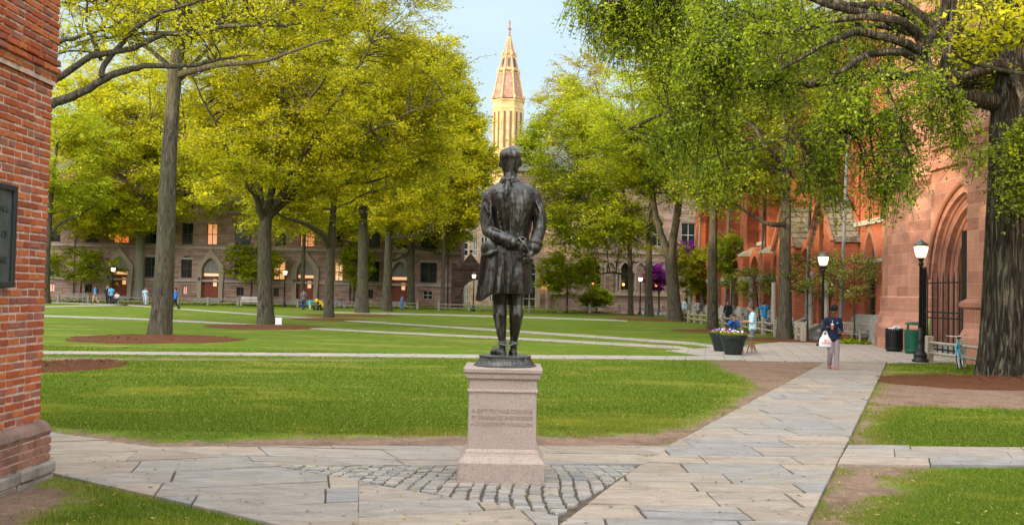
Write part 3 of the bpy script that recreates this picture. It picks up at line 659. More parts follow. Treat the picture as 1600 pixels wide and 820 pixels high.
# great elm at the right
root, _d = tree('elm_tree', 1574, 588, [(1574, 588, 74), (1574, 560, 72), (1576, 450, 70), (1577, 350, 66), (1577, 250, 62), (1574, 180, 56), (1580, 100, 40), (1595, -10, 30), (1610, -120, 16), (1620, -200, 6)],
     [(1380, 50, 170, 75, .34, 1), (1390, 140, 110, 60, .10, -3), (1150, 70, 130, 90, .42, -2), (1440, 215, 90, 60, .07, -2), (1590, 60, 120, 110, .34, 2), (1310, 240, 110, 85, .13, -2), (985, 15, 90, 65, .30, -1), (1598, 260, 28, 80, .08, -2), (1090, 200, 90, 90, .14, -1)], (MT['elm_bark'], LE), 31,
     limbs=[[(1560, 165, 30), (1520, 152, 24, -1), (1484, 150, 20, -2), (1468, 140, 18, -2), (1452, 108, 17, -2), (1440, 60, 15, -2), (1410, 30, 12, -3), (1350, 22, 9, -3), (1250, 50, 6, -3), (1150, 60, 4, -3)],
            [(1448, 85, 16, -2), (1400, 66, 12, -3), (1340, 46, 10, -3), (1290, 70, 7, -4), (1220, 110, 4, -4)],
            [(1450, 100, 12, -2), (1400, 80, 11, -3), (1350, 84, 10, -3), (1330, 100, 8, -4), (1312, 118, 6, -4), (1295, 114, 3, -4)],
            [(1446, 72, 13, -2), (1478, 20, 14, -2), (1470, -40, 10, -2), (1420, -90, 6, -2)], [(1456, 40, 12, -2), (1380, -10, 9, -2), (1230, -40, 8, -2), (1080, -40, 6, -2), (960, 0, 3, -2)],
            [(1478, 150, 15, -2), (1472, 110, 13, -2), (1484, 60, 12, -2), (1490, -20, 10, -2)], [(1352, 86, 3.5, -4), (1375, 110, 3, -4), (1400, 160, 2.4, -4), (1416, 230, 2, -4)]],
     leaf=.072, sprays=400, twigs=9, tw_len=.8, per=24, autolimbs=10, lmin=.62, sides=72, furrow=.055, flare=.28, gap=.25, droop=.55, flat=.2, clump=.085, limb_r=.16,
     label='huge elm with deeply furrowed bark and drooping limbs, at the right edge')
# hidden trunk behind the brick wall throws a limb across the top left
d0 = 22.8
b0 = G(-10, 574)
grow('shade_tree', [(b0, .36), (P(-12, 400, d0), .3), (P(-10, 200, d0), .25), (P(0, 0, d0), .18), (P(10, -200, d0), .1)],
     [tline(d0, L) for L in ([(-8, 180, 22), (40, 172, 17), (90, 158, 14), (130, 140, 13), (160, 118, 12), (200, 105, 10), (235, 97, 9), (290, 98, 7), (350, 88, 5), (400, 84, 3)],
      [(158, 120, 9), (165, 95, 9), (200, 60, 8), (235, 27, 7), (280, 12, 6), (330, -2, 4), (380, -20, 3)], [(158, 95, 6), (145, 60, 5), (133, 35, 4), (136, 0, 3), (145, -60, 2)], [(90, 85, 2), (110, 80, 3), (145, 82, 3), (155, 92, 3)])],
     [ell(d0, 150, 25, 90, 60, .8), ell(d0, 330, 30, 130, 70, .9), ell(d0, 60, -150, 220, 120, 1)], (B1, LY), 41, leaf=.075, sprays=110, twigs=5, tw_len=.6, per=14, autolimbs=4, lmin=.5, gap=.3, flat=.3, upw=.3,
     label='tree behind the brick wall whose long bare limb crosses the top left corner')
# maple just outside the right edge whose yellow leaf sprays hang in
d0 = 13.5
grow('maple_tree', [(G(1790, 690), .22), (P(1790, 400, d0), .18), (P(1780, 100, d0), .14), (P(1770, -150, d0), .08)],
     [tline(d0, L) for L in ([(1780, 10, 7), (1700, 14, 6), (1620, 20, 4), (1590, 35, 3.4), (1560, 62, 2.8), (1530, 82, 2.2), (1505, 90, 1.6)], [(1780, 60, 6), (1690, 68, 4), (1600, 62, 2.5), (1550, 72, 1.6)])],
     [ell(d0, 1545, 50, 75, 45, 1), ell(d0, 1700, -40, 120, 90, .6)], (B1, LY), 42, leaf=.07, sprays=44, twigs=5, tw_len=.32, per=10, autolimbs=2, lmin=.6, flat=.3, gap=.5,
     label='young maple at the right edge with bright yellow-green leaf sprays against dark elm')
# background trees between and behind the halls
tree('shade_tree', 905, 482, [(905, 482, 9), (905, 380, 8), (900, 250, 6), (895, 120, 3)], [(885, 270, 75, 70, 1), (905, 160, 65, 75, 1), (850, 250, 38, 60, .7)], (B1, LO), 51, leaf=.21, sprays=360, twigs=7, tw_len=1.8, per=18, autolimbs=8, lmin=.4, gap=.5,
     label='tallest gold-green tree right behind the statue\'s shoulder, lit at its top', group='trees close to the far halls')
b0 = Vector((-7.2, 101, 0)); d0 = 101
grow('shade_tree', [(b0, .22), (P(b0.x/d0*FPX+800, 380, d0), .2), (P(b0.x/d0*FPX+803, 250, d0), .1)], [], [ell(d0, 728, 270, 60, 75, 1), ell(d0, 700, 160, 42, 90, .8), ell(d0, 735, 205, 28, 25, .2)], (B1, LY), 52, leaf=.22, sprays=300, twigs=7, tw_len=1.6, per=22, autolimbs=6, lmin=.5,
     label='yellow-green tree over the dark gateway, left of the spire', group='trees close to the far halls', cat='tree')
b0 = Vector((-22, 101, 0))
grow('shade_tree', [(b0, .25), (P(475, 380, d0), .2), (P(480, 200, d0), .1)], [], [ell(d0, 450, 290, 150, 75, 1), ell(d0, 600, 300, 110, 65, .8), ell(d0, 470, 355, 110, 24, .3), ell(d0, 620, 355, 100, 26, .3), ell(d0, 560, 140, 140, 110, 1.2), ell(d0, 650, 130, 60, 90, .6)], (B1, LY), 53, leaf=.23, sprays=560, twigs=7, tw_len=1.8, per=22, autolimbs=8, lmin=.5,
     label='tall spreading tree close to the hall between the first lamp post and the stroller', group='trees close to the far halls')
b0 = Vector((-37, 102, 0))
grow('shade_tree', [(b0, .25), (P(255, 380, d0), .2), (P(250, 200, d0), .1)], [], [ell(d0, 150, 200, 120, 100, 1), ell(d0, 300, 240, 120, 100, 1), ell(d0, 130, 325, 90, 45, .5), ell(d0, 215, 345, 90, 28, .3)], (B1, LY), 54, leaf=.23, sprays=460, twigs=7, tw_len=1.8, per=22, autolimbs=8, lmin=.5,
     label='gold-tinted tree close to the hall, filling the gap behind the pale slim trunk', group='trees close to the far halls')
# small ornamental trees by the walls
GD = 'small flowering trees along the halls'
def small(name, px, py, d, cx, cy, rx, ry, mt, seed, label, tw=3, sp=60, leaf=None, stems=1, per=18):
    b = P(px, py, d); b.z = 0
    tr = [(b, tw/2*d/FPX), (P((px+cx)/2, cy+ry*.7, d), tw/2.4*d/FPX), (P(cx, cy-ry*.5, d), tw/6*d/FPX)]
    grow(name, tr, [], [ell(d, cx, cy, rx, ry, 1)], (B2, mt), seed, leaf=leaf or .0021*d, sprays=sp, twigs=6, tw_len=.018*d*.55, per=per, autolimbs=5, lmin=.3, sides=8, flat=.8, gap=.3, label=label, group=GD, upw=.2)
small('dogwood_tree', 125, 470, 102, 130, 415, 55, 28, LL, 61, 'low green dogwood before the hall left of the first doorway')
small('dogwood_tree', 392, 474, 103, 395, 410, 40, 34, LL, 62, 'bright green dogwood in front of the window between two doorways')
small('dogwood_tree', 552, 478, 103, 556, 415, 26, 32, LL, 63, 'thin lime dogwood between the first two trunks of the row')
small('evergreen_tree', 886, 487, 96, 886, 428, 52, 34, LL, 64, 'layered green tree in front of the lit wall lamp', sp=110)
small('redbud_tree', 1073, 492, 92, 1072, 400, 15, 22, MT['blossom_purple'], 65, 'purple redbud showing just right of the V trunk', sp=40)
small('redbud_tree', 1030, 490, 96, 1028, 432, 13, 22, MT['blossom_purple'], 66, 'purple redbud in front of the arcade, left of the V trunk', sp=30)
small('dogwood_tree', 1088, 500, 76, 1090, 430, 34, 40, LL, 67, 'pale lime tree between the V trunk and the straight trunk', sp=70)
small('dogwood_tree', 1140, 505, 66, 1150, 405, 48, 40, LL, 68, 'yellow-green tree before the red facade, right of the straight trunk', sp=90)
small('dogwood_tree', 1190, 508, 56, 1175, 440, 40, 28, MT['blossom_white'], 69, 'small dogwood with cream blossom left of the mottled trunk', sp=26)
small('dogwood_tree', 1262, 505, 45, 1262, 428, 58, 36, MT['blossom_white'], 70, 'flowering dogwood behind the lamp post, just right of the mottled trunk', sp=75, per=12, leaf=.075)
small('dogwood_tree', 1335, 508, 42.5, 1335, 432, 55, 40, MT['blossom_white'], 71, 'flowering dogwood behind the wooden bench by the steps', sp=75, per=12, leaf=.07)
small('evergreen_shrub', 932, 486, 99, 932, 466, 20, 13, LG, 72, 'dark green shrub under the arcade wall', sp=40)
# ------------------------------------------------------------------ masonry kit
class Frame:
    "a wall plane: origin, horizontal direction U, outward normal N"
    def __init__(s, O, U, N): s.O = Vector(O); s.U = Vector(U).normalized(); s.N = Vector(N).normalized()
    def __call__(s, u, z, out=0.0): return s.O+s.U*u+s.N*out+Vector((0, 0, z))
def arch_pts(a, b, zs, rise, kind, n=9):
    "points from left spring to right spring"
    c = (a+b)/2; w_ = (b-a)/2
    if kind == 'rect' or rise <= 0: return [(a, zs), (b, zs)]
    if kind == 'round':
        if rise >= w_*.98: return [(c-w_*math.cos(math.pi*i/(2*n)), zs+rise*math.sin(math.pi*i/(2*n))) for i in range(2*n+1)]
        Rr = (w_*w_+rise*rise)/(2*rise); a0 = math.asin(w_/Rr)
        return [(c+Rr*math.sin(-a0+2*a0*i/(2*n)), zs+rise-Rr+Rr*math.cos(-a0+2*a0*i/(2*n))) for i in range(2*n+1)]
    Rr = (w_*w_+rise*rise)/(2*w_); a1 = math.asin(min(1, rise/Rr))
    if Rr < w_: a1 = math.pi-a1
    L = [(a+Rr-Rr*math.cos(a1*i/n), zs+Rr*math.sin(a1*i/n)) for i in range(n+1)]
    L[-1] = (c, zs+rise)
    return L+[(2*c-u, z) for u, z in L[-2::-1]]
def wall(mb, fr, u0, u1, z0, z1, ops, depth=.3):
    "front of a wall with openings (a, b, sill, spring, kind, rise), plus their reveals"
    u = u0
    q = lambda *p: mb.add(p, [(0, 1, 2, 3)])
    for (a, b, lo, sp, kind, rise) in sorted(ops):
        if a > u: q(fr(u, z0), fr(a, z0), fr(a, z1), fr(u, z1))
        if lo > z0: q(fr(a, z0), fr(b, z0), fr(b, lo), fr(a, lo)); q(fr(a, lo), fr(b, lo), fr(b, lo, -depth), fr(a, lo, -depth))
        pts = arch_pts(a, b, sp, rise, kind)
        for (p, r) in zip(pts[:-1], pts[1:]):
            q(fr(p[0], p[1]), fr(r[0], r[1]), fr(r[0], z1), fr(p[0], z1)); q(fr(p[0], p[1]), fr(p[0], p[1], -depth), fr(r[0], r[1], -depth), fr(r[0], r[1]))
        q(fr(a, lo), fr(a, lo, -depth), fr(a, sp, -depth), fr(a, sp)); q(fr(b, lo, -depth), fr(b, lo), fr(b, sp), fr(b, sp, -depth))
        u = b
    if u < u1: q(fr(u, z0), fr(u1, z0), fr(u1, z1), fr(u, z1))
def fbox(mb, fr, a, b, z0, z1, o0, o1):
    c = [fr(u, z, o) for z in (z0, z1) for (u, o) in ((a, o0), (b, o0), (b, o1), (a, o1))]
    return mb.add(c, [(0, 3, 2, 1), (4, 5, 6, 7), (0, 1, 5, 4), (1, 2, 6, 5), (2, 3, 7, 6), (3, 0, 4, 7)])
def ftube(mb, fr, pts, out, r, n=6): return mb.tube([fr(u, z, out) for u, z in pts], r, n)
def arch_band(mb, fr, outer, inner, o0, o1):
    "solid band between two arch outlines with equal point counts"
    n = len(outer)
    vs_ = [fr(u, z, o0) for u, z in outer]+[fr(u, z, o0) for u, z in inner]+[fr(u, z, o1) for u, z in outer]+[fr(u, z, o1) for u, z in inner]
    fs = []
    for i in range(n-1):
        fs += [(2*n+i, 2*n+i+1, 3*n+i+1, 3*n+i), (i, 2*n+i, 2*n+i+1, i+1)[::-1], (n+i, n+i+1, 3*n+i+1, 3*n+i), (i, i+1, n+i+1, n+i)]
    fs += [(0, n, 3*n, 2*n), (n-1, 3*n-1, 4*n-1, 2*n-1)][:1]+[(n-1, 2*n-1, 4*n-1, 3*n-1)]
    mb.add(vs_, fs)
def window(parent, fr, a, b, lo, sp, kind, rise, frame_mat, pane_mat, recess=.2, cols=2, rows=2, sill=None, fw=.07, name='window'):
    mb = MB(); pts = arch_pts(a, b, sp, rise, kind, 5)
    for i in range(cols+1):
        u = a+(b-a)*i/cols; u = min(max(u, a+fw/2), b-fw/2)
        top = sp
        if rise > 0:
            for (p, r) in zip(pts[:-1], pts[1:]):
                if p[0] <= u <= r[0]: top = p[1]+(r[1]-p[1])*(u-p[0])/max(1e-6, r[0]-p[0])
        fbox(mb, fr, u-fw/2, u+fw/2, lo, top, -recess-.03, -recess+.04)
    for j in range(rows+1):
        z = lo+(sp-lo)*j/rows; z = min(max(z, lo+fw/2), sp-fw/2); fbox(mb, fr, a, b, z-fw/2, z+fw/2, -recess-.025, -recess+.035)
    w_ = mb.build(name, frame_mat, parent, world=True)
    pm = MB(); poly = [(a, lo)]+pts+[(b, lo)]
    pm.add([fr(u, z, -recess) for u, z in poly], [tuple(range(len(poly)))])
    g = pm.mesh('pane'); o = link('pane', g, pane_mat); o.parent = w_; g.transform(parent_matrix(w_).inverted())
    if sill is not None:
        s2 = MB(); fbox(s2, fr, a-.1, b+.1, lo-.16, lo, -recess, .07); s2.build('sill', sill, w_, world=True)
    return w_
# materials
MT['brownstone'] = masonry('brownstone_rubble', (.29, .185, .15), (.44, .30, .25), (.27, .19, .16), .95, .30, .018, stone=.05, bump=1.0)
MT['redstone'] = masonry('red_sandstone_ashlar', (.31, .135, .092), (.44, .215, .145), (.43, .28, .21), 1.1, .42, .012, bump=.35)
MT['redbrick'] = masonry('red_brick', (.38, .092, .042), (.47, .135, .065), (.32, .15, .10), .22, .075, .009, bump=.3)
MT['darkstone'] = masonry('dark_gate_stone', (.055, .035, .030), (.11, .07, .058), (.05, .035, .03), .7, .3, .015, bump=.8)
MT['tanstone'] = masonry('tan_ashlar', (.50, .33, .22), (.58, .42, .30), (.5, .38, .28), .9, .4, .01, bump=.3)
MT['cream'] = mat('cream_stone', (.36, .295, .22), .8, .15, 3, .3)
MT['trimred'] = mat('sandstone_trim', (.34, .155, .105), .8, .15, 3, .3)
MT['trimred2'] = mat('sandstone_moulding', (.28, .135, .09), .8, .22, 5, .4)
MT['greystone'] = mat('grey_granite', (.27, .26, .235), .85, .25, 4, .5)
MT['bandstone'] = mat('pale_band_stone', (.40, .37, .32), .8, .15, 3, .3)
MT['slate'] = masonry('slate_roof', (.13, .125, .115), (.20, .19, .165), (.05, .05, .045), .5, .28, .012, bump=.7)
MT['slate_brown'] = masonry('slate_roof_weathered', (.22, .20, .15), (.30, .275, .21), (.06, .06, .05), .9, .30, .016, bump=.9)
m = NT('dark_glass'); m.bsdf(m.mix(m.ramp(m.noise(m.pos(), .8, 3), [(.4, 0), (.7, 1)]), (.012, .018, .018), (.035, .05, .045)), .12, spec=.6); MT['glass'] = m.m
MT['glass_lit'] = emat('lit_window', (1.0, .22, .02), .33); MT['glass_warm'] = emat('warm_window', (1.0, .42, .10), .38)
MT['frame_dark'] = mat('dark_window_frame', (.045, .055, .05), .5); MT['frame_pale'] = mat('pale_window_frame', (.55, .52, .46), .6)
MT['door_red'] = mat('red_wood_door', (.22, .045, .02), .45, .3, 3); MT['black_iron'] = mat('black_iron', (.012, .013, .014), .42, .2, 4)
MT['copper'] = mat('verdigris', (.10, .22, .19), .6, .3, 3)
# ------------------------------------------------------------------ hall on the far left
YH = 106.0
hall = empty('brownstone_hall', (-34, YH, 0), 0, 'long brown rubble-stone hall with pointed doorways and lit orange windows behind the left trees', 'building')
X0, X1 = -68.0, (716-800)/FPX*YH
fh = Frame((X0, YH, 0), (1, 0, 0), (0, -1, 0))
ux = lambda px: (px-800)/FPX*YH-X0
doors = [ux(41), ux(188), ux(330), ux(478), ux(625)]
gw = [(77, 93, 1), (131, 154, 0), (226, 245, 0), (283, 300, 1), (366, 391, 0), (427, 446, 1), (523, 536, 1), (574, 593, 0), (657, 683, 0)]
LITG = {427, 523}; LITU = {176, 322, 468}; LITB = {77, 286}
wb = MB(); L = X1-X0
bw = [(77, 86), (134, 145), (286, 293), (371, 382), (428, 437), (576, 584), (662, 677)]
wall(wb, fh, 0, L, 0, 2.6, [(ux(a), ux(b), 1.0, 1.95, 'rect', 0) for a, b in bw]+[(d-.95, d+.95, .72, 2.6, 'rect', 0) for d in doors], .35)
wall(wb, fh, 0, L, 2.6, 6.3, [(ux(a), ux(b), 2.85, 4.9 if k else 5.1, 'round' if k else 'rect', .38 if k else 0) for a, b, k in gw]+[(d-.95, d+.95, 2.6, 3.6, 'point', 1.5) for d in doors], .35)
uw = [(77, 93), (131, 154), (176, 200), (226, 245), (283, 300), (322, 338), (366, 391), (430, 446), (468, 491), (525, 535), (576, 593), (614, 636), (657, 683)]
for z in (6.3, 10.3):
    wall(wb, fh, 0, L, z, z+4.0, [(ux(a), ux(b), z+.25, z+2.6, 'rect', 0) for a, b in uw], .3)
wb.add([(X1, YH, 0), (X1, YH+14, 0), (X1, YH+14, 14.3), (X1, YH, 14.3)], [(0, 1, 2, 3)])
wb.add([(X0, YH, 0), (X0, YH+14, 0), (X0, YH+14, 14.3), (X0, YH, 14.3)], [(0, 3, 2, 1)])
wb.add([(X0, YH+14, 0), (X1, YH+14, 0), (X1, YH+14, 14.3), (X0, YH+14, 14.3)], [(0, 1, 2, 3)])
wb.build('wall', MT['brownstone'], hall, world=True)
tb = MB()
fbox(tb, fh, 0, L+.15, 2.45, 2.68, 0, .14); fbox(tb, fh, 0, L+.1, 6.12, 6.32, 0, .12); fbox(tb, fh, 0, L+.1, 10.15, 10.35, 0, .12); fbox(tb, fh, -.2, L+.3, 14.2, 14.6, 0, .3)
for a, b, k in gw:
    fbox(tb, fh, ux(a)-.12, ux(b)+.12, (4.9 if k else 5.1)-.02, (4.9 if k else 5.1)+.2, -.33 if k else -.01, .05)
tb.build('string_course', MT['bandstone'], hall, world=True)
rb = MB()
rb.add([(X0-.3, YH-.3, 14.6), (X1+.3, YH-.3, 14.6), (X1+.3, YH+7, 21), (X0-.3, YH+7, 21), (X0-.3, YH+14.3, 14.6), (X1+.3, YH+14.3, 14.6)], [(0, 1, 2, 3), (3, 2, 5, 4), (0, 3, 4), (1, 5, 2), (0, 4, 5, 1)])
rb.build('roof', MT['slate'], hall, world=True)
for a, b, k in gw:
    window(hall, fh, ux(a), ux(b), 2.85, 4.9 if k else 5.1, 'round' if k else 'rect', .38 if k else 0, MT['frame_dark'], MT['glass_warm'] if a in LITG else MT['glass'], .25)
for a, b in bw: window(hall, fh, ux(a), ux(b), 1.0, 1.95, 'rect', 0, MT['frame_pale'] if a == 662 else MT['frame_dark'], MT['glass_lit'] if a in LITB else MT['glass'], .25, rows=1 if a != 662 else 2)
for z in (6.3, 10.3):
    for a, b in uw: window(hall, fh, ux(a), ux(b), z+.25, z+2.6, 'rect', 0, MT['frame_dark'], MT['glass_lit'] if (a in LITU and z < 7) else MT['glass'], .2)
for d in doors:
    db = MB(); fbox(db, fh, d-.9, d+.9, .72, 3.05, -.34, -.28)
    for i in (-1, 1):
        for (z0, z1) in ((.95, 1.6), (1.75, 2.9)): fbox(db, fh, d+i*.45-.3, d+i*.45+.3, z0, z1, -.29, -.25)
    dd = db.build('door', MT['door_red'], hall, world=True)
    gl = MB(); fbox(gl, fh, d-.85, d+.85, 3.1, 3.42, -.33, -.29); fbox(gl, fh, d+.2, d+.6, 2.0, 2.75, -.252, -.24); gl.build('pane', MT['glass_warm'], dd, world=True)
    ty = MB(); pts = [(d-.95, 3.5)]+arch_pts(d-.95, d+.95, 3.6, 1.5, 'point')+[(d+.95, 3.5)]
    ty.add([fh(u, z, -.26) for u, z in pts], [tuple(range(len(pts)))]); ty.build('tympanum', MT['greystone'], hall, world=True)
    sb = MB(); ins = [(d-.95, .5)]+arch_pts(d-.95, d+.95, 3.6, 1.5, 'point')+[(d+.95, .5)]
    op = arch_pts(d-.95, d+.95, 3.6, 1.5, 'point'); n = len(op)
    outl = [(d-1.35, .5)]+[(d-1.55+3.1*i/(n-1), 4.1+(2.05*(1-abs(2*i/(n-1)-1)))) for i in range(n)]+[(d+1.35, .5)]
    outl[1] = (d-1.55, 4.0); outl[-2] = (d+1.55, 4.0)
    arch_band(sb, fh, outl, ins, .003, .32)
    sb.build('door_surround', MT['cream'], hall, world=True)
    s3 = MB()
    for i in range(4): fbox(s3, fh, d-1.5, d+1.5, .0+.18*i, .18+.18*i, .01, 1.5-.36*i)
    s3.build('steps', MT['greystone'], hall, world=True)
    pl_ = MB(); fbox(pl_, fh, d-1.3, d-1.02, 2.6, 2.95, .33, .36); pl_.build('door_plaque', mat('blue_plaque', (.03, .05, .16), .4), hall, world=True)
for px in (117, 262, 405, 548, 700): dp = MB(); ftube(dp, fh, [(ux(px), .1), (ux(px), 14.2)], .12, .06, 6); dp.build('drainpipe', MT['frame_dark'], hall, world=True)
# ------------------------------------------------------------------ dark gateway between the halls
YG = 103.0; fg = Frame((-7.0, YG, 0), (1, 0, 0), (0, -1, 0)); ug = lambda px: (px-800)/FPX*YG+7.0
gate = empty('stone_gateway', (-4, YG, 0), 0, 'low dark stone gateway with pedimented crest and round arch, left of the statue', 'gateway')
g1 = MB(); a0, a1, gz = ug(721), ug(771), 1.6
wall(g1, fg, ug(706), ug(800), 0, 4.6, [(a0, a1, 0, 1.55, 'round', 1.7)], 1.6)
fbox(g1, fg, ug(706), ug(714), 4.6, 5.0, -1.0, 0); 
g1.prism([fg(ug(723), 5.0, .1), fg(ug(748), 5.0, .1), fg(ug(735), 6.1, .1)], (0, 0, 0), (0, 1.2, 0))
fbox(g1, fg, ug(721), ug(750), 4.6, 5.0, -1.2, .18)
g1.ball(fg(ug(735.5), 6.3, -.4), .18, n=8); g1.build('wall', MT['darkstone'], gate, world=True)
g2 = MB(); arch_band(g2, fg, arch_pts(a0-.35, a1+.35, 1.55, 2.05, 'round'), arch_pts(a0, a1, 1.55, 1.7, 'round'), .0, .14)
fbox(g2, fg, ug(706), ug(800), 4.35, 4.6, 0, .16); g2.build('moulding', MT['darkstone'], gate, world=True)
g3 = MB()
for i in range(5): g3.box(*(fg(a0+.15+i*.17, 0).x+v for v in (0, .03)), YG+.8, YG+.83, 0, 2.6)
g3.build('gate_leaf', MT['black_iron'], gate, world=True)
# pale stone building seen through and over the gateway
YB = 132.0; fb = Frame((-14, YB, 0), (1, 0, 0), (0, -1, 0)); ub = lambda px: (px-800)/FPX*YB+14
tanb = empty('tan_building', (-4, YB, 0), 0, 'tan stone building with white window bars seen through the dark gateway arch', 'building')
g4 = MB(); tw_ = [(712, 732), (738, 746), (750, 762)]
wall(g4, fb, ub(690), ub(850), 0, 6.2, [(ub(a), ub(b), .6, 4.6, 'rect', 0) for a, b in [(727, 734), (745, 752), (765, 773)]], .3)
wall(g4, fb, ub(690), ub(850), 6.2, 12, [(ub(a), ub(b), 6.8, 9.6, 'rect', 0) for a, b in tw_], .3)
g4.build('wall', MT['tanstone'], tanb, world=True)
for a, b in [(727, 734), (745, 752), (765, 773)]: window(tanb, fb, ub(a), ub(b), .6, 4.6, 'rect', 0, MT['frame_pale'], MT['glass'], .1, 2, 4, fw=.16)
for a, b in tw_: window(tanb, fb, ub(a), ub(b), 6.8, 9.6, 'rect', 0, MT['frame_pale'], MT['glass'], .1, 2, 3, fw=.16)
g5 = MB(); x_a, x_b = fb(ub(690), 0).x, fb(ub(850), 0).x
g5.add([(x_a, YB-.3, 12), (x_b, YB-.3, 12), (x_b, YB+7, 16), (x_a, YB+7, 16)], [(0, 1, 2, 3)]); g5.build('roof', MT['slate'], tanb, world=True)
# ------------------------------------------------------------------ arcaded hall right of the statue
YA = 103.0; fa = Frame((0, YA, 0), (1, 0, 0), (0, -1, 0)); ua = lambda px: (px-800)/FPX*YA
lib = empty('arcaded_hall', (9, YA, 0), 0, 'brownstone hall with pale pointed portal and scalloped stone arcade right of the statue', 'building')
l1 = MB(); x0_, x1_ = ua(795), ua(1130)
arcs = [(870, 885, 1), (897, 912, 0), (924, 939, 1), (946, 962, 0), (970, 984, 1), (994, 1009, 0), (1019, 1034, 1)]
wall(l1, fa, x0_, x1_, 0, 2.0, [(ua(818), ua(838), .0, 2.0, 'rect', 0)], .5)
wall(l1, fa, x0_, x1_, 2.0, 6.6, [(ua(818), ua(838), 2.0, 4.0, 'point', 1.7)]+[(ua(a), ua(b), 2.5, 4.6, 'point', .85) for a, b, k in arcs if k], .35)
upw = [(880, 894), (925, 939), (965, 979), (1018, 1036), (1064, 1086)]
wall(l1, fa, x0_, x1_, 6.6, 15, [(ua(a), ua(b), 7.2, 9.8, 'rect', 0) for a, b in upw], .3)
for xx in (x0_, x1_): l1.add([(xx, YA, 0), (xx, YA+16, 0), (xx, YA+16, 15), (xx, YA, 15)], [(0, 1, 2, 3)])
l1.build('wall', MT['brownstone'], lib, world=True)
l2 = MB()
for k in range(4):
    w_ = .35*(4-k)/4*1.3; c_ = (ua(818)+ua(838))/2; hw = ua(838)-c_
    o_ = arch_pts(c_-hw-w_, c_+hw+w_, 4.0, 1.7+w_, 'point'); i_ = arch_pts(c_-hw-w_+.114, c_+hw+w_-.114, 4.0, 1.7+w_-.114, 'point')
    arch_band(l2, fa, [(o_[0][0], 0)]+o_+[(o_[-1][0], 0)], [(i_[0][0], 0)]+i_+[(i_[-1][0], 0)], .003, .12+.11*(4-k)*.5+(.04 if k % 2 else 0))
l2.build('portal_surround', MT['cream'], lib, world=True)
window(lib, fa, ua(818), ua(838), 0.0, 4.0, 'point', 1.7, MT['frame_pale'], MT['glass'], .35, 2, 3, name='portal_door')
l3 = MB()
fbox(l3, fa, ua(860), ua(1045), 1.86, 2.12, 0, .35); fbox(l3, fa, ua(860), ua(1130), 6.35, 6.6, 0, .16); fbox(l3, fa, ua(860), ua(1045), 5.55, 5.68, 0, .12)
l3.build('string_course', MT['cream'], lib, world=True)
l4 = MB()
for (a, b, k) in arcs:
    o_ = arch_pts(ua(a)-.36, ua(b)+.36, 4.45, 1.08, 'point'); i_ = arch_pts(ua(a)+.02, ua(b)-.02, 4.6, .82, 'point')
    arch_band(l4, fa, o_, i_, .003, .16)
l4.build('arch_hood', MT['cream'], lib, world=True)
for i, (a, b, k) in enumerate(arcs):
    for px in (a-1.5, b+1.5):
        l5 = MB(); l5.tube([fa(ua(px), 2.12, .16), fa(ua(px), 4.3, .16)], .11, 8); fbox(l5, fa, ua(px)-.18, ua(px)+.18, 4.25, 4.5, .0, .32); fbox(l5, fa, ua(px)-.18, ua(px)+.18, 2.12, 2.3, .0, .32)
        l5.build('column', MT['cream'], lib, world=True)
    if k: window(lib, fa, ua(a), ua(b), 2.5, 4.6, 'point', .85, MT['frame_dark'], MT['glass'], .28)
for a, b in upw: window(lib, fa, ua(a), ua(b), 7.2, 9.8, 'rect', 0, MT['frame_pale'], MT['glass'], .2, 2, 2)
l6 = MB(); l6.add([(x0_-.3, YA-.3, 15), (x1_+.3, YA-.3, 15), (x1_+.3, YA+8, 19), (x0_-.3, YA+8, 19), (x0_-.3, YA+16, 15), (x1_+.3, YA+16, 15)], [(0, 1, 2, 3), (3, 2, 5, 4), (0, 3, 4), (1, 5, 2)])
l6.build('roof', MT['slate'], lib, world=True)
for px in (927, 975, 1026):
    lo_ = MB(); lo_.ball(fa(ua(px), 3.05, -.2), .14, n=8, k=6); lo_.build('lamp_shade', emat('orange_lamp', (1, .25, .03), 3), lib, world=True)
# wall lantern beside the portal
wl = empty('wall_lantern', tuple(fa(ua(857), 2.6, .3)), 0, 'glowing amber lantern on the low wall right of the pointed portal', 'lamp')
w1 = MB(); w1.lathe([(.05, -.1), (.2, 0), (.3, .55), (.12, .8)], n=6); w1.build('lantern_glass', emat('lantern_glow', (1, .55, .13), 7), wl)
w2 = MB(); w2.lathe([(.32, .56), (.1, .95), (.03, 1.1)], n=6); w2.box(-.04, .04, -.0, .35, -.3, -.1); w2.box(-.06, .06, -.06, .06, -.3, -.1); w2.build('lantern_cap', MT['black_iron'], wl)
w3 = MB(); w3.tube([(0, 0, -2.6), (0, 0, -.25)], .3, 4); w3.build('lantern_pier', MT['brownstone'], wl)
# ------------------------------------------------------------------ spire
SX, SY = 0.0, 178.0
sc_ = SY/FPX; SXp = P(793, 200, SY).x
zt = lambda py: P(793, py, SY).z
MT['spirestone'] = masonry('spire_stone', (.27, .155, .115), (.34, .205, .15), (.22, .13, .10), 1.2, .7, .03, bump=.4)
MT['spiretan'] = mat('spire_tan_stone', (.43, .29, .14), .8, .25, .8, .3)
spire = empty('church_tower', (SXp, SY, 0), 0, 'tall sunlit octagonal stone spire with finial above the trees', 'tower')
wpx = lambda p: p*sc_
def octa(mb, prof, rot=math.pi/8):
    vs_ = []; fs = []
    for (r, z) in prof:
        for j in range(8):
            a = 2*math.pi*j/8+rot; vs_.append((r*math.cos(a), r*math.sin(a), z))
    for i in range(len(prof)-1):
        for j in range(8): fs.append((i*8+j, i*8+(j+1) % 8, (i+1)*8+(j+1) % 8, (i+1)*8+j))
    mb.add(vs_, fs)
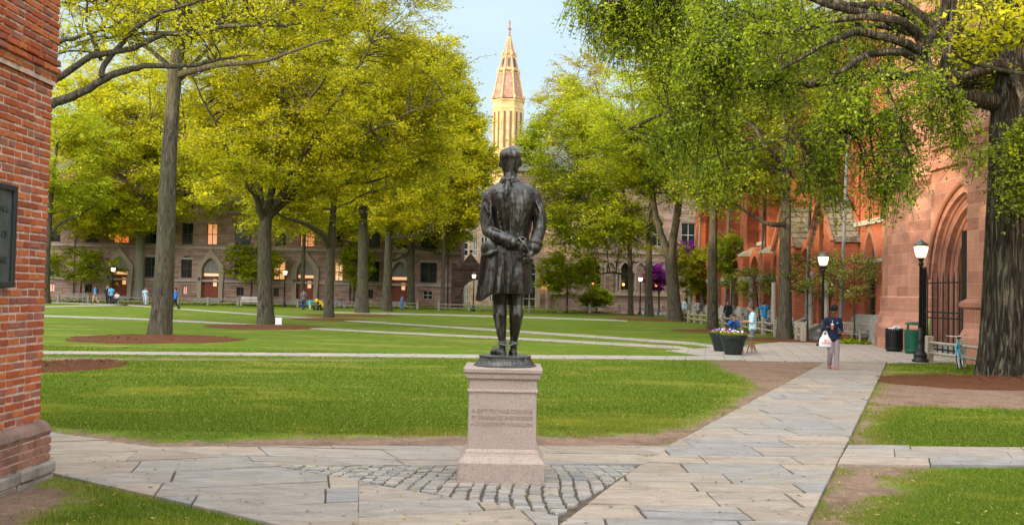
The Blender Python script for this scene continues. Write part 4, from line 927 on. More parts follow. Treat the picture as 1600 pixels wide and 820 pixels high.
s1 = MB(); octa(s1, [(wpx(26), 0), (wpx(26), zt(163)), (wpx(27.5), zt(160))]); s1.build('shaft', MT['spiretan'], spire)
s2_ = MB(); octa(s2_, [(wpx(25), zt(157)), (wpx(16.5), zt(116)), (wpx(16.5), zt(112)), (wpx(10.5), zt(89)), (wpx(10), zt(86)), (wpx(3.2), zt(60)), (wpx(2.2), zt(57))]); s2_.build('spire_cone', MT['spirestone'], spire)
s3_ = MB()
for j in range(8):
    a = 2*math.pi*j/8+math.pi/8; c, s = math.cos(a), math.sin(a)
    s3_ = MB(); s3_.tube([(wpx(r)*c, wpx(r)*s, zt(y)) for r, y in ((25.6, 157), (16.8, 114), (10.4, 88), (3, 59))], [.16, .14, .11, .07], 6)
    for y, r in ((157, 26.5), (115, 17.6), (88, 11)): s3_.ball((wpx(r)*c, wpx(r)*s, zt(y)+.2), .26, .26, .5, 6, 5)
    s3_.build('rib', MT['spiretan'], spire)
for y, r in ((172, 26.6), (236, 27), (160, 27.3), (116, 17.4), (110, 16.6), (90, 11.2), (59, 3.4)): s3_ = MB(); octa(s3_, [(wpx(r)-.35, zt(y)-.18), (wpx(r), zt(y)-.15), (wpx(r), zt(y)+.15), (wpx(r)-.35, zt(y)+.18)]); s3_.build('stone_band', MT['spiretan'], spire)
s4 = MB(); s4.tube([(0, 0, zt(59)), (0, 0, zt(47)), (0, 0, zt(33))], [wpx(1.9), wpx(1.5), wpx(.8)], 8)
for y, r in ((57, 3.2), (46, 3.0), (44, 2.4), (36, 1.8), (33, 1.4)): s4.ball((0, 0, zt(y)), wpx(r), wpx(r), wpx(1.4), 8, 6)
s4.build('finial', MT['spirestone'], spire)
for j in range(8):
    a = 2*math.pi*j/8; c, s = math.cos(a), math.sin(a); ap = .924
    def slot(r, y0, y1, w_):
        s5 = MB()
        z0, z1 = zt(y1), zt(y0); r0 = wpx(r)*ap+.04
        s5.obox((r0*c, r0*s, (z0+z1)/2), (-s*w_, c*w_, 0), (c*.08, s*.08, 0), (-c*.28*(z1-z0)/2*.8, -s*.28*(z1-z0)/2*.8, (z1-z0)/2)); s5.build('louvre_opening', MT['glass'], spire)
    slot(13.2, 94, 103, .16); slot(14, 104, 107, .16); slot(17, 113.5, 115.5, .3)
    for q_ in (-.55, .55):
        s5 = MB(); r0 = wpx(26)*ap+.02; s5.obox((r0*c-s*q_, r0*s+c*q_, (zt(178)+zt(235))/2), (-s*.2, c*.2, 0), (c*.06, s*.06, 0), (0, 0, (zt(178)-zt(235))/2)); s5.build('belfry_opening', mat('louvre_shade', (.13, .08, .05), .9), spire)
# ------------------------------------------------------------------ red brick chapel along the right
XF = 16.0
yf = lambda px: XF*FPX/(px-800)          # depth where the facade plane shows at that pixel column
red = empty('red_brick_chapel', (XF+5, 62, 0), 0, 'tall red brick chapel with pointed windows and slate-roofed porches along the right', 'building')
fr_ = Frame((XF, 41.0, 0), (0, 1, 0), (-1, 0, 0))      # u runs away from the camera
RL = 43.0
bays = [(1.0+5.2*i) for i in range(9)]
r1 = MB()
low = []; mid_ = []; top_ = []
for i, u in enumerate(bays):
    if i in (0,): low.append((u+.2, u+1.5, .4, 3.6, 'point', 1.4))
    else: low.append((u+1.5, u+3.3, 1.4, 3.0, 'point', .95))
    mid_ += [(u+1.1, u+1.8, 6.1, 8.2, 'point', .6), (u+2.9, u+3.6, 6.1, 8.2, 'point', .6)]
    top_ += [(u+1.0, u+1.9, 10.2, 13.6, 'point', .9), (u+2.7, u+3.6, 10.2, 13.6, 'point', .9)]
low = [o for o in low if o[1] < RL]; mid_ = [o for o in mid_ if o[1] < RL]; top_ = [o for o in top_ if o[1] < RL]
wall(r1, fr_, 0, RL, 0, 5.4, low, .45); wall(r1, fr_, 0, RL, 5.4, 9.6, mid_, .4); wall(r1, fr_, 0, RL, 9.6, 15.5, top_, .4)
r1.add([(XF, 41+RL, 0), (XF+12, 41+RL, 0), (XF+12, 41+RL, 15.5), (XF, 41+RL, 15.5)], [(0, 1, 2, 3)])
r1.add([(XF, 41, 6), (XF+12, 41, 6), (XF+12, 41, 15.5), (XF, 41, 15.5)], [(0, 3, 2, 1)])
r1.build('wall', MT['redbrick'], red, world=True)
r2 = MB(); fbox(r2, fr_, 0, RL, 0, 1.15, .0, .35); fbox(r2, fr_, 0, RL, 1.15, 1.3, 0, .25)
r2.build('granite_base', MT['greystone'], red, world=True)
r3 = MB()
for z in (5.3, 9.5): fbox(r3, fr_, 0, RL, z, z+.22, 0, .16)
fbox(r3, fr_, 0, RL, 15.3, 15.8, 0, .45); fbox(r3, fr_, 0, RL, 3.6, 3.75, .0, .05)
r3.build('string_course', MT['bandstone'], red, world=True)
for o in low+mid_+top_:
    a, b, lo_, sp, kind, rise = o; r5 = MB()
    arch_band(r5, fr_, arch_pts(a-.2, b+.2, sp, rise+.28, 'point'), arch_pts(a, b, sp, rise, 'point'), .0, .06); r5.build('arch_trim', MT['trimred'], red, world=True)
for k, o in enumerate(low+mid_+top_):
    a, b, lo_, sp, kind, rise = o
    window(red, fr_, a, b, lo_, sp, kind, rise, MT['frame_dark'], MT['glass'], .3, 2, 3)
for i, u in enumerate(bays):
    if u+.1 > RL-.6 or i == 0: continue
    b_ = MB(); b_.m = 0
    fbox(b_, fr_, u-.5, u+.5, 0, 4.6, .0, 1.0); fbox(b_, fr_, u-.45, u+.45, 4.6, 8.9, 0, .75); fbox(b_, fr_, u-.4, u+.4, 8.9, 14.2, 0, .5)
    bo = b_.build('buttress', MT['redbrick'], red, world=True)
    for z, o1, o2, w_ in ((4.6, 1.08, .75, .56), (8.9, .83, .5, .5), (14.2, .58, .1, .45)):
        b2 = MB(); b2.add([fr_(u-w_, z, 0), fr_(u+w_, z, 0), fr_(u+w_, z, o1), fr_(u-w_, z, o1), fr_(u-w_, z+.14, o1), fr_(u+w_, z+.14, o1), fr_(u+w_, z+.6, o2-.35), fr_(u-w_, z+.6, o2-.35), fr_(u-w_, z+.6, 0), fr_(u+w_, z+.6, 0)],
               [(0, 1, 2, 3), (3, 2, 5, 4), (4, 5, 6, 7), (7, 6, 9, 8), (0, 3, 4, 7, 8), (1, 9, 6, 5, 2)]); b2.build('buttress_cap', MT['bandstone'], bo, world=True)
    b2 = MB(); fbox(b2, fr_, u-.56, u+.56, 0, 1.3, .0, 1.12); b2.build('buttress_foot', MT['bandstone'], bo, world=True)
    b2 = MB(); fbox(b2, fr_, u-.52, u+.52, 3.0, 3.3, .0, 1.03); b2.build('buttress_band', MT['bandstone'], bo, world=True)
# engaged columns of the low arcade
for i, u in enumerate(bays[1:]):
    for du in (1.15, 3.65):
        if u+du > RL-.4: continue
        c1 = MB(); p_ = fr_(u+du, 0, .7); c1.lathe([(.26, 1.15), (.26, 1.3), (.17, 1.4), (.16, 2.8), (.28, 3.15), (.28, 3.3)], (p_.x, p_.y, 0), 10)
        fbox(c1, fr_, u+du-.3, u+du+.3, .3, 1.15, .35, 1.05)
        c1.build('column', MT['greystone'], red, world=True)
    if u+3.7 < RL:
        c2 = MB(); arch_band(c2, fr_, arch_pts(u+.9, u+3.9, 3.3, 1.7, 'point'), arch_pts(u+1.35, u+3.45, 3.3, 1.25, 'point'), .0, .85); c2.build('arcade_arch', MT['redbrick'], red, world=True)
# porches: gabled, slate roofs sloping towards and away from the camera
def porch(ua_, ub_, proj, ze, zr):
    um = (ua_+ub_)/2; wl_ = MB(); ff = Frame(fr_(ua_, 0, proj), (0, 1, 0), (-1, 0, 0)); W_ = ub_-ua_
    wall(wl_, ff, 0, W_, 0, ze, [(W_/2-.7, W_/2+.7, .3, 2.3, 'point', 1.6)], .5)
    wl_.add([ff(0, ze), ff(W_, ze), ff(W_/2, zr)], [(0, 1, 2)])
    fbox(wl_, fr_, ua_, ua_+.35, 0, ze, 0, proj-.004); fbox(wl_, fr_, ub_-.35, ub_, 0, ze, 0, proj-.004)
    o = wl_.build('porch', MT['redbrick'], red, world=True)
    rf = MB()
    for (e, s_) in ((ua_-.25, 1), (ub_+.25, -1)):
        A = fr_(e, ze-.12, proj+.15); B = fr_(um, zr+.12, proj+.15); C_ = fr_(um, zr+.12, 0); D = fr_(e, ze-.12, 0); t = Vector((0, 0, .14))
        rf.add([A, B, C_, D, A+t, B+t, C_+t, D+t], [(0, 1, 2, 3), (4, 7, 6, 5), (0, 4, 5, 1), (3, 2, 6, 7), (0, 3, 7, 4)])
    for k in range(6):
        t = k/6; e = ua_-.25; y_ = e+(um-e)*t; z_ = ze-.12+(zr+.24-ze)*t; fbox(rf, fr_, y_-.02, y_+.03, z_+.12, z_+.19, 0, proj+.16)
    rf.build('porch_roof', MT['slate_brown'], o, world=True)
    cp = MB(); n = 2
    cp.bar(fr_(ua_-.3, ze-.1, proj+.2), fr_(um, zr+.2, proj+.2), .14, .16); cp.bar(fr_(ub_+.3, ze-.1, proj+.2), fr_(um, zr+.2, proj+.2), .14, .16)
    cp.build('porch_coping', MT['trimred'], o, world=True)
    for c in (ua_+.35, ub_-.35): cp = MB(); cp.tube([fr_(c, .5, proj+.22), fr_(c, 2.8, proj+.22)], .13, 8); cp.build('column', MT['bandstone'], o, world=True)
YP1 = yf(1342)-41; porch(YP1, YP1+3.0, 1.15, 4.7, 6.7)
YP2 = yf(1277)-41; porch(YP2, YP2+3.4, 1.2, 4.7, 6.7)
for px, nm in ((1345, 1), (1288, 1), (1212, 1), (1155, 1), (1108, 1)):
    d_ = MB(); u = yf(px)-41-.4; d_.tube([fr_(u, .3, 1.05 if nm else .2), fr_(u, 5.6, .9), fr_(u, 15.2, .6)], .075, 7)
    for z in (2, 4.6, 8, 12): d_.tube([fr_(u, z, 1.02-.03*z), fr_(u, z+.12, 1.02-.03*z)], .11, 7)
    d_.build('drainpipe', mat('grey_pipe', (.14, .17, .19), .5), red, world=True)
r9 = MB(); r9.add([(XF-.5, 41, 15.7), (XF-.5, 41+RL, 15.7), (XF+7, 41+RL, 24), (XF+7, 41, 24), (XF+14, 41, 15.7), (XF+14, 41+RL, 15.7)], [(0, 3, 2, 1), (3, 4, 5, 2), (0, 4, 3), (1, 2, 5)])
r9.build('roof', MT['slate'], red, world=True)
# ------------------------------------------------------------------ sandstone portal tower
twr = empty('sandstone_tower', (18, 34, 0), 0, 'pink sandstone tower with deep pointed portal and octagonal corner turret at the right', 'tower')
TP = [(15.95, 41.35), (15.45, 39.4), (15.42, 37.3), (15.78, 36.5), (15.78, 35.75)]
t1 = MB()
def strip(mb, pts, z0, z1, o=0.0):
    for (a, b) in zip(pts[:-1], pts[1:]):
        d = Vector((b[0]-a[0], b[1]-a[1], 0)); mb.add([(a[0], a[1], z0), (b[0], b[1], z0), (b[0], b[1], z1), (a[0], a[1], z1)], [(0, 1, 2, 3)])
def off(pts, o):
    out = []
    for i, p in enumerate(pts):
        a = pts[max(0, i-1)]; b = pts[min(len(pts)-1, i+1)]; d = Vector((b[0]-a[0], b[1]-a[1], 0)).normalized(); n = Vector((-abs(d.y)-.0, d.x*(-1 if d.y < 0 else 1), 0))
        out.append((p[0]-o*abs(d.y), p[1]-o*(-d.x if d.y < 0 else d.x)))
    return out
def plinth(mb, pts, prof):
    for (o0, z0), (o1, z1) in zip(prof[:-1], prof[1:]):
        A = off(pts, o0); B = off(pts, o1)
        for i in range(len(pts)-1): mb.add([(A[i][0], A[i][1], z0), (A[i+1][0], A[i+1][1], z0), (B[i+1][0], B[i+1][1], z1), (B[i][0], B[i][1], z1)], [(0, 1, 2, 3)])
TP = [(17.2, 42.2)]+TP
plinth(t1, TP, [(.42, 0), (.42, .9), (.30, 1.05), (.14, 1.45), (.10, 1.5), (.10, 2.05), (0, 2.12), (0, 6.5), (0, 6.62), (-.12, 7.3), (-.12, 22)])
# portal plane
XPo = 15.62; fp_ = Frame((XPo, 20.0, 0), (0, 1, 0), (-1, 0, 0)); pc = 13.2; hw = 2.42
wall(t1, fp_, 11.9-3.4, 15.8, 0, 6.9, [(pc-hw, min(15.75, pc+hw), 0, 2.75, 'point', 3.0)], .3)
wall(t1, fp_, 0, 15.8, 6.9, 22, [(12.2, 12.9, 7.9, 10.8, 'point', .7), (13.3, 14.0, 7.9, 10.8, 'point', .7)], .5)
fbox(t1, fp_, 0, 8.6, 0, 6.9, -2, 0)
fbox(t1, fp_, 0, .2, 0, 22, -9, -.01); fbox(t1, fp_, 0, 22, 21.8, 22, -9, -.01)
t1.build('wall', MT['redstone'], twr, world=True)
t2 = MB()
for k in range(5):                                        # stepped orders going inwards
    w_ = hw-.28*k; s_ = 2.75; rs = 3.0-.36*k; n = 12
    o_ = arch_pts(pc-w_, pc+w_, s_, rs, 'point', n); i_ = arch_pts(pc-w_+.28, pc+w_-.28, s_, rs-.36, 'point', n)
    fo = -.30-.34*k
    arch_band(t2, fp_, [(o_[0][0], 0)]+o_+[(o_[-1][0], 0)], [(i_[0][0], 0)]+i_+[(i_[-1][0], 0)], fo-.34, fo)
t2.build('portal_order', MT['trimred2'], twr, world=True)
t3 = MB()
for k in range(6):
    w_ = hw-.28*k+.02; rs = 3.0-.36*k+.03; o_ = arch_pts(pc-w_, pc+w_, 2.75, rs, 'point', 12)
    ftube(t3, fp_, [(o_[0][0], .3)]+o_+[(o_[-1][0], .3)], -.27-.34*k+.02, .085, 8)
    if k < 5:
        w_ -= .14; rs -= .18; o_ = arch_pts(pc-w_, pc+w_, 2.75, rs, 'point', 12); ftube(t3, fp_, [(o_[0][0], .3)]+o_+[(o_[-1][0], .3)], -.27-.34*k-.03, .05, 6)
o_ = arch_pts(pc-hw-.3, pc+hw+.25, 2.75, 3.35, 'point', 12); ftube(t3, fp_, o_, .08, .1, 8)
fbox(t3, fp_, 8, 15.8, 6.75, 7.0, 0, .22); fbox(t3, fp_, 11.4, 15.6, 7.5, 7.75, 0, .2)
plinth(t3, TP, [(0, 6.36), (.2, 6.5), (.2, 6.68), (0, 6.74)])
t3.build('portal_moulding', MT['trimred'], twr, world=True, smooth=False)
t4 = MB(); fbox(t4, fp_, pc-1.05, pc+1.05, 0, 3.8, -2.35, -2.2)
for i in range(5): fbox(t4, fp_, pc-1.0+.42*i, pc-.96+.42*i, .1, 3.7, -2.2, -2.16)
t4.build('door', mat('dark_oak_door', (.02, .014, .012), .5), twr, world=True)
for a in (12.2, 13.3): window(twr, fp_, a, a+.7, 7.9, 10.8, 'point', .7, MT['frame_dark'], MT['glass'], .4, 1, 4)
t5 = MB()                                                # projecting pier right of the portal
PR = [(15.6, 31.0), (14.72, 30.95), (14.58, 30.75), (14.58, 29.1), (14.72, 28.9), (15.6, 28.85)]
for (g0, z0), (g1, z1) in zip([(.18, 0), (.18, .8), (.07, 1.1), (.07, 1.7), (.17, 1.78), (.17, 1.92), (.0, 2.05), (0, 7.2), (.14, 7.3), (.14, 7.5), (-.05, 7.9)], [(.18, .8), (.07, 1.1), (.07, 1.7), (.17, 1.78), (.17, 1.92), (.0, 2.05), (0, 7.2), (.14, 7.3), (.14, 7.5), (-.05, 7.9), (-.05, 20)]):
    def g_(p, g): cx, cy_ = 15.6, 29.9; return (p[0]-(g if p[0] < 15.5 else 0), p[1]+(g if p[1] > cy_ else -g))
    for a, b in zip(PR[:-1], PR[1:]):
        A0, B0, A1, B1_ = g_(a, g0), g_(b, g0), g_(a, g1), g_(b, g1)
        t5.add([(*A0, z0), (*B0, z0), (*B1_, z1), (*A1, z1)], [(0, 1, 2, 3)])
t5.build('pier', MT['redstone'], twr, world=True)
t6 = MB()
for k in range(3): fbox(t6, fp_, pc-2.3, pc+2.1, 0, .14*(3-k), -2.2, .0+.35*k)
t6.build('steps', MT['greystone'], twr, world=True)
# iron gates in front of the portal
ig = empty('iron_gate', (15.2, 33.4, 0), 0, 'black iron railing gate standing open in front of the pointed portal', 'gate')
i1 = MB(); Xg = 15.25
for y_ in np.arange(32.25, 35.45, .42): i1.tube([(Xg, y_, .05), (Xg, y_, 2.75), (Xg, y_, 3.0)], [.024, .024, .004], 6)
for z in (.25, 1.35, 1.55, 2.6): i1.box(Xg-.02, Xg+.02, 32.1, 35.5, z-.025, z+.025)
i1.build('gate_leaf', MT['black_iron'], ig, world=True)
for y_ in (32.1, 35.5): i2 = MB(); i2.box(Xg-.07, Xg+.07, y_-.07, y_+.07, 0, 3.05); i2.ball((Xg, y_, 3.12), .1, n=8); i2.build('post', MT['black_iron'], ig, world=True)
i3 = MB(); i3.box(Xg-.3, Xg-.22, 31.2, 31.9, 0, 4.3); i3.box(Xg-.05, Xg+.02, 31.2, 31.35, 0, 3.6)
i3.build('gate_panel', MT['black_iron'], ig, world=True)
# unseen buildings that close the quadrangle: they keep the low sun off the lawn
def block(name, x0, x1, y0, y1, h, label):
    e = empty(name, ((x0+x1)/2, (y0+y1)/2, 0), 0, label, 'building')
    b_ = MB(); b_.box(x0, x1, y0, y1, 0, h); b_.build('wall', MT['redbrick'], e, world=True)
    r_ = MB(); mx_ = (x0+x1)/2; my = (y0+y1)/2
    if x1-x0 > y1-y0: r_.add([(x0, y0-.4, h), (x1, y0-.4, h), (x1, my, h+5), (x0, my, h+5), (x0, y1+.4, h), (x1, y1+.4, h)], [(0, 1, 2, 3), (3, 2, 5, 4), (0, 3, 4), (1, 5, 2)])
    else: r_.add([(x0-.4, y0, h), (mx_, y0, h+5), (mx_, y1, h+5), (x0-.4, y1, h), (x1+.4, y0, h), (x1+.4, y1, h)], [(0, 1, 2, 3), (1, 4, 5, 2), (0, 4, 1), (3, 2, 5)])
    r_.build('roof', MT['slate'], e, world=True)
    return e
SHADE = True
if SHADE:
    block('brick_hall', -92, -78, -110, 104, 13.0, 'long red brick hall closing the west side of the lawn, out of view')
    block('brick_hall', -76, 30, -62, -48, 17, 'red brick hall behind the viewer closing the courtyard, out of view')
# ------------------------------------------------------------------ sculpting kit: overlapping solids fused into one skin
class Blob:
    def __init__(s): s.b = MB()
    def cap(s, a, b, ra, rb, n=12):
        a, b = Vector(a), Vector(b); s.b.ball(a, ra, n=n, k=8); s.b.ball(b, rb, n=n, k=8)
        if (b-a).length > 1e-4: s.b.tube([a, b], [ra, rb], n)
        return s
    def chain(s, pts, n=12):
        for (a, b) in zip(pts[:-1], pts[1:]): s.cap(a[0], b[0], a[1], b[1], n)
        return s
    def ball(s, c, rx, ry=None, rz=None, n=16, k=10): s.b.ball(Vector(c), rx, ry, rz, n, k); return s
    def ell(s, c, r, rot):
        "rotated ellipsoid"
        mb = MB(); mb.ball((0, 0, 0), *r, 12, 8); M_ = rot
        s.b.add([Vector(c)+M_@Vector(v) for v in mb.v], mb.f); return s
    def loft(s, rings):
        n = len(rings[0]); vs_ = [v for r in rings for v in r]; fs = []
        for i in range(len(rings)-1):
            for j in range(n): fs.append((i*n+j, i*n+(j+1) % n, (i+1)*n+(j+1) % n, (i+1)*n+j))
        fs.append(tuple(range(n))[::-1]); fs.append(tuple((len(rings)-1)*n+j for j in range(n))); s.b.add(vs_, fs); return s
    def fuse(s, name, mat, parent, voxel=.01, smooth=4, world=False, disp=None):
        me = s.b.mesh('tmp'); bm = bmesh.new(); bm.from_mesh(me); bmesh.ops.recalc_face_normals(bm, faces=bm.faces); bm.to_mesh(me); bm.free()
        o = bpy.data.objects.new('tmp', me); C.objects.link(o)
        m = o.modifiers.new('r', 'REMESH'); m.mode = 'VOXEL'; m.voxel_size = voxel
        if smooth: m = o.modifiers.new('s', 'SMOOTH'); m.factor = .5; m.iterations = smooth
        dg = bpy.context.evaluated_depsgraph_get(); e = o.evaluated_get(dg); me2 = bpy.data.meshes.new_from_object(e)
        bpy.data.objects.remove(o)
        if disp:
            for v in me2.vertices: v.co = disp(v.co.copy())
        return link(name, me2, mat, parent, True, world)
def text_mesh(txt, size, ext, space=1.0):
    cu = bpy.data.curves.new('t', 'FONT'); cu.body = txt; cu.size = size; cu.extrude = ext; cu.align_x = 'CENTER'; cu.align_y = 'CENTER'; cu.space_character = space; cu.resolution_u = 3
    o = bpy.data.objects.new('t', cu); C.objects.link(o); dg = bpy.context.evaluated_depsgraph_get(); me = bpy.data.meshes.new_from_object(o.evaluated_get(dg))
    bpy.data.objects.remove(o); return me
# ------------------------------------------------------------------ bronze statue
m = NT('bronze'); p = m.n('TexCoord').outputs['Object']; geo = m.n('NewGeometry'); po = geo.outputs['Pointiness']
sx = m.n('SeparateXYZ'); m.set(sx.inputs[0], geo.outputs['Normal'])
st_ = m.noise(m.mapping(p, (9, 9, 1.3)), 1.8, 6, .65, .3); bl = m.noise(p, 5, 5, .6)
c = m.mix(m.ramp(bl, [(.35, 0), (.65, 1)]), (.011, .008, .006), (.036, .025, .018))
c = m.mix(m.math('MULTIPLY', m.ramp(st_, [(.52, 0), (.68, .9)]), m.ramp(bl, [(.3, .35), (.7, .9)])), c, (.20, .22, .21))  # grey patina streaks, lightened to stand in for highlights on the folds
c = m.mix(m.math('MULTIPLY', m.ramp(sx.outputs[2], [(.25, 0), (.85, .75)]), m.ramp(bl, [(.3, .5), (.6, 1)])), c, (.10, .115, .115))
c = m.mix(m.ramp(po, [(.515, 0), (.60, .6)]), c, (.19, .19, .175))
ro = m.ramp(st_, [(.4, .34), (.7, .5)])
m.bsdf(c, ro, m.bump(m.math('ADD', bl, m.noise(p, 40, 3)), .25, .008), metal=.55, spec=.5); MT['bronze'] = m.m
m = NT('granite'); p = m.n('TexCoord').outputs['Object']
v = m.noise(p, 60, 3, .6); v2 = m.noise(p, 3.2, 6, .7, .4)
c = m.mix(m.ramp(v, [(.35, 0), (.65, 1)]), (.29, .215, .185), (.43, .35, .31)); c = m.mix(m.ramp(v, [(.62, 0), (.68, .7)]), c, (.16, .12, .11))
c = m.mix(m.ramp(v2, [(.5, 0), (.75, .5)]), c, (.24, .19, .165)); 
c = m.mix(m.ramp(m.noise(p, 9, 5, .7), [(.66, 0), (.72, .6)]), c, (.12, .12, .11))
m.bsdf(c, .6, m.bump(v, .12, .004), spec=.35); MT['granite'] = m.m
YS = 10.17; SXO = P(790, 560, YS).x
SO = Vector((SXO, YS, 0))
def SPt(px, py, dy=0.0): return P(px, py, YS+dy)-SO
statue = empty('statue', tuple(SO), 0, 'dark bronze statue of a man seen from behind, hands bound, on a pink granite pedestal', 'statue')
pcx = P(784, 700, YS).x-SXO
def sqloft(prof, name, mt, parent, ch=.012):
    rings = []
    for (r, z) in prof:
        c_ = min(ch, r*.1); rings.append([(pcx+x, y, z) for x, y in ((-r+c_, -r), (r-c_, -r), (r, -r+c_), (r, r-c_), (r-c_, r), (-r+c_, r), (-r, r-c_), (-r, -r+c_))])
    b = Blob(); b.loft(rings); o = b.b.build(name, mt, parent); o.modifiers.new('bevel', 'BEVEL').width = .004; return o
ped = sqloft([(.352, .34), (.347, .93)], 'pedestal', MT['granite'], statue)
sqloft([(.441, .0), (.441, .225), (.434, .238), (.425, .245), (.392, .285), (.378, .315), (.376, .33), (.366, .345), (.352, .36)], 'pedestal_base', MT['granite'], ped)
sqloft([(.347, .90), (.350, .925), (.362, .935), (.362, .952), (.350, .962), (.348, 1.045), (.355, 1.06), (.378, 1.075), (.380, 1.12), (.402, 1.135), (.405, 1.172), (.398, 1.178)], 'pedestal_cap', MT['granite'], ped)
MT['cut'] = mat('cut_letter', (.29, .20, .17), .9, .1)
for i, t in enumerate(('A GIFT TO YALE COLLEGE', 'BY GRADUATES AND FRIENDS', 'A MDCCCCXIII')):
    pass
for i, t in enumerate(('A GIFT TO YALE COLLEGE', 'BY GRADUATES AND FRIENDS', 'A D DUODRAM XAUALLON')):
    me = text_mesh(t, .058, .0012, .98); me.transform(Matrix.Translation((pcx, -.3525+.0016*0, .74-.066*i)) @ Matrix.Rotation(math.pi/2, 4, 'X'))
    wd = max(v.co.x for v in me.vertices)-min(v.co.x for v in me.vertices); k = min(1, .62/wd)
    for v in me.vertices: v.co.x = pcx+(v.co.x-pcx)*k
    link('inscription', me, MT['cut'], ped)
zb = 1.178; rim = SPt(790, 565).z
bb = MB(); bcx = P(789, 565, YS).x-SXO
bb.lathe([(.330, zb), (.330, zb+.012), (.312, zb+.022), (.285, zb+.055), (.270, zb+.088), (.268, zb+.095), (.276, zb+.098), (.276, zb+.110), (.268, zb+.112)], (bcx, 0, 0), 64)
plin = bb.build('bronze_base', MT['bronze'], statue, smooth=False)
me = text_mesh('LIFE TO LOSE FOR MY', .052, .003, 1.05); w0 = max(v.co.x for v in me.vertices)
for v in me.vertices:
    x, y, z = v.co; t = (y+.02)/.05; r = .306-.03*t+z+.001; a = x/w0*1.12; v.co = Vector((bcx+math.sin(a)*r, -math.cos(a)*r, zb+.036+y*.9+.008))
link('inscription', me, MT['bronze'], plin)
ZF = zb+.11
b = Blob()
def ring(px, py, hw, dep, dy, fold=0, nf=9, ph=0, vent=0, tail=0, n=56):
    c = SPt(px, py, dy); out = []; k = 1/147.5
    for j in range(n):
        a = 2*math.pi*j/n; co, si = math.cos(a), math.sin(a)
        e = 1+fold*math.sin(nf*a+ph)+fold*.6*math.sin((nf*1.7)*a+ph*2)
        if vent: e -= vent*math.exp(-((a-4.62)/.09)**2)
        z = c.z-(tail*max(0, -co)**3*math.exp(-((si+.2)/.9)**2) if tail else 0)
        out.append((c.x+co*hw*k*e, c.y+si*dep*e, z))
    return out
b.loft([ring(797, 278, 12, .07, 0), ring(798, 287, 20, .10, .0), ring(799.5, 293, 33, .125, 0), ring(800, 297, 37, .14, 0), ring(800, 303, 39.5, .153, -.001), ring(800, 310, 39, .163, -.002), ring(800, 318, 38, .169, -.003), ring(800, 328, 36.5, .170, -.002), ring(799.5, 340, 33, .165, 0, .01),
        ring(798, 362, 29.5, .148, .0, .015), ring(796, 378, 30.5, .152, 0, .02, 7, 1), ring(794, 396, 35, .185, -.0, .04, 7, 1, .07), ring(791.5, 420, 37, .205, -.0, .07, 8, 2, .16), ring(789.5, 442, 38.5, .22, -.0, .09, 8, 2.2, .22, .03), ring(788.5, 458, 39.5, .225, -.0, .10, 8, 2.3, .26, .10)])
torso_top = b
# pocket flap and coat tail at the left
b.ell(SPt(766, 386, -.13), (.085, .035, .075), Matrix.Rotation(.30, 3, 'Y')); b.ell(SPt(756, 388, -.04), (.035, .12, .075), Matrix.Identity(3)); b.chain([(SPt(753, 398, -.08), .018), (SPt(764, 397, -.165), .018), (SPt(776, 391, -.19), .016)], 8)
b.chain([(SPt(757, 400, -.03), .04), (SPt(752, 440, 0), .032), (SPt(751, 464, .03), .022)])
# arms
b.chain([(SPt(773, 301), .080), (SPt(765, 308), .080), (SPt(761.5, 325, -.01), .070), (SPt(760.5, 345, -.03), .070), (SPt(763, 361, -.06), .068), (SPt(775, 369, -.13), .064), (SPt(790, 375, -.19), .064), (SPt(800, 379, -.215), .068)])
b.chain([(SPt(803, 379.5, -.222), .040), (SPt(808, 381, -.225), .034)])
b.chain([(SPt(826, 301), .080), (SPt(834, 308), .080), (SPt(840.5, 325, 0), .070), (SPt(844, 343, -.02), .073), (SPt(843, 357, -.04), .070), (SPt(839, 372, -.09), .067), (SPt(835, 388, -.14), .068)])
b.chain([(SPt(831, 393, -.155), .042), (SPt(829, 397, -.17), .038)])
for (c0, c1, r) in ((SPt(794, 377, -.20), SPt(799, 379, -.213), .077), (SPt(838, 378, -.11), SPt(836.5, 383, -.125), .077)):
    b.b.tube([c0, c1], r, 20)
for k, (x0, y0, x1, y1, d0_, d1_) in enumerate(((757, 318, 768, 352, -.07, -.10), (766, 316, 764, 350, -.09, -.12), (768, 356, 792, 366, -.14, -.20), (846, 320, 838, 352, -.07, -.10), (838, 316, 848, 348, -.08, -.09), (836, 362, 845, 350, -.12, -.08))):
    b.chain([(SPt(x0, y0, d0_), .010), (SPt((x0+x1)/2+1.5, (y0+y1)/2, (d0_+d1_)/2-.012), .014), (SPt(x1, y1, d1_), .010)], 6)
# clasped hands
b.ell(SPt(809, 381, -.225), (.055, .028, .038), Matrix.Rotation(.25, 3, 'Y'))
for i, (dx, dy_) in enumerate(((0, 0), (1, 3.6), (1.5, 7), (1.2, 10.2))): b.chain([(SPt(812+dx, 377+dy_, -.235), .015), (SPt(820+dx, 378+dy_*1.05, -.25), .0145), (SPt(825+dx*.5, 381+dy_, -.235), .013), (SPt(824, 384+dy_*.9, -.215), .012)], 8)
b.chain([(SPt(806, 378, -.235), .016), (SPt(811, 372, -.25), .015), (SPt(818, 371, -.245), .013)], 8)
b.ell(SPt(826, 399, -.185), (.040, .030, .050), Matrix.Rotation(-.3, 3, 'Y'))
for i in range(4): b.chain([(SPt(819+i*4.2, 404, -.20), .0145), (SPt(818+i*4.2, 411, -.185), .0135), (SPt(819+i*4.2, 412, -.15), .0125)], 8)
b.chain([(SPt(818, 397, -.20), .015), (SPt(813, 402, -.19), .014), (SPt(813, 407, -.175), .012)], 8)
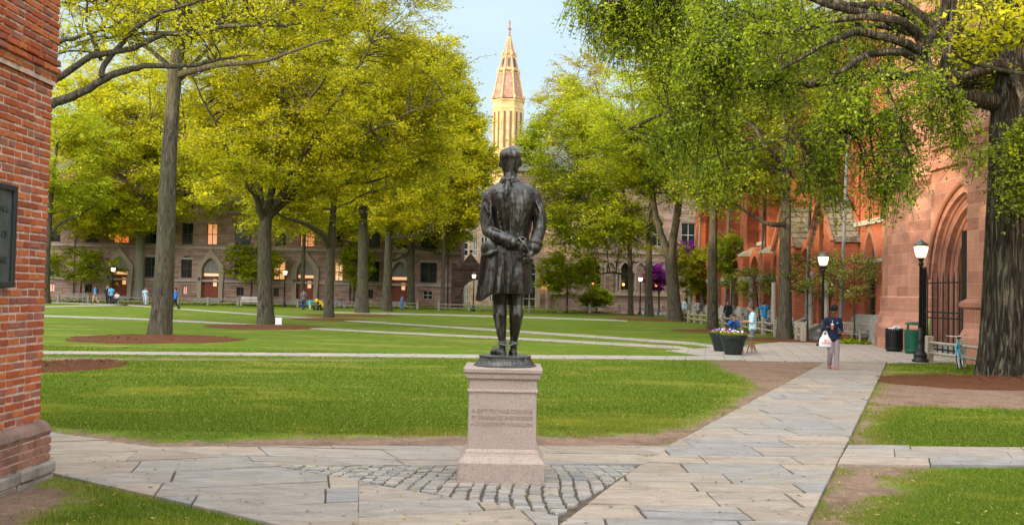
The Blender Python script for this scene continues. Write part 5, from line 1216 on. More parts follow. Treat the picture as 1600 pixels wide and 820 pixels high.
# neck, head, face on the far side, ears, tied hair
b.chain([(SPt(797, 288), .075), (SPt(797, 270, .0), .066)])
b.ball(SPt(797.5, 251, .0), .116, .134, .128); b.ball(SPt(797.5, 262, .03), .092, .10, .10); b.chain([(SPt(797.5, 270, .09), .05), (SPt(797.5, 272, .10), .045)])
b.chain([(SPt(797.5, 250, .13), .014), (SPt(797.5, 258, .152), .020)]); b.chain([(SPt(791, 266, .125), .014), (SPt(804, 266, .125), .014)])
b.ball(SPt(781.5, 256, .015), .014, .028, .038); b.ball(SPt(813.5, 256, .015), .014, .028, .038)
b.ball(SPt(797, 245, -.03), .112, .112, .098)
b.chain([(SPt(797, 250, -.085), .05), (SPt(796, 264, -.09), .042), (SPt(795, 274, -.095), .03)])
b.chain([(SPt(795, 272, -.10), .032), (SPt(794, 282, -.125), .026)])
b.chain([(SPt(794, 283, -.13), .018), (SPt(787, 280, -.15), .022), (SPt(785, 285, -.15), .018), (SPt(794, 284, -.14), .014)], 8)
b.chain([(SPt(794, 283, -.13), .018), (SPt(801, 279, -.15), .022), (SPt(803, 284, -.15), .018), (SPt(794, 284, -.14), .014)], 8)
b.chain([(SPt(793, 286, -.15), .018), (SPt(791, 296, -.185), .022), (SPt(790, 304, -.185), .024), (SPt(790, 311, -.18), .010)], 8)
b.chain([(SPt(795, 286, -.15), .012), (SPt(797, 297, -.18), .010), (SPt(795, 303, -.18), .008)], 8)
b.ball(SPt(786, 301, -.19), .014, .012, .02)
# collar and centre seam
for k in range(13):
    a = math.pi*(1+(k)/12); b.ball(SPt(797, 286-2*math.sin(a)*0, 0)+Vector((math.cos(a)*.10, math.sin(a)*.09, .012)), .016)
b.chain([(SPt(798, 295, -.155), .006), (SPt(798, 330, -.172), .008), (SPt(797, 368, -.16), .008)], 6)
for s_ in (-1, 1): b.chain([(SPt(798+s_*24, 312, -.128), .004), (SPt(798+s_*20, 340, -.143), .005), (SPt(797+s_*11, 372, -.155), .005)], 6)
# legs, breeches bands, shoes
lg = Blob()
for (hx, kx, cx_, ax, sx_, toe) in ((781, 781.5, 781, 785, 784, (771, 549, .10)), (805, 806.5, 806.5, 802.5, 801, (800, 551, .13))):
    b.chain([(SPt(hx, 440, .0), .095), (SPt(kx, 470, .01), .074), (SPt(kx, 478, .01), .069), (SPt(cx_, 492, -.012), .074), (SPt((cx_+ax)/2, 515, -.005), .055), (SPt(ax, 534, .0), .036), (SPt(ax, 545, .0), .036)], 14)
    b.chain([(SPt(ax, 552, -.03), .038), (SPt(sx_, 551, .0), .044)]); b.chain([(SPt(sx_, 550, .0), .044), (SPt(toe[0], toe[1]+1, toe[2]), .040)]); 
    b.ball(SPt(ax, 557, -.045), .034, .034, .03)
from mathutils import noise as mn
def crease(co):
    a = math.atan2(co.y, co.x-SPt(797, 400).x); n = mn.noise(Vector((co.x*7, co.y*7, co.z*3.0+2*math.sin(a*3))))*.010+mn.noise(co*22)*.0035
    z = co.z
    if z > SPt(0, 276).z and co.y < .04: n += .0022*math.sin(math.atan2(co.x-SPt(797, 0).x, max(.02, z-SPt(0, 272).z))*26)
    if SPt(0, 385).z < z < SPt(0, 300).z and abs(co.x-SPt(799, 340).x) > .17:      # sleeve wrinkles run round the arm
        n += .003*math.sin(z*44+co.x*26+4*mn.noise(co*5))*max(0, mn.noise(co*4+Vector((3, 1, 7)))+.35)
    if SPt(0, 276).z > z > SPt(0, 284).z: n *= .4
    c = Vector((SPt(797, 400).x, 0, z)); d = co-c
    return co+d.normalized()*n if d.length > 1e-5 else co
fig = b.fuse('figure', MT['bronze'], statue, .0078, 2, disp=crease)
rp = MB()
for y, r in ((534, .043), (537, .045)):
    for (ax) in (785.5, 802.5): c_ = SPt(ax, y); rp.tube([c_+Vector((math.cos(t)*r, math.sin(t)*r, .004*math.sin(t*2))) for t in [i*2*math.pi/16 for i in range(17)]], .0075, 6, False)
rp.tube([SPt(779, 537, -.04), SPt(794, 541, -.055), SPt(808, 535, -.045)], .0085, 6); rp.tube([SPt(790, 536, -.05), SPt(794, 541, -.06), SPt(791, 550, -.06), SPt(789, 558, -.05)], .0085, 6); rp.tube([SPt(780, 540, -.05), SPt(772, 546, -.04), SPt(769, 543, -.03), SPt(777, 539, -.05)], .008, 6)
rp.build('ankle_rope', MT['bronze'], statue, smooth=True)
rp = MB()
rp.tube([SPt(812, 373, -.255), SPt(822, 384, -.275), SPt(826, 392, -.25)], .007, 6); rp.tube([SPt(822, 372, -.25), SPt(814, 386, -.27), SPt(812, 392, -.24)], .007, 6)
rp.build('wrist_rope', MT['bronze'], statue, smooth=True)
# ------------------------------------------------------------------ old brick building at the left edge
BW0 = G(91, 746); wallX = P(62, 650, BW0.y).x; D1 = BW0.y
leanx = (P(81, 140, D1).x-wallX)/(P(81, 140, D1).z-P(62, 650, D1).z)
old = empty('old_brick_building', (wallX-2, D1-3, 0), 0, 'old red brick corner with stone base and bronze tablet at the left edge', 'building')
zpl = P(62, 656, D1).z; zband0 = P(80, 136, D1).z; zband1 = P(84, 100, D1).z
m = NT('old_brick'); p = m.pos(); r_ = m.island()
c = m.ramp(r_, [(0, (.40, .08, .025)), (.18, (.50, .125, .038)), (.34, (.30, .07, .034)), (.46, (.54, .155, .05)), (.60, (.27, .095, .068)), (.70, (.46, .11, .04)), (.82, (.33, .13, .09)), (.92, (.54, .17, .06))], 'CONSTANT')
n1 = m.noise(p, 30, 6, .75); n2 = m.noise(p, 6, 4)
c = m.mix(m.ramp(n1, [(.35, .7), (.6, 0)]), c, (.28, .10, .06)); c = m.mix(m.ramp(n1, [(.66, 0), (.74, .7)]), c, (.62, .34, .24)); c = m.mix(m.ramp(n2, [(.55, 0), (.75, .35)]), c, (.14, .06, .045))
m.bsdf(c, .9, m.bump(n1, 1.0, .012), spec=.15); MT['oldbrick'] = m.m
MT['lime'] = mat('lime_mortar', (.56, .40, .33), .95, .25, 12, .9)
def lean(z): return wallX+leanx*max(0, z-zpl)
bk = MB(); mo = MB(); rng = random.Random(77); ch_ = .0775
z = zpl+.01; k = 0; prev_m = None
def brick(mb, x0, y0, y1, z0, z1, out, tk=.10):
    j = lambda s=.006: rng.uniform(-s, s)
    b_ = .006; xo = x0+out+j(.007)
    f = [(xo, y0+b_+j(), z0+b_+j()), (xo+j(.003), y1-b_+j(), z0+b_+j()), (xo+j(.003), y1-b_+j(), z1-b_+j()), (xo, y0+b_+j(), z1-b_+j())]
    g_ = [(xo-.012, y0, z0), (xo-.012, y1, z0), (xo-.012, y1, z1), (xo-.012, y0, z1)]; h_ = [(x0-tk, y0, z0), (x0-tk, y1, z0), (x0-tk, y1, z1), (x0-tk, y0, z1)]
    fs = [(0, 1, 2, 3)]
    for L in (0, 4):
        for i in range(4): fs.append((L+4+i, L+4+(i+1) % 4, L+(i+1) % 4, L+i))
    mb.add(f+g_+h_, fs)
while z < 6.2:
    y = D1; first = True; hd = (k % 2 == 0)
    bandout = .075 if z > zband0+.05 and z < zband1 else (.045 if z >= zband1 else (.04 if z > zband0 else 0))
    while y > D1-2.6:
        w_ = (.105 if hd else .205)+rng.uniform(-.008, .008)
        if first and not hd: w_ = .20
        # a run of bricks along -y
        brick(bk, lean(z), y-w_, y, z, z+ch_-.019+rng.uniform(-.002, .002), bandout+.012, .12+bandout); y -= w_+.019; hd = not hd; first = False
        if first is False and False: pass
    z += ch_; k += 1
bk.build('wall', MT['oldbrick'], old, world=True)
for (za, zc, o_) in ((zpl, zband0, 0), (zband0, 6.2, .04)):
    xa, xb = lean(za)+o_, lean(zc)+o_
    y0_, y1_ = D1-6, D1-.006
    mo.add([(xa, y0_, za), (xa, y1_, za), (xb, y1_, zc), (xb, y0_, zc), (xa-6, y1_, za), (xb-6, y1_, zc), (xa-6, y0_, za), (xb-6, y0_, zc)], [(0, 1, 2, 3), (1, 4, 5, 2), (3, 2, 5, 7), (0, 3, 7, 6), (4, 6, 7, 5)])
mo.build('mortar', MT['lime'], old, world=True)
# moulded water table, brick plinth and rough stone footing
xpl = P(80, 700, D1+.05).x-wallX; xst = P(91, 730, D1+.05).x-wallX
pb = MB(); zt0 = P(80, 722, D1).z; zt1 = zpl-.12
nse = 5
for i in range(9):
    y1_ = D1+.05-i*.42; y0_ = y1_-.40; q = rng.uniform(-.01, .01)
    prof = [(-.05, zpl+.01), (xpl*.45, zpl-.01+q), (xpl*.85+q, zpl-.05), (xpl+.01, zpl-.10), (xpl, zpl-.125), (-.3, zpl-.125)]
    pb.prism([(wallX+a, y0_, z) for a, z in prof], (0, y0_, 0), (0, y1_, 0))
MT['oldstone'] = mat('worn_brownstone', (.20, .125, .10), .9, .35, 3, .9); MT['footing'] = mat('lichened_stone', (.22, .195, .165), .92, .4, 4, 1.0)
pb.build('water_table', MT['oldstone'], old, world=True, bevel=.012)
pk = MB(); z = zt0+.02; k = 0
MT['plinthbrick'] = mat('plinth_brick', (.235, .115, .078), .92, .3, 5, .8)
while z < zt1-.02:
    y = D1+.045; hd = k % 2 == 0
    while y > D1-2.6:
        w_ = .10 if hd else .20; brick(pk, wallX+xpl-.012, y-w_, y, z, z+.068, .008, .1); y -= w_+.014; hd = not hd
    z += .083; k += 1
pk.build('plinth_wall', MT['plinthbrick'], old, world=True)
pm_ = MB(); pm_.box(wallX-6, wallX+xpl-.02, D1-6, D1+.035, -.05, zpl-.08); pm_.build('plinth_core', MT['lime'], old, world=True)
ft = MB(); y = D1+.07
for i in range(8):
    w_ = rng.uniform(.28, .42); zz = zt0-.10+rng.uniform(-.015, .015)
    o1 = rng.uniform(-.02, .02); ft.box(wallX-.5, wallX+xst+o1-.01, y-w_, y-.015, zz, zt0+.015+rng.uniform(-.01, .01))
    ft.box(wallX-.5, wallX+xst+rng.uniform(-.06, -.02), y-w_*1.1, y-.03, -.05, zz-.012); y -= w_
ft.build('stone_footing', MT['footing'], old, world=True, bevel=.02)
f2 = MB(); f2.box(wallX-6, wallX+xst-.06, D1-6, D1+.05, -.05, zt0-.02); f2.build('footing_core', MT['lime'], old, world=True)
# bronze tablet
tb_y1 = 0; q0 = PX(25, 294, wallX+.06); q1 = PX(24, 446, wallX+.06)
Yt = q0.y; zT, zB_ = q0.z, q1.z
MT['tablet'] = mat('bronze_tablet', (.10, .115, .115), .5, .3, 8, .3, .5); MT['tablet_letter'] = mat('raised_letter', (.045, .05, .05), .5, .1, 5, 0, .5)
xt = lean(2.8)+.012
tab = MB(); tab.box(xt, xt+.03, Yt-.78, Yt, zB_, zT)
to = tab.build('bronze_tablet', MT['tablet'], old, world=True)
tf = MB()
for (a, b_, c_, d_) in ((Yt-.80, Yt+.0, zT-.035, zT+.02), (Yt-.80, Yt+.0, zB_-.02, zB_+.035)): tf.box(xt, xt+.06, a, b_, c_, d_)
for (a, b_) in ((Yt-.04, Yt+.02), (Yt-.82, Yt-.77)): tf.box(xt, xt+.058, a, b_, zB_-.02, zT+.02)
tf.build('tablet_frame', mat('tablet_frame', (.045, .055, .058), .45, .2, 5, .2, .5), to, world=True, bevel=.008)
for i, t in enumerate(('IN CONNECTICUT HALL', 'CLASS OF MDCC OS', 'NATHAN HALE LIVED', 'COLLEGE YEARS 17')):
    pass
for i, t in enumerate(('HALL', 'ROOMS OF', 'HALE', 'CLASS OF')):
    me = text_mesh(t, .09, .002); z_ = zT-.21-.235*i
    x_max = max(v.co.x for v in me.vertices)
    for v in me.vertices:
        x, y, z0 = v.co; v.co = Vector((xt+.032+z0, Yt-.10+(x-x_max), z_+y))
    link('inscription', me, MT['tablet_letter'], to, world=True)
# ------------------------------------------------------------------ mulch beds
mulch(240, 529.5, 130, seed=1, chips=700); mulch(412, 511, 92, seed=2, chips=300); mulch(110, 572, 75, 1.9, seed=3, chips=500)
mulch(548, 493, 75, 3.0, seed=4); mulch(515, 499.5, 60, 2.4, seed=14); mulch(650, 481.5, 62, 3.0, seed=5); mulch(217, 476, 28, 2.0, seed=6); mulch(345, 474.5, 48, 2.2, seed=7)
mulch(1035, 500, 92, 4.5, seed=8); mulch(1118, 517.5, 72, 2.1, seed=9); mulch(1220, 532, 72, 1.9, seed=10, chips=300); mulch(975, 491.5, 60, 2.0, seed=15)
mulch(1545, 598.5, 176, 1.9, seed=11, chips=1600, h=.07)
# ------------------------------------------------------------------ street lamps
MT['glow'] = emat('lamp_glow', (1.0, .66, .32), 3.2)
def lamp(name, p, label, group):
    e = empty(name, tuple(p), 0, label, 'lamp post', group)
    a = MB(); a.lathe([(.25, 0), (.25, .09), (.20, .12), (.20, .20), (.215, .23), (.18, .29), (.12, .38), (.14, .43), (.10, .48), (.078, .66), (.09, .70), (.07, .74), (.062, 1.1)], n=16)
    a.lathe([(.062, 1.05), (.05, 3.06), (.085, 3.08), (.085, 3.13), (.055, 3.17), (.065, 3.22), (.11, 3.29), (.12, 3.32)], n=12); a.build('post', MT['black_iron'], e, smooth=True)
    g = MB(); g.lathe([(.105, 3.31), (.14, 3.37), (.18, 3.50), (.205, 3.62), (.20, 3.68)], n=16); g.build('lamp_globe', MT['glow'], e, smooth=True)
    c = MB(); c.lathe([(.215, 3.67), (.218, 3.71), (.18, 3.77), (.10, 3.82), (.05, 3.85), (.035, 3.88), (.001, 3.90)], n=16)
    for i in range(4): t = i*math.pi/2+.4; c.tube([(.11*math.cos(t), .11*math.sin(t), 3.31), (.188*math.cos(t), .188*math.sin(t), 3.50), (.212*math.cos(t), .212*math.sin(t), 3.68)], .009, 5)
    c.build('lamp_cap', mat('lamp_cap', (.10, .12, .13), .4, .1, 4, 0, .4), e, smooth=True); return e
lp = lamp('street_lamp', G(1438, 566), 'black lamp post with glowing globe in front of the sandstone tower, by the green strip', 'street lamps round the lawn')
def cl(o, p, label, rz=0):
    c = copy_tree(o); c.location = p; c.rotation_euler = (0, 0, rz); c['label'] = label; return c
cl(lp, G(1285, 541), 'black lamp post rising behind the walking woman')
for px, Y, lab in ((1000, 95, 'far lamp post between the slender tree and the straight trunk before the arcade'), (739.5, 97, 'far lamp post standing against the dark gateway arch'), (444, 99, 'far lamp post just left of the third lit doorway, near the person with the child'), (175, 100, 'far lamp post in front of the first doorway at the left')):
    p_ = P(px, 480, Y); cl(lp, (p_.x, Y, 0), lab)
# ------------------------------------------------------------------ split rail fences
MT['rail'] = mat('weathered_wood', (.34, .30, .23), .9, .3, 9, .5); MT['railgrey'] = mat('grey_wood', (.25, .23, .195), .9, .25, 6, .4)
def fence(name, pts, label, mt=None, h=.82, group='split-rail fences'):
    mt = mt or MT['rail']; rng = random.Random(len(pts)*7+int(h*100))
    e = empty(name, (pts[0][0], pts[0][1], 0), 0, label, 'fence', group); o = Vector((pts[0][0], pts[0][1], 0))
    for i, p in enumerate(pts):
        a = MB(); c = Vector((p[0], p[1], 0))-o; s = .105; t = rng.uniform(-.015, .015)
        a.add([(c.x-s, c.y-s, 0), (c.x+s, c.y-s, 0), (c.x+s, c.y+s, 0), (c.x-s, c.y+s, 0), (c.x-s+t, c.y-s, h), (c.x+s+t, c.y-s, h), (c.x+s+t, c.y+s, h+.01), (c.x-s+t, c.y+s, h+.01)], [(0, 3, 2, 1), (4, 5, 6, 7), (0, 1, 5, 4), (1, 2, 6, 5), (2, 3, 7, 6), (3, 0, 4, 7)])
        a.build('post', mt, e, bevel=.015)
        if i+1 < len(pts):
            q = Vector((pts[i+1][0], pts[i+1][1], 0))-o
            for z in (.30, .64):
                r = MB(); z0, z1 = z+rng.uniform(-.02, .02), z+rng.uniform(-.02, .02); mid = (c+q)/2+Vector((0, 0, (z0+z1)/2-.015))
                r.tube([c+Vector((0, 0, z0)), mid, q+Vector((0, 0, z1))], [.045, .055, .045], 6); r.build('rail', mt, e)
    return e
fence('rail_fence', [(13.45, 30.9), (13.5, 28.8), (13.5, 26.7), (13.6, 24.6)], 'short two-rail wooden fence with the blue bicycle, right of the near lamp post')
fence('rail_fence', [(13.15+.02*i, 42.9+2.45*i) for i in range(1, 17)], 'long two-rail wooden fence running back past the planters and trunks', h=.86)
fence('rail_fence', [(13.05, 42.9), (13.1, 43.9)], 'single gate-width fence piece just right of the mottled tree trunk', h=.88)
fence('rail_fence', [(15.3, 47.5), (14.9, 51.5), (14.7, 55.0)], 'low wooden fence edging the shrubs by the chapel steps', h=.8)
fence('rail_fence', [(x, 99.5) for x in np.arange(-50, -9, 3.1)], 'far pale rail fence in front of the left hall', MT['railgrey'], .85)
fence('rail_fence', [(x, 95.5) for x in np.arange(-7.2, 12.5, 3.0)], 'far pale rail fence below the arcaded hall behind the statue', MT['railgrey'], .95)
# ------------------------------------------------------------------ benches
def bench(name, p, rz, label, L=1.7, mt=None):
    mt = mt or MT['railgrey']; e = empty(name, tuple(p), rz, label, 'bench', 'wooden benches')
    for sx_ in (-1, 1):
        a = MB(); x = sx_*(L/2-.06); a.bar((x, -.26, 0), (x, -.26, .62), .07); a.bar((x, .22, 0), (x, .34, .95), .07); a.bar((x, -.30, .62), (x, .28, .62), .08, .04); a.bar((x, -.25, .38), (x, .24, .38), .05, .08); a.build('leg', mt, e)
    s = MB()
    for i in range(5): s.box(-L/2+.02, L/2-.02, -.28+i*.105, -.19+i*.105, .42, .445)
    s.build('seat', mt, e)
    b_ = MB(); b_.bar((-L/2, .325, .9), (L/2, .325, .9), .05, .09); b_.bar((-L/2, .27, .52), (L/2, .27, .52), .04, .07)
    for i in range(int(L/.11)): x = -L/2+.1+i*.108; b_.bar((x, .275, .54), (x, .32, .88), .05, .02)
    b_.build('backrest', mt, e); return e
bench('park_bench', Vector((15.05, 42.6, 0)), R(-62), 'weathered wooden slat bench facing the path beside the stone stair')
bench('park_bench', G(1203, 520), R(-80), 'wooden slat bench half hidden behind the mottled trunk and fence')
bench('park_bench', (P(390, 472, 101).x, 101, 0), 0, 'far pale bench under the hall window by the bright green dogwood', 1.9, mat('white_wood', (.62, .60, .55), .7, .1))
bench('park_bench', (P(118, 470, 101).x, 101, 0), 0, 'far bench at the far left between dogwood and rail fence', 1.9)
# ------------------------------------------------------------------ chapel stairs with sloping cheek walls
def stair(y0, y1, label, q=1.05):
    e = empty('stone_stair', (14.4, y0, 0), 0, label, 'stairs', 'stone stairs of the chapel'); o = Vector((14.4, y0, 0))
    for y in (y0, y1):
        c = MB(); prof = [(13.3+q, 0), (13.3+q, .38), (13.5+q, .47), (14.7+q, 1.05), (15.98, 1.05), (15.98, 0)]
        c.prism([Vector((x, y, z))-o for x, z in prof], (0, 0, 0), (0, .35, 0)); c.build('cheek_wall', MT['greystone'], e, bevel=.03)
        k = MB(); k.bar(Vector((13.22+q, y+.175, .42))-o, Vector((14.72+q, y+.175, 1.13))-o, .45, .10); k.build('coping', MT['bandstone'], e)
    s = MB()
    for i in range(6): s.box(13.55+q+.24*i-14.4, 1.57, .36, y1-y0-.01, 0, .15*(i+1))
    s.build('steps', MT['greystone'], e); return e
stair(44.4, 46.4, 'grey stone stair with sloping cheek walls beside the tower turret'); stair(48.3, 50.2, 'second grey stone stair farther along the chapel, where the seated woman rests')
# ------------------------------------------------------------------ bins
def bin_(name, p, mt, label, hood=False, litter=True):
    e = empty(name, tuple(p), 0, label, 'litter bin', 'litter bins by the tower')
    a = MB(); a.lathe([(.27, .04), (.29, .10), (.30, .80), (.31, .82), (.29, .83), (.27, .80)], n=28)
    a.lathe([(.29, 0), (.29, .05)], n=20); a.build('barrel', mt, e)
    s = MB()
    for i in range(28):
        t = i*2*math.pi/28; s.obox((.305*math.cos(t), .305*math.sin(t), .45), (.012*math.cos(t), .012*math.sin(t), 0), (-.02*math.sin(t), .02*math.cos(t), 0), (0, 0, .36))
        s.obox((.315*math.cos(t), .315*math.sin(t), .85), (.01*math.cos(t), .01*math.sin(t), 0), (-.022*math.sin(t), .022*math.cos(t), 0), (0, 0, .03))
    for z in (.12, .78): s.lathe([(.315, z), (.33, z+.02), (.315, z+.04)], n=28)
    s.build('slats', mt, e)
    if hood:
        h_ = MB()
        for i in range(4): t = i*math.pi/2+.5; h_.bar((.29*math.cos(t), .29*math.sin(t), .8), (.26*math.cos(t), .26*math.sin(t), 1.08), .03)
        h_.lathe([(.30, 1.06), (.30, 1.11), (.2, 1.17), (.02, 1.18)], n=20); h_.build('hood', mt, e)
    if litter:
        rng = random.Random(4); l = MB()
        for i in range(9): l.ball((rng.uniform(-.17, .17), rng.uniform(-.17, .17), .84+rng.uniform(0, .12)), rng.uniform(.04, .08), rng.uniform(.04, .08), rng.uniform(.04, .08), 6, 4)
        l.build('rubbish', mat('pale_rubbish', (.6, .62, .62), .5, .3, 8), e)
    return e
bin_('litter_bin', G(1397, 549.5), MT['black_iron'], 'black slatted litter bin overflowing with pale rubbish')
bin_('litter_bin', (14.75, 35.2, 0), mat('green_paint', (.012, .10, .055), .4, .2), 'green slatted litter bin with hood against the turret, behind the lamp post', True, False)
# ------------------------------------------------------------------ flower planters
MT['pot'] = mat('black_plastic_pot', (.018, .024, .024), .5, .3, 5, .1)
def planter(name, p, label, seed, sc=1.0):
    e = empty(name, tuple(p), 0, label, 'planter', 'flower planters on the plaza'); e.scale = (sc, sc, sc)
    a = MB(); a.lathe([(.25, 0), (.28, .02), (.34, .28), (.345, .30), (.36, .32), (.41, .52), (.43, .54), (.455, .56), (.465, .66), (.455, .69), (.43, .69), (.41, .60), (.01, .60)], n=32); a.build('pot', MT['pot'], e, smooth=False)
    rng = np.random.default_rng(seed); n = 900; r = np.sqrt(rng.uniform(0, 1, n))*.43; t = rng.uniform(0, 6.283, n)
    V, F = leaves_np(np.stack([r*np.cos(t), r*np.sin(t), .66+rng.uniform(0, .12, n)*(1.1-r)], 1), .055, rng, .2); link('foliage', from_np('foliage', V, F), MT['leaf_green'], e)
    cols = [('purple_pansy', (.14, .04, .36)), ('yellow_pansy', (.80, .52, .03)), ('white_pansy', (.72, .68, .66)), ('wine_pansy', (.28, .02, .08))]
    rr = random.Random(seed)
    for i in range(34):
        r_, t_ = math.sqrt(rr.random())*.42, rr.uniform(0, 6.28); nm, cc = cols[rr.choice([0, 0, 1, 2, 2, 3, 0])]
        if nm not in MT: MT[nm] = mat(nm, cc, .8, .2, 20)
        f = MB(); c = Vector((r_*math.cos(t_), r_*math.sin(t_), .80+rr.uniform(-.04, .05)-.1*r_)); N = Vector((rr.uniform(-.5, .5), rr.uniform(-1.2, -.3), rr.uniform(.5, 1))).normalized(); A = N.cross(Vector((0, 0, 1))).normalized(); B = N.cross(A)
        for k in range(5):
            th = k*1.2566+.3; dv = (A*math.cos(th)+B*math.sin(th)); sv = N.cross(dv); q = c+dv*.02
            f.add([c, q+sv*.02+N*.006, c+dv*.045+N*.003, q-sv*.02+N*.006], [(0, 1, 2, 3)])
        f.build('pansy_flower', MT[nm], e)
    return e
planter('flower_planter', G(1145.5, 554.5), 'large black round planter full of pansies, the nearer one', 1)
planter('flower_planter', G(1128, 549), 'smaller-looking black planter of pansies half behind the nearer one', 2, .98)
# ------------------------------------------------------------------ bicycles
MT['tyre'] = mat('rubber', (.015, .015, .015), .8, .1); MT['chrome'] = mat('steel', (.55, .56, .58), .3, .1, 5, 0, .8)
def bike(name, p, rz, col, label, tilt=.08, group='parked bicycles'):
    e = empty(name, tuple(p), rz, label, 'bicycle', group); e.rotation_euler = (0, tilt, rz)
    if ('paint_%s' % (col,)) not in MT: MT['paint_%s' % (col,)] = mat('bike_paint', col, .35, .1, 4, 0, .1, .5)
    pt = MT['paint_%s' % (col,)]; Rw = .33
    for y in (-.52, .52):
        w_ = MB(); w_.tube([(0, y+math.cos(t)*Rw, Rw+.005+math.sin(t)*Rw*.99) for t in [i*2*math.pi/28 for i in range(29)]], .019, 6, False); wo_ = w_.build('wheel', MT['tyre'], e, smooth=True)
        r = MB(); r.tube([(0, y+math.cos(t)*(Rw-.03), Rw+.005+math.sin(t)*(Rw-.03)) for t in [i*2*math.pi/28 for i in range(29)]], .011, 5, False)
        for i in range(14): t = i*math.pi/7; r.bar((0, y, Rw+.005), (0, y+math.cos(t)*(Rw-.03), Rw+.005+math.sin(t)*(Rw-.03)), .004)
        r.tube([(-.05, y, Rw+.005), (.05, y, Rw+.005)], .022, 6); r.build('rim', MT['chrome'], wo_)
    f = MB(); bb_, st2, hd, rx_ = (0, -.08, .29), (0, -.24, .72), (0, .34, .76), (0, -.52, .335)
    f.tube([bb_, st2], .022, 7); f.tube([bb_, (0, .36, .66)], .028, 7); f.tube([(0, -.20, .62), hd], .022, 7)
    for s in (-.035, .035): f.tube([(s, rx_[1], rx_[2]), (s*.4, bb_[1], bb_[2])], .011, 6); f.tube([(s, rx_[1], rx_[2]), (s*.4, -.21, .64)], .010, 6); f.tube([(s, .52, .335), (s, .38, .66), (0, .36, .70)], .013, 6)
    f.tube([(0, .38, .62), (0, .32, .84)], .022, 7); f.build('frame', pt, e)
    h_ = MB(); h_.tube([(0, .32, .84), (0, .31, .95)], .014, 6); h_.tube([(-.28, .20, .99), (-.18, .30, .97), (0, .33, .95), (.18, .30, .97), (.28, .20, .99)], .013, 6); h_.build('handlebar', MT['chrome'], e)
    s_ = MB(); s_.tube([(0, -.24, .70), (0, -.27, .86)], .013, 6); s_.ball((0, -.32, .89), .075, .11, .035, 8, 6); s_.ball((0, -.20, .885), .03, .09, .025, 8, 6); s_.build('saddle', MT['tyre'], e)
    k = MB(); k.tube([(.03, -.08, .29), (.05, -.08, .29)], .09, 14); k.bar((.06, -.08, .29), (.06, .05, .19), .02); k.bar((-.06, -.08, .29), (-.06, -.21, .39), .02); k.box(.05, .14, .03, .10, .175, .20); k.box(-.14, -.05, -.24, -.17, .38, .405); k.build('crank', MT['chrome'], e)
    for y in (-.52, .52):
        g = MB(); g.tube([(0, y+math.cos(t)*(Rw+.035), Rw+math.sin(t)*(Rw+.035)) for t in [math.pi*(.1+i*.09) for i in range(9)]], .014, 5); g.build('mudguard', pt, e)
    return e
bike('bicycle', (13.02, 27.8, 0), R(150), (.04, .42, .62), 'bright sky-blue bicycle leaning on the rail fence beside the huge elm', .1)
bike('bicycle', (14.15, 47.2, 0), R(62), (.35, .45, .5), 'pale blue-white bicycle standing in the fence gap right of the mottled trunk')
rng = random.Random(9)
BL = ['dark bicycle in the rack nearest the mottled trunk', 'black bicycle second from the near end of the rack behind the fence', 'green-grey bicycle in the middle of the rack behind the fence', 'dark blue bicycle behind the man in the pale shirt', 'silver bicycle behind the person in blue bent over', 'black bicycle in the rack right of the straight trunk', 'dark red bicycle at the far end of the rack behind the fence']
for i in range(7): bike('bicycle', (14.9+rng.uniform(-.2, .2), 51.9+2.0*i, 0), R(90+rng.uniform(-20, 20)), random.Random(i).choice([(.02, .02, .025), (.03, .06, .12), (.04, .09, .06), (.3, .32, .33), (.2, .03, .02)]), BL[i])
for i, lab in enumerate(('far bicycle right of the straight trunk, under the redbud', 'far bicycle left of the V-trunk tree by the rail fence')): bike('bicycle', (13.6-i*.9, 88+i, 0), R(80), (.3, .4, .55), lab)
bike('bicycle', (P(529, 478, 100.4).x, 100.4, 0), R(85), (.2, .3, .5), 'far bicycle by the hall fence between the yellow stroller and the row of trunks')
bike('bicycle', (P(546, 478, 100.4).x, 100.4, 0), R(95), (.4, .1, .2), 'far reddish bicycle at the hall fence left of the second row trunk')
# ------------------------------------------------------------------ small things
sg = empty('notice_board', tuple(G(435, 508.5)), R(15), 'small white folding board on the mulch beside the fan-shaped tree', 'sign')
a = MB(); a.prism([(-.16, -.18, 0), (-.16, .18, 0), (-.16, .02, .42), (-.16, -.02, .42)], (0, 0, 0), (.32, 0, 0)); a.build('board', mat('white_board', (.68, .68, .70), .6, .05), sg, bevel=.008)
stl = empty('folding_stool', tuple(G(1165, 553)), .3, 'small wooden folding stool between the near planter and the man in the pale shirt', 'stool')
for k in (-1, 1):
    a = MB(); a.bar((k*.17, -.18, 0), (k*.17, .16, .62), .035); a.build('leg', mat('orange_wood', (.45, .22, .09), .6), stl); a = MB(); a.bar((k*.14, .18, 0), (k*.14, -.16, .62), .035); a.build('leg', MT['rail'], stl)
a = MB(); a.box(-.2, .2, -.18, .18, .61, .64); a.build('seat', MT['rail'], stl); a = MB(); a.box(-.18, .18, -.02, .02, .25, .29); a.build('stretcher', MT['rail'], stl)
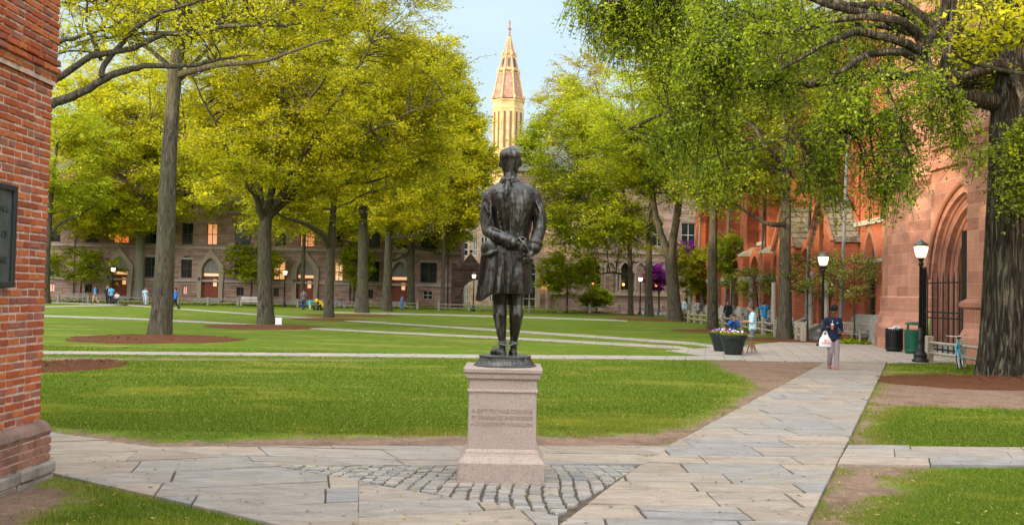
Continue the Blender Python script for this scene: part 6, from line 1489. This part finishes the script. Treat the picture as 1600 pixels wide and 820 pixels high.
# ground cover beside the chapel
def cover(cx, cy, rx, ry, h, n, seed, mt=LG, leaf=.09):
    rng = np.random.default_rng(seed); r = np.sqrt(rng.uniform(0, 1, n)); t = rng.uniform(0, 6.283, n)
    c = np.stack([cx+rx*r*np.cos(t), cy+ry*r*np.sin(t), rng.uniform(.02, 1, n)*h*(1.15-r*.8)], 1); V, F = leaves_np(c, leaf, rng, .3)
    tag(link('ground_cover', from_np('ground_cover', V, F), mt), kind='stuff')
cover(15.0, 49.5, .9, 2.6, .5, 2600, 5); cover(15.3, 42.4, .9, .9, .3, 1200, 6); cover(15.1, 60, .8, 6, .5, 3500, 7); cover(14.9, 74, .9, 7, .7, 3000, 8, LG, .12)
cover(2, 100.5, 9, 1.2, .5, 3500, 9, LG, .16); cover(-38, 102.5, 18, 1.0, .5, 4500, 10, LG, .16); cover(-16, 103, 10, 1.2, .45, 3000, 11, LG, .16)
gr_ = MB(); gr_.add([(14.6, 41.6, .026), (15.9, 41.9, .026), (15.9, 43.0, .026), (13.6, 43.0, .026)], [(0, 1, 2, 3)]); gr_.add([(14.0, 46, .026), (16, 46, .026), (16, 51.9, .026), (14.6, 51.9, .026)], [(0, 1, 2, 3)])
tag(gr_.build('grass_strip', MT['lawn']), kind='structure')
# ------------------------------------------------------------------ people
MT['skin_light'] = mat('skin_light', (.50, .28, .19), .55, .08, 8); MT['skin_dark'] = mat('skin_dark', (.14, .060, .034), .5, .1, 8); MT['skin_mid'] = mat('skin_mid', (.34, .18, .11), .55, .08, 8)
MT['hair_black'] = mat('hair_black', (.008, .006, .006), .75, .3, 40, .9); MT['hair_brown'] = mat('hair_brown', (.06, .03, .015), .6, .3, 30, .5)
def cloth(name, col, var=.2, sc=9):
    if name not in MT: MT[name] = mat(name, col, .9, var, sc, .35)
    return MT[name]
BASE = dict(pel=(0, 0, .93), wai=(0, 0, 1.07), che=(0, .0, 1.28), nec=(0, 0, 1.44), hea=(0, .02, 1.585), shL=(-.175, 0, 1.38), shR=(.175, 0, 1.38), elL=(-.225, -.02, 1.11), elR=(.225, -.02, 1.11),
            wrL=(-.23, .06, .87), wrR=(.23, .06, .87), hiL=(-.09, 0, .90), hiR=(.09, 0, .90), knL=(-.10, .02, .49), knR=(.10, .02, .49), anL=(-.10, -.02, .075), anR=(.10, -.02, .075), faceyaw=0)
def person(label, loc, rz, H, pose=None, skin='skin_light', top=('blue_shirt', (.05, .2, .6)), bottom=('dark_trousers', (.02, .022, .03)), hair='hair_brown', hairstyle='short', sleeves='short', legs='long', shoes=(.03, .03, .03), vox=.014, detail=False, group='people about the lawn', female=False, pack=None):
    J = {k: (Vector(v) if hasattr(v, '__len__') else v) for k, v in BASE.items()}
    for k, v in (pose or {}).items(): J[k] = Vector(v) if hasattr(v, '__len__') else v
    s = H/1.70; e = empty('person', tuple(loc), rz, label, 'person', group); e.scale = (s, s, s)
    up = (J['nec']-J['pel']).normalized(); hd = (J['hea']-J['nec']).normalized()
    fy = J['faceyaw']; fwd = Vector((math.sin(fy), math.cos(fy), 0)); fwd = (fwd-hd*fwd.dot(hd)).normalized(); sd_ = fwd.cross(hd).normalized()
    b = Blob(); hw = .15 if female else .165
    b.chain([(J['pel'], .105), (J['wai'], .105), (J['che'], .125), (J['nec']-up*.07, .09)]); 
    for k in ('L', 'R'):
        b.chain([(J['pel']+(J['hi'+k]-J['pel'])*.7, .10), (J['hi'+k], .085), (J['kn'+k], .055), (J['kn'+k]+(J['an'+k]-J['kn'+k])*.3, .055), (J['an'+k], .036)])
        ft_ = (Vector((0, 1, 0)) if not J.get('ft'+k) else J['ft'+k]).normalized(); b.chain([(J['an'+k]+Vector((0, 0, -.03))-ft_*.04, .035), (J['an'+k]+ft_*.13+Vector((0, 0, -.045)), .030)])
        b.chain([(J['che']+(J['sh'+k]-J['che'])*.6, .07), (J['sh'+k], .055), (J['el'+k], .040), (J['el'+k]+(J['wr'+k]-J['el'+k])*.35, .038), (J['wr'+k], .026)])
        dv = (J['wr'+k]-J['el'+k]).normalized(); hv = J.get('hand'+k, dv); hv = Vector(hv).normalized(); pc_ = J['wr'+k]+hv*.05
        side = hv.cross(Vector((0, 1, 0)) if abs(hv.y) < .8 else Vector((0, 0, 1))).normalized(); curl = J.get('curl'+k, Vector((0, 1, 0))); curl = Vector(curl)
        b.chain([(J['wr'+k]+hv*.02, .024), (pc_+side*.012, .022)]); b.chain([(J['wr'+k]+hv*.02, .022), (pc_-side*.012, .022)])
        for i in range(4):
            o_ = side*(.027-.018*i); L = (.040, .046, .043, .034)[i]; p0 = pc_+hv*.03+o_; p1 = p0+hv*L*.7+curl*L*.35; p2 = p1+hv*L*.2+curl*L*.75; b.chain([(p0, .0095), (p1, .009), (p2, .0085)], 6)
        b.chain([(J['wr'+k]+hv*.02+side*.02*(-1 if k == 'L' else 1), .013), (pc_+side*.045*(-1 if k == 'L' else 1)+curl*.01, .011), (pc_+side*.04*(-1 if k == 'L' else 1)+curl*.03+hv*.025, .010)], 6)
    b.chain([(J['nec']-hd*.04, .052), (J['nec']+hd*.05, .048)])
    hc = J['hea']; rotm = Matrix((sd_, fwd, hd)).transposed()
    b.ell(hc+hd*.015, (.074, .092, .098), rotm); b.ell(hc-hd*.045+fwd*.022, (.055, .062, .062), rotm)
    b.chain([(hc-hd*.005+fwd*.086, .009), (hc-hd*.03+fwd*.098, .013)], 6); b.chain([(hc-hd*.10+fwd*.06, .024), (hc-hd*.095+fwd*.065, .022)])
    for k in (-1, 1): b.ell(hc+sd_*.076*k-hd*.01, (.012, .02, .030), rotm)
    b.chain([(hc-hd*.062+fwd*.074+sd_*-.02, .011), (hc-hd*.062+fwd*.080, .012), (hc-hd*.062+fwd*.074+sd_*.02, .011)], 6)
    b.fuse('body', MT[skin], e, vox if not detail else .0085, 2)
    # clothes: slightly larger skins over the body
    t = Blob(); tk = .018 if not detail else .009
    t.chain([(J['pel']-up*(.05 if detail else .06), .117+.020), (J['wai'], .105+.024), (J['che'], .125+.018), (J['nec']-up*.06, .085+.010)])
    for k in ('L', 'R'):
        t.chain([(J['pel']+(J['hi'+k]-J['pel'])*.8-up*.01, .102+.022), (J['wai']+(J['hi'+k]-J['pel'])*.3, .10+.02)])
        t.chain([(J['che']+(J['sh'+k]-J['che'])*.6, .078+tk), (J['sh'+k], .058+tk)])
        if sleeves == 'long': t.chain([(J['sh'+k], .058+tk), (J['el'+k], .045+tk), (J['wr'+k], .032+tk*.8)])
        elif sleeves == 'rolled': t.chain([(J['sh'+k], .058+tk), (J['el'+k], .048+tk), (J['el'+k]+(J['wr'+k]-J['el'+k])*.12, .050+tk)])
        elif sleeves == 'short': t.chain([(J['sh'+k], .058+tk), (J['sh'+k]+(J['el'+k]-J['sh'+k])*.62, .054+tk)])
    if female: t.ball(J['che']+Vector((-.06, .075, -.03)), .07); t.ball(J['che']+Vector((.06, .075, -.03)), .07)
    t.fuse('top', cloth(*top), e, vox if not detail else .010, 3)
    q = Blob(); q.chain([(J['pel']+up*.06, .108+.012), (J['pel'], .118)])
    for k in ('L', 'R'):
        fr = 1.0 if legs == 'long' else .75
        q.chain([(J['pel']+(J['hi'+k]-J['pel'])*.6, .118), (J['hi'+k], .098)])
        if legs == 'long': q.chain([(J['hi'+k], .098), (J['kn'+k], .076), ((J['kn'+k]+J['an'+k])/2, .072), (J['an'+k]+Vector((0, 0, .03)), .066)])
        else: q.chain([(J['hi'+k], .100), (J['hi'+k]+(J['kn'+k]-J['hi'+k])*.85, .086)])
    q.fuse('trousers' if legs == 'long' else 'shorts', cloth(*bottom), e, vox, 2)
    for k in ('L', 'R'):
        f = Blob(); ft_ = (Vector((0, 1, 0)) if not J.get('ft'+k) else J['ft'+k]).normalized(); a0 = J['an'+k]+Vector((0, 0, -.028)); f.chain([(a0-ft_*.045, .044), (a0+ft_*.05, .046), (a0+ft_*.135+Vector((0, 0, -.012)), .038)], 10)
        f.fuse('shoe', cloth('shoe_%s' % (shoes,), shoes), e, .014, 1)
    h_ = Blob()
    if hairstyle in ('short', 'long', 'bun', 'afro', 'cap'):
        h_.ell(hc+hd*.035-fwd*.016, (.084, .096, .094), rotm)
        if hairstyle == 'long': h_.chain([(hc-fwd*.05, .08), (hc-hd*.12-fwd*.06, .075), (hc-hd*.22-fwd*.05, .05)])
        if hairstyle == 'bun': h_.ell(hc+hd*.155-fwd*.01, (.108, .10, .085), rotm); h_.ball(hc+hd*.10, .075)
        ho = h_.fuse('hair', MT[hair], e, vox, 1)
        # keep the face clear
        me = ho.data; inv = rotm.transposed()
        for v in me.vertices:
            l = inv@(v.co-hc)
            if l.y > .035 and l.z < .055: v.co = v.co-fwd*min(.10, (l.y-.03)*1.3)
    if detail:
        fc = MB()
        for k in (-1, 1): c = hc+sd_*.028*k+fwd*.088+hd*.012; fc.obox(c, sd_*.013, fwd*.002, hd*.004); fc.obox(c+hd*.022, sd_*.018, fwd*.002, hd*.0035)
        fc.build('eyes', cloth('eye_dark', (.012, .008, .006)), e)
        lp_ = MB(); lp_.obox(hc-hd*.060+fwd*.089, sd_*.018, fwd*.002, hd*.006); lp_.build('lips', cloth('lip', (.22, .06, .05)), e)
    if pack:
        p_ = Blob(); p_.ell(J['che']-Vector((0, .19, .02)), (.14, .10, .22), Matrix.Identity(3)); p_.ell(J['che']-Vector((0, .25, .12)), (.10, .07, .11), Matrix.Identity(3))
        for k in (-1, 1): p_.chain([(J['che']+Vector((k*.10, -.12, .13)), .02), (J['che']+Vector((k*.11, .02, .19)), .02), (J['che']+Vector((k*.12, .14, .05)), .02)], 6)
        p_.fuse('backpack', cloth(*pack), e, vox, 1)
    return e
WALK = dict(knL=(-.10, .16, .52), anL=(-.10, .20, .085), knR=(.10, -.02, .49), anR=(.10, -.28, .13), elL=(-.24, -.10, 1.13), wrL=(-.23, -.04, .89), elR=(.24, .04, 1.12), wrR=(.22, .20, .94))
SIT = dict(pel=(0, 0, .52), wai=(0, .0, .66), che=(0, .04, .87), nec=(0, .07, 1.03), hea=(0, .12, 1.17), shL=(-.17, .05, .97), shR=(.17, .05, .97), elL=(-.22, .12, .72), elR=(.22, .12, .72), wrL=(-.12, .32, .66), wrR=(.12, .32, .66),
           hiL=(-.09, .02, .50), hiR=(.09, .02, .50), knL=(-.12, .44, .50), knR=(.12, .44, .50), anL=(-.12, .42, .08), anR=(.12, .46, .08))
# the woman on the walk
wp = G(1301, 578)
wh = 97*wp.y/FPX*.995
W = person('woman in navy jacket and patterned trousers walking with drink cup and carrier bag', wp, R(176), wh,
       dict(hea=(0, .055, 1.575), faceyaw=0, elR=(.235, -.05, 1.13), wrR=(.14, .17, 1.16), handR=(-.5, .6, .5), curlR=(-.6, .2, .2), elL=(-.235, -.02, 1.10), wrL=(-.15, .19, 1.05), handL=(.5, .8, .1), curlL=(.3, .2, -.7),
            knL=(-.085, .08, .50), anL=(-.07, .10, .08), knR=(.075, .03, .49), anR=(.06, -.16, .11)), 'skin_dark', ('navy_jacket', (.010, .016, .045)), ('patterned_trousers', (.26, .20, .22), .35, 40), 'hair_black', 'bun', 'long', 'long', (.32, .10, .05), .011, True, female=True)
# things she carries
inv = Matrix.LocRotScale(W.location, W.rotation_euler, W.scale)
cp = inv@Vector((.085, .255, 1.22)); cup = empty('drink_cup', tuple(cp), 0, 'translucent cup with straw and tea-coloured drink held by the walking woman', 'cup')
a = MB(); a.lathe([(.028, -.10), (.036, .03), (.038, .035), (.036, .04), (.03, .05)], n=14); a.build('cup_body', mat('iced_tea', (.42, .14, .06), .2), cup)
a = MB(); a.lathe([(.040, .03), (.040, .04), (.034, .055), (.01, .058)], n=14); a.build('lid', cloth('white_plastic', (.75, .75, .75), .05), cup); a = MB(); a.tube([(0, 0, .03), (.006, 0, .15)], .004, 6); a.build('straw', cloth('white_plastic', (.75, .75, .75)), cup)
bp = inv@Vector((.235, .10, .80)); bag = empty('carrier_bag', tuple(bp), 0, 'white plastic carrier bag with orange and pink print hanging from the walking woman\'s arm', 'bag')
bl = Blob(); bl.loft([[(.17*math.cos(t)*k+.008*math.sin(5*t), .085*math.sin(t)*k2+.006*math.sin(7*t), z) for t in [i*2*math.pi/24 for i in range(24)]] for z, k, k2 in ((-.17, .82, .8), (-.15, 1, 1), (-.05, 1.02, 1.1), (.05, .9, .9), (.12, .6, .55), (.17, .4, .35))])
for s_ in (-.04, .04): bl.chain([(Vector((-.07, s_*.5, .14)), .012), (Vector((-.02, s_, .26)), .010), (Vector((.03, s_, .26)), .010), (Vector((.07, s_*.5, .14)), .012)], 6)
bl.fuse('bag_body', cloth('white_bag', (.72, .70, .70), .08), bag, .01, 1)
for txt, z, col, nm in (('OO', .015, (.85, .20, .03), 'orange_print'), ('OOOO', -.055, (.65, .03, .18), 'pink_print')):
    me = text_mesh(txt, .075, .004); me.transform(Matrix.Translation((.0, -.098, z)) @ Matrix.Rotation(math.pi/2, 4, 'X')); link('print', me, cloth(nm, col, .1), bag)
wb_ = MB(); c_ = Vector((.07, .155, 1.33)); wb_.lathe([(.022, -.003), (.022, .003)], n=12)
emb = wb_.mesh('emblem'); emb.transform(Matrix.Translation((-.075, .148+.012, 1.30)) @ Matrix.Rotation(math.pi/2, 4, 'X')); link('emblem', emb, cloth('pale_blue_badge', (.12, .32, .50)), W)
# man in pale shirt, in profile facing left
mp_ = G(1175.5, 552)
person('man in light blue shirt and grey shorts standing by the planters, holding something', mp_, R(82), 75*mp_.y/FPX*1.0, dict(hea=(0, .05, 1.575), elL=(-.20, .04, 1.12), elR=(.20, .04, 1.12), wrL=(-.14, .28, 1.10), wrR=(.14, .30, 1.12), knL=(-.10, .04, .49), anL=(-.10, .03, .08), anR=(.10, -.12, .08)), 'skin_mid',
       ('pale_blue_shirt', (.42, .60, .66)), ('grey_shorts', (.12, .13, .15)), 'hair_brown', 'short', 'rolled', 'short', (.3, .33, .36), .012)
# seated person behind the planters
sp_ = G(1146, 538)
person('seated person in blue jacket and sunglasses behind the near planter', sp_, R(170), 1.62, dict(SIT, wrL=(-.06, .22, 1.0), wrR=(.06, .24, 1.0), elL=(-.22, .18, .82), elR=(.22, .18, .82)), 'skin_mid', ('royal_blue_jacket', (.02, .07, .25)), ('dark_trousers', (.02, .022, .03)), 'hair_black', 'short', 'long', vox=.013)
st3 = empty('wooden_stool', (sp_.x, sp_.y+.02, 0), 0, 'low wooden stool under the seated person in the blue jacket', 'stool')
for k in range(4): a = MB(); a.bar(((-.17, .17)[k % 2], (-.15, .15)[k//2], 0), ((-.15, .15)[k % 2], (-.13, .13)[k//2], .39), .04); a.build('leg', MT['rail'], st3)
a = MB(); a.box(-.2, .2, -.18, .18, .38, .42); a.build('seat', MT['rail'], st3)
person('person in bright blue jacket bent over with arms raised, behind the rail fence', (14.35, 54.4, 0), R(20), 1.72, dict(elL=(-.33, .02, 1.32), wrL=(-.22, .12, 1.50), elR=(.33, .02, 1.32), wrR=(.22, .12, 1.50), hea=(0, .08, 1.54)), 'skin_light', ('cyan_blue_jacket', (.02, .26, .60)), ('white_trousers', (.6, .58, .56)), 'hair_black', 'short', 'long')
p_ = P(1272, 500, 51.5); person('woman in white top and teal skirt seated on the stone stair cheek', (15.30, 47.95, .42), R(80), 1.66, SIT, 'skin_light', ('white_top', (.75, .72, .72)), ('teal_skirt', (.03, .17, .17)), 'hair_brown', 'long', 'short')
p_ = P(1126, 505, 60); person('dark-haired person in black behind the fence, beside the straight trunk', (13.9+.2, 62.5, 0), R(150), 1.66, WALK, 'skin_light', ('black_coat', (.015, .015, .02)), hair='hair_brown', hairstyle='long', sleeves='long')
person('far person in pale blue shirt right of the V-trunk tree', (P(1069.5, 490, 80).x, 80, 0), R(100), 1.75, WALK, 'skin_light', ('pale_blue_shirt', (.42, .60, .66)), ('grey_shorts', (.12, .13, .15)), hairstyle='short', sleeves='long')
person('far person in white shirt between the V trunk and the straight trunk', (P(1090, 490, 76).x, 76, 0), R(200), 1.7, WALK, 'skin_mid', ('white_top', (.75, .72, .72)), ('black_trousers', (.01, .01, .012)), hair='hair_black')
# left half
p_ = G(274, 483.5); person('person in bright blue shirt and dark trousers walking just right of the nearest trunk', p_, R(95), 33.5*p_.y/FPX, WALK, 'skin_mid', ('bright_blue_shirt', (.015, .16, .62)), ('dark_trousers', (.012, .014, .025)), 'hair_black', 'short', 'long', group='people about the lawn')
def far(px, Y, H, rz, label, **k):
    p = P(px, 470, Y); return person(label, (p.x, Y, k.pop('z', 0)), R(rz), H, k.pop('pose', WALK), vox=.02, **k)
far(149, 94, 1.78, 80, 'far person in blue top and tan shorts carrying a dark backpack, left of first doorway', top=('sky_shirt', (.06, .28, .6)), bottom=('tan_shorts', (.45, .33, .16)), legs='short', pack=('dark_pack', (.02, .02, .03)))
far(168, 96, 1.85, 180, 'tall far person in dark clothes with pale bag, left one under the far-left lamp', top=('black_coat', (.015, .015, .02)), pack=('pale_pack', (.6, .62, .6)), sleeves='long')
far(173.5, 95, 1.8, 10, 'far person in light blue shirt and dark trousers, right one under the far-left lamp', top=('light_blue_tee', (.10, .38, .62)), hair='hair_black')
far(183, 98, 1.6, 180, 'far person in white sitting before the first doorway', top=('white_top', (.75, .72, .72)), pose=SIT, hair='hair_black')
far(226.5, 93, 1.72, 190, 'far person in pale blue and white stepping past the slim pale-barked tree', top=('ice_blue', (.35, .5, .66)), bottom=('pale_jeans', (.4, .45, .55)))
far(474.5, 88, 1.86, 0, 'adult in grey shirt and jeans standing with a small child by the yellow stroller', top=('mauve_grey', (.16, .13, .14)), bottom=('blue_jeans', (.02, .05, .14)), sleeves='long')
far(484.5, 87.5, .98, 200, 'small child in bright cyan beside the adult in grey', top=('cyan_child', (.05, .55, .62)), bottom=('white_child', (.6, .58, .5)), pose=dict(elL=(-.33, .0, 1.30), wrL=(-.5, .05, 1.40)), sleeves='long')
far(504, 86, 1.45, 90, 'person in yellow jacket crouching over the dark stroller', top=('yellow_jacket', (.75, .48, .02)), pose=dict(SIT, che=(0, .2, .9), nec=(0, .3, 1.0), hea=(0, .4, 1.08), shL=(-.17, .26, .96), shR=(.17, .26, .96)), sleeves='long', bottom=('black_trousers', (.01, .01, .012)))
far(628.5, 94, 1.42, 150, 'child in blue denim standing in front of the lit doorway between the trunks', top=('denim', (.08, .16, .28)), bottom=('denim', (.08, .16, .28)), pose=dict(elL=(-.3, .05, 1.3), wrL=(-.14, .1, 1.5)), sleeves='long')
# stroller
p_ = P(499, 470, 86.5); sr = empty('stroller', (p_.x, 86.5, 0), R(70), 'dark baby stroller with yellow hood at the path edge before the third trunk', 'stroller')
a = Blob(); a.chain([((0, -.2, .45), .16), ((0, .1, .5), .17), ((0, .25, .75), .12)]); a.fuse('seat', MT['tyre'], sr, .03, 1)
a = Blob(); a.ball((0, .22, .86), .22, .24, .18); a.fuse('hood', cloth('yellow_jacket', (.75, .48, .02)), sr, .03, 1)
for x in (-.25, .25):
    for y in (-.35, .35): a = MB(); a.tube([(x-.02, y, .13), (x+.02, y, .13)], .13, 14); a.build('wheel', MT['tyre'], sr)
a = MB()
for x in (-.25, .25): a.bar((x, -.35, .13), (x, .5, 1.0), .03); a.bar((x, .35, .13), (x, -.25, .6), .03)
a.bar((-.25, .5, 1.0), (.25, .5, 1.0), .03); a.build('frame', MT['chrome'], sr)
# ------------------------------------------------------------------ blades of grass on the nearer lawn
def in_poly(P_, poly): return sdf(P_, poly) < 0
PATHS = [wpoly(q) for q in ([(-120, 690), (20, 676), (80, 679), (226, 700), (560, 699), (1046, 700), (1291, 565), (1386, 565), (1344, 645), (1322, 698), (1700, 702), (1700, 732), (1306, 731), (1253, 840), (1240, 862), (560, 862), (560, 853.6), (60, 738), (-120, 695)],
                            [(0, 548), (400, 551), (800, 554.5), (1110, 556.5), (1290, 560), (1400, 560), (1392, 568), (1290, 567), (1110, 563.5), (800, 560.5), (0, 553)])]
MU = [(G(1545, 598.5), 176*G(1545, 598.5).y/FPX, 1.9), (G(110, 572), 75*G(110, 572).y/FPX, 1.9)]
rng = np.random.default_rng(3)
def grass(n, y0, y1, h, wdt, name='grass_blades', thin=1.0):
    u = rng.uniform(0, 1, n); y = 1/(1/y0-u*(1/y0-1/y1)); x = rng.uniform(-.56, .56, n)*y; pts = np.stack([x, y], 1)
    so_ = soil_at(pts); cl_ = np.sin(x*3.1+1.7*np.sin(y*2.3))*np.sin(y*3.7+1.3*np.sin(x*2.9)); keep = (so_+rng.normal(0, .11, n)+cl_*.16 < .44)
    # a few stray tufts on the bare soil
    keep |= (so_ < .95) & (rng.random(n) < .012) & (cl_ > .2)
    for q in PATHS:
        keep &= sdf(pts, q) > .02
    for c, a, b_ in MU: keep &= ((x-c.x)/a)**2+((y-c.y)/b_)**2 > 1.0
    keep &= ~((x < wallX+xst+.02) & (y < D1+.1))
    pts = pts[keep]; m_ = len(pts)
    hh = h*rng.uniform(.5, 1.3, m_)*(1+.25*np.sin(pts[:, 0]*1.3)*np.sin(pts[:, 1]*.9)); w_ = wdt*rng.uniform(.6, 1.3, m_)*(1+.02*pts[:, 1]); a = rng.uniform(0, 6.283, m_); l = rng.uniform(-.5, .5, (m_, 2))
    base = np.concatenate([pts, np.zeros((m_, 1))], 1); dx = np.stack([np.cos(a)*w_, np.sin(a)*w_, 0*a], 1)
    tip = base+np.stack([l[:, 0]*hh*1.2, l[:, 1]*hh*1.2, hh], 1)
    V = np.stack([base-dx, base+dx, tip], 1).reshape(-1, 3); F = np.arange(3*m_).reshape(-1, 3)
    me = from_np(name, V, F, 3); at_ = me.attributes.new('soil', 'FLOAT', 'POINT'); at_.data.foreach_set('value', np.repeat(so_[keep], 3).astype(np.float32)); tag(link(name, me, MT['blade']), kind='stuff')
m = NT('grass_blade'); r_ = m.island(); p = m.pos()
c = m.ramp(r_, [(0, (.065, .125, .010)), (.4, (.12, .195, .018)), (.75, (.185, .25, .03)), (.93, (.23, .26, .045)), (1, (.40, .34, .13))])
mid = m.noise(m.mapping(p, (.55, 1.3, 1)), .42, 7, .72, .5)
c = m.mix(m.ramp(mid, [(.52, 0), (.66, .7)]), c, (.36, .36, .05))
c = m.mix(m.ramp(m.n('Attribute', attribute_name='soil').outputs['Fac'], [(.28, 0), (.46, .55)]), c, (.30, .27, .07))
d = m.n('BsdfDiffuse'); m.set(d.inputs[0], c); t = m.n('BsdfTranslucent'); m.set(t.inputs[0], c); s = m.n('MixShader'); s.inputs[0].default_value = .35
m.t.links.new(d.outputs[0], s.inputs[1]); m.t.links.new(t.outputs[0], s.inputs[2]); m.t.links.new(s.outputs[0], m.out.inputs[0]); MT['blade'] = m.m
grass(420000, 7.3, 15, .030, .0036)
grass(300000, 13, 30, .036, .0075)

# fallen bud scales, twigs and leaves
rng = np.random.default_rng(8); n = 1300; u = rng.uniform(0, 1, n); y = 1/(1/7.6-u*(1/7.6-1/34)); x = rng.uniform(-.54, .56, n)*y
keep = ~((x < wallX+xst+.02) & (y < D1+.1)) & ~((abs(x-pcx-SXO) < .5) & (abs(y-YS) < .5))
V, F = leaves_np(np.stack([x, y, np.full(n, .045)], 1)[keep], .030, rng, 3.0)
m = NT('leaf_litter'); m.bsdf(m.ramp(m.island(), [(0, (.20, .12, .05)), (.3, (.36, .30, .08)), (.6, (.12, .07, .04)), (.8, (.22, .24, .06)), (1, (.32, .26, .16))]), .9); tag(link('fallen_leaves', from_np('fallen_leaves', V, F), m.m), kind='stuff')
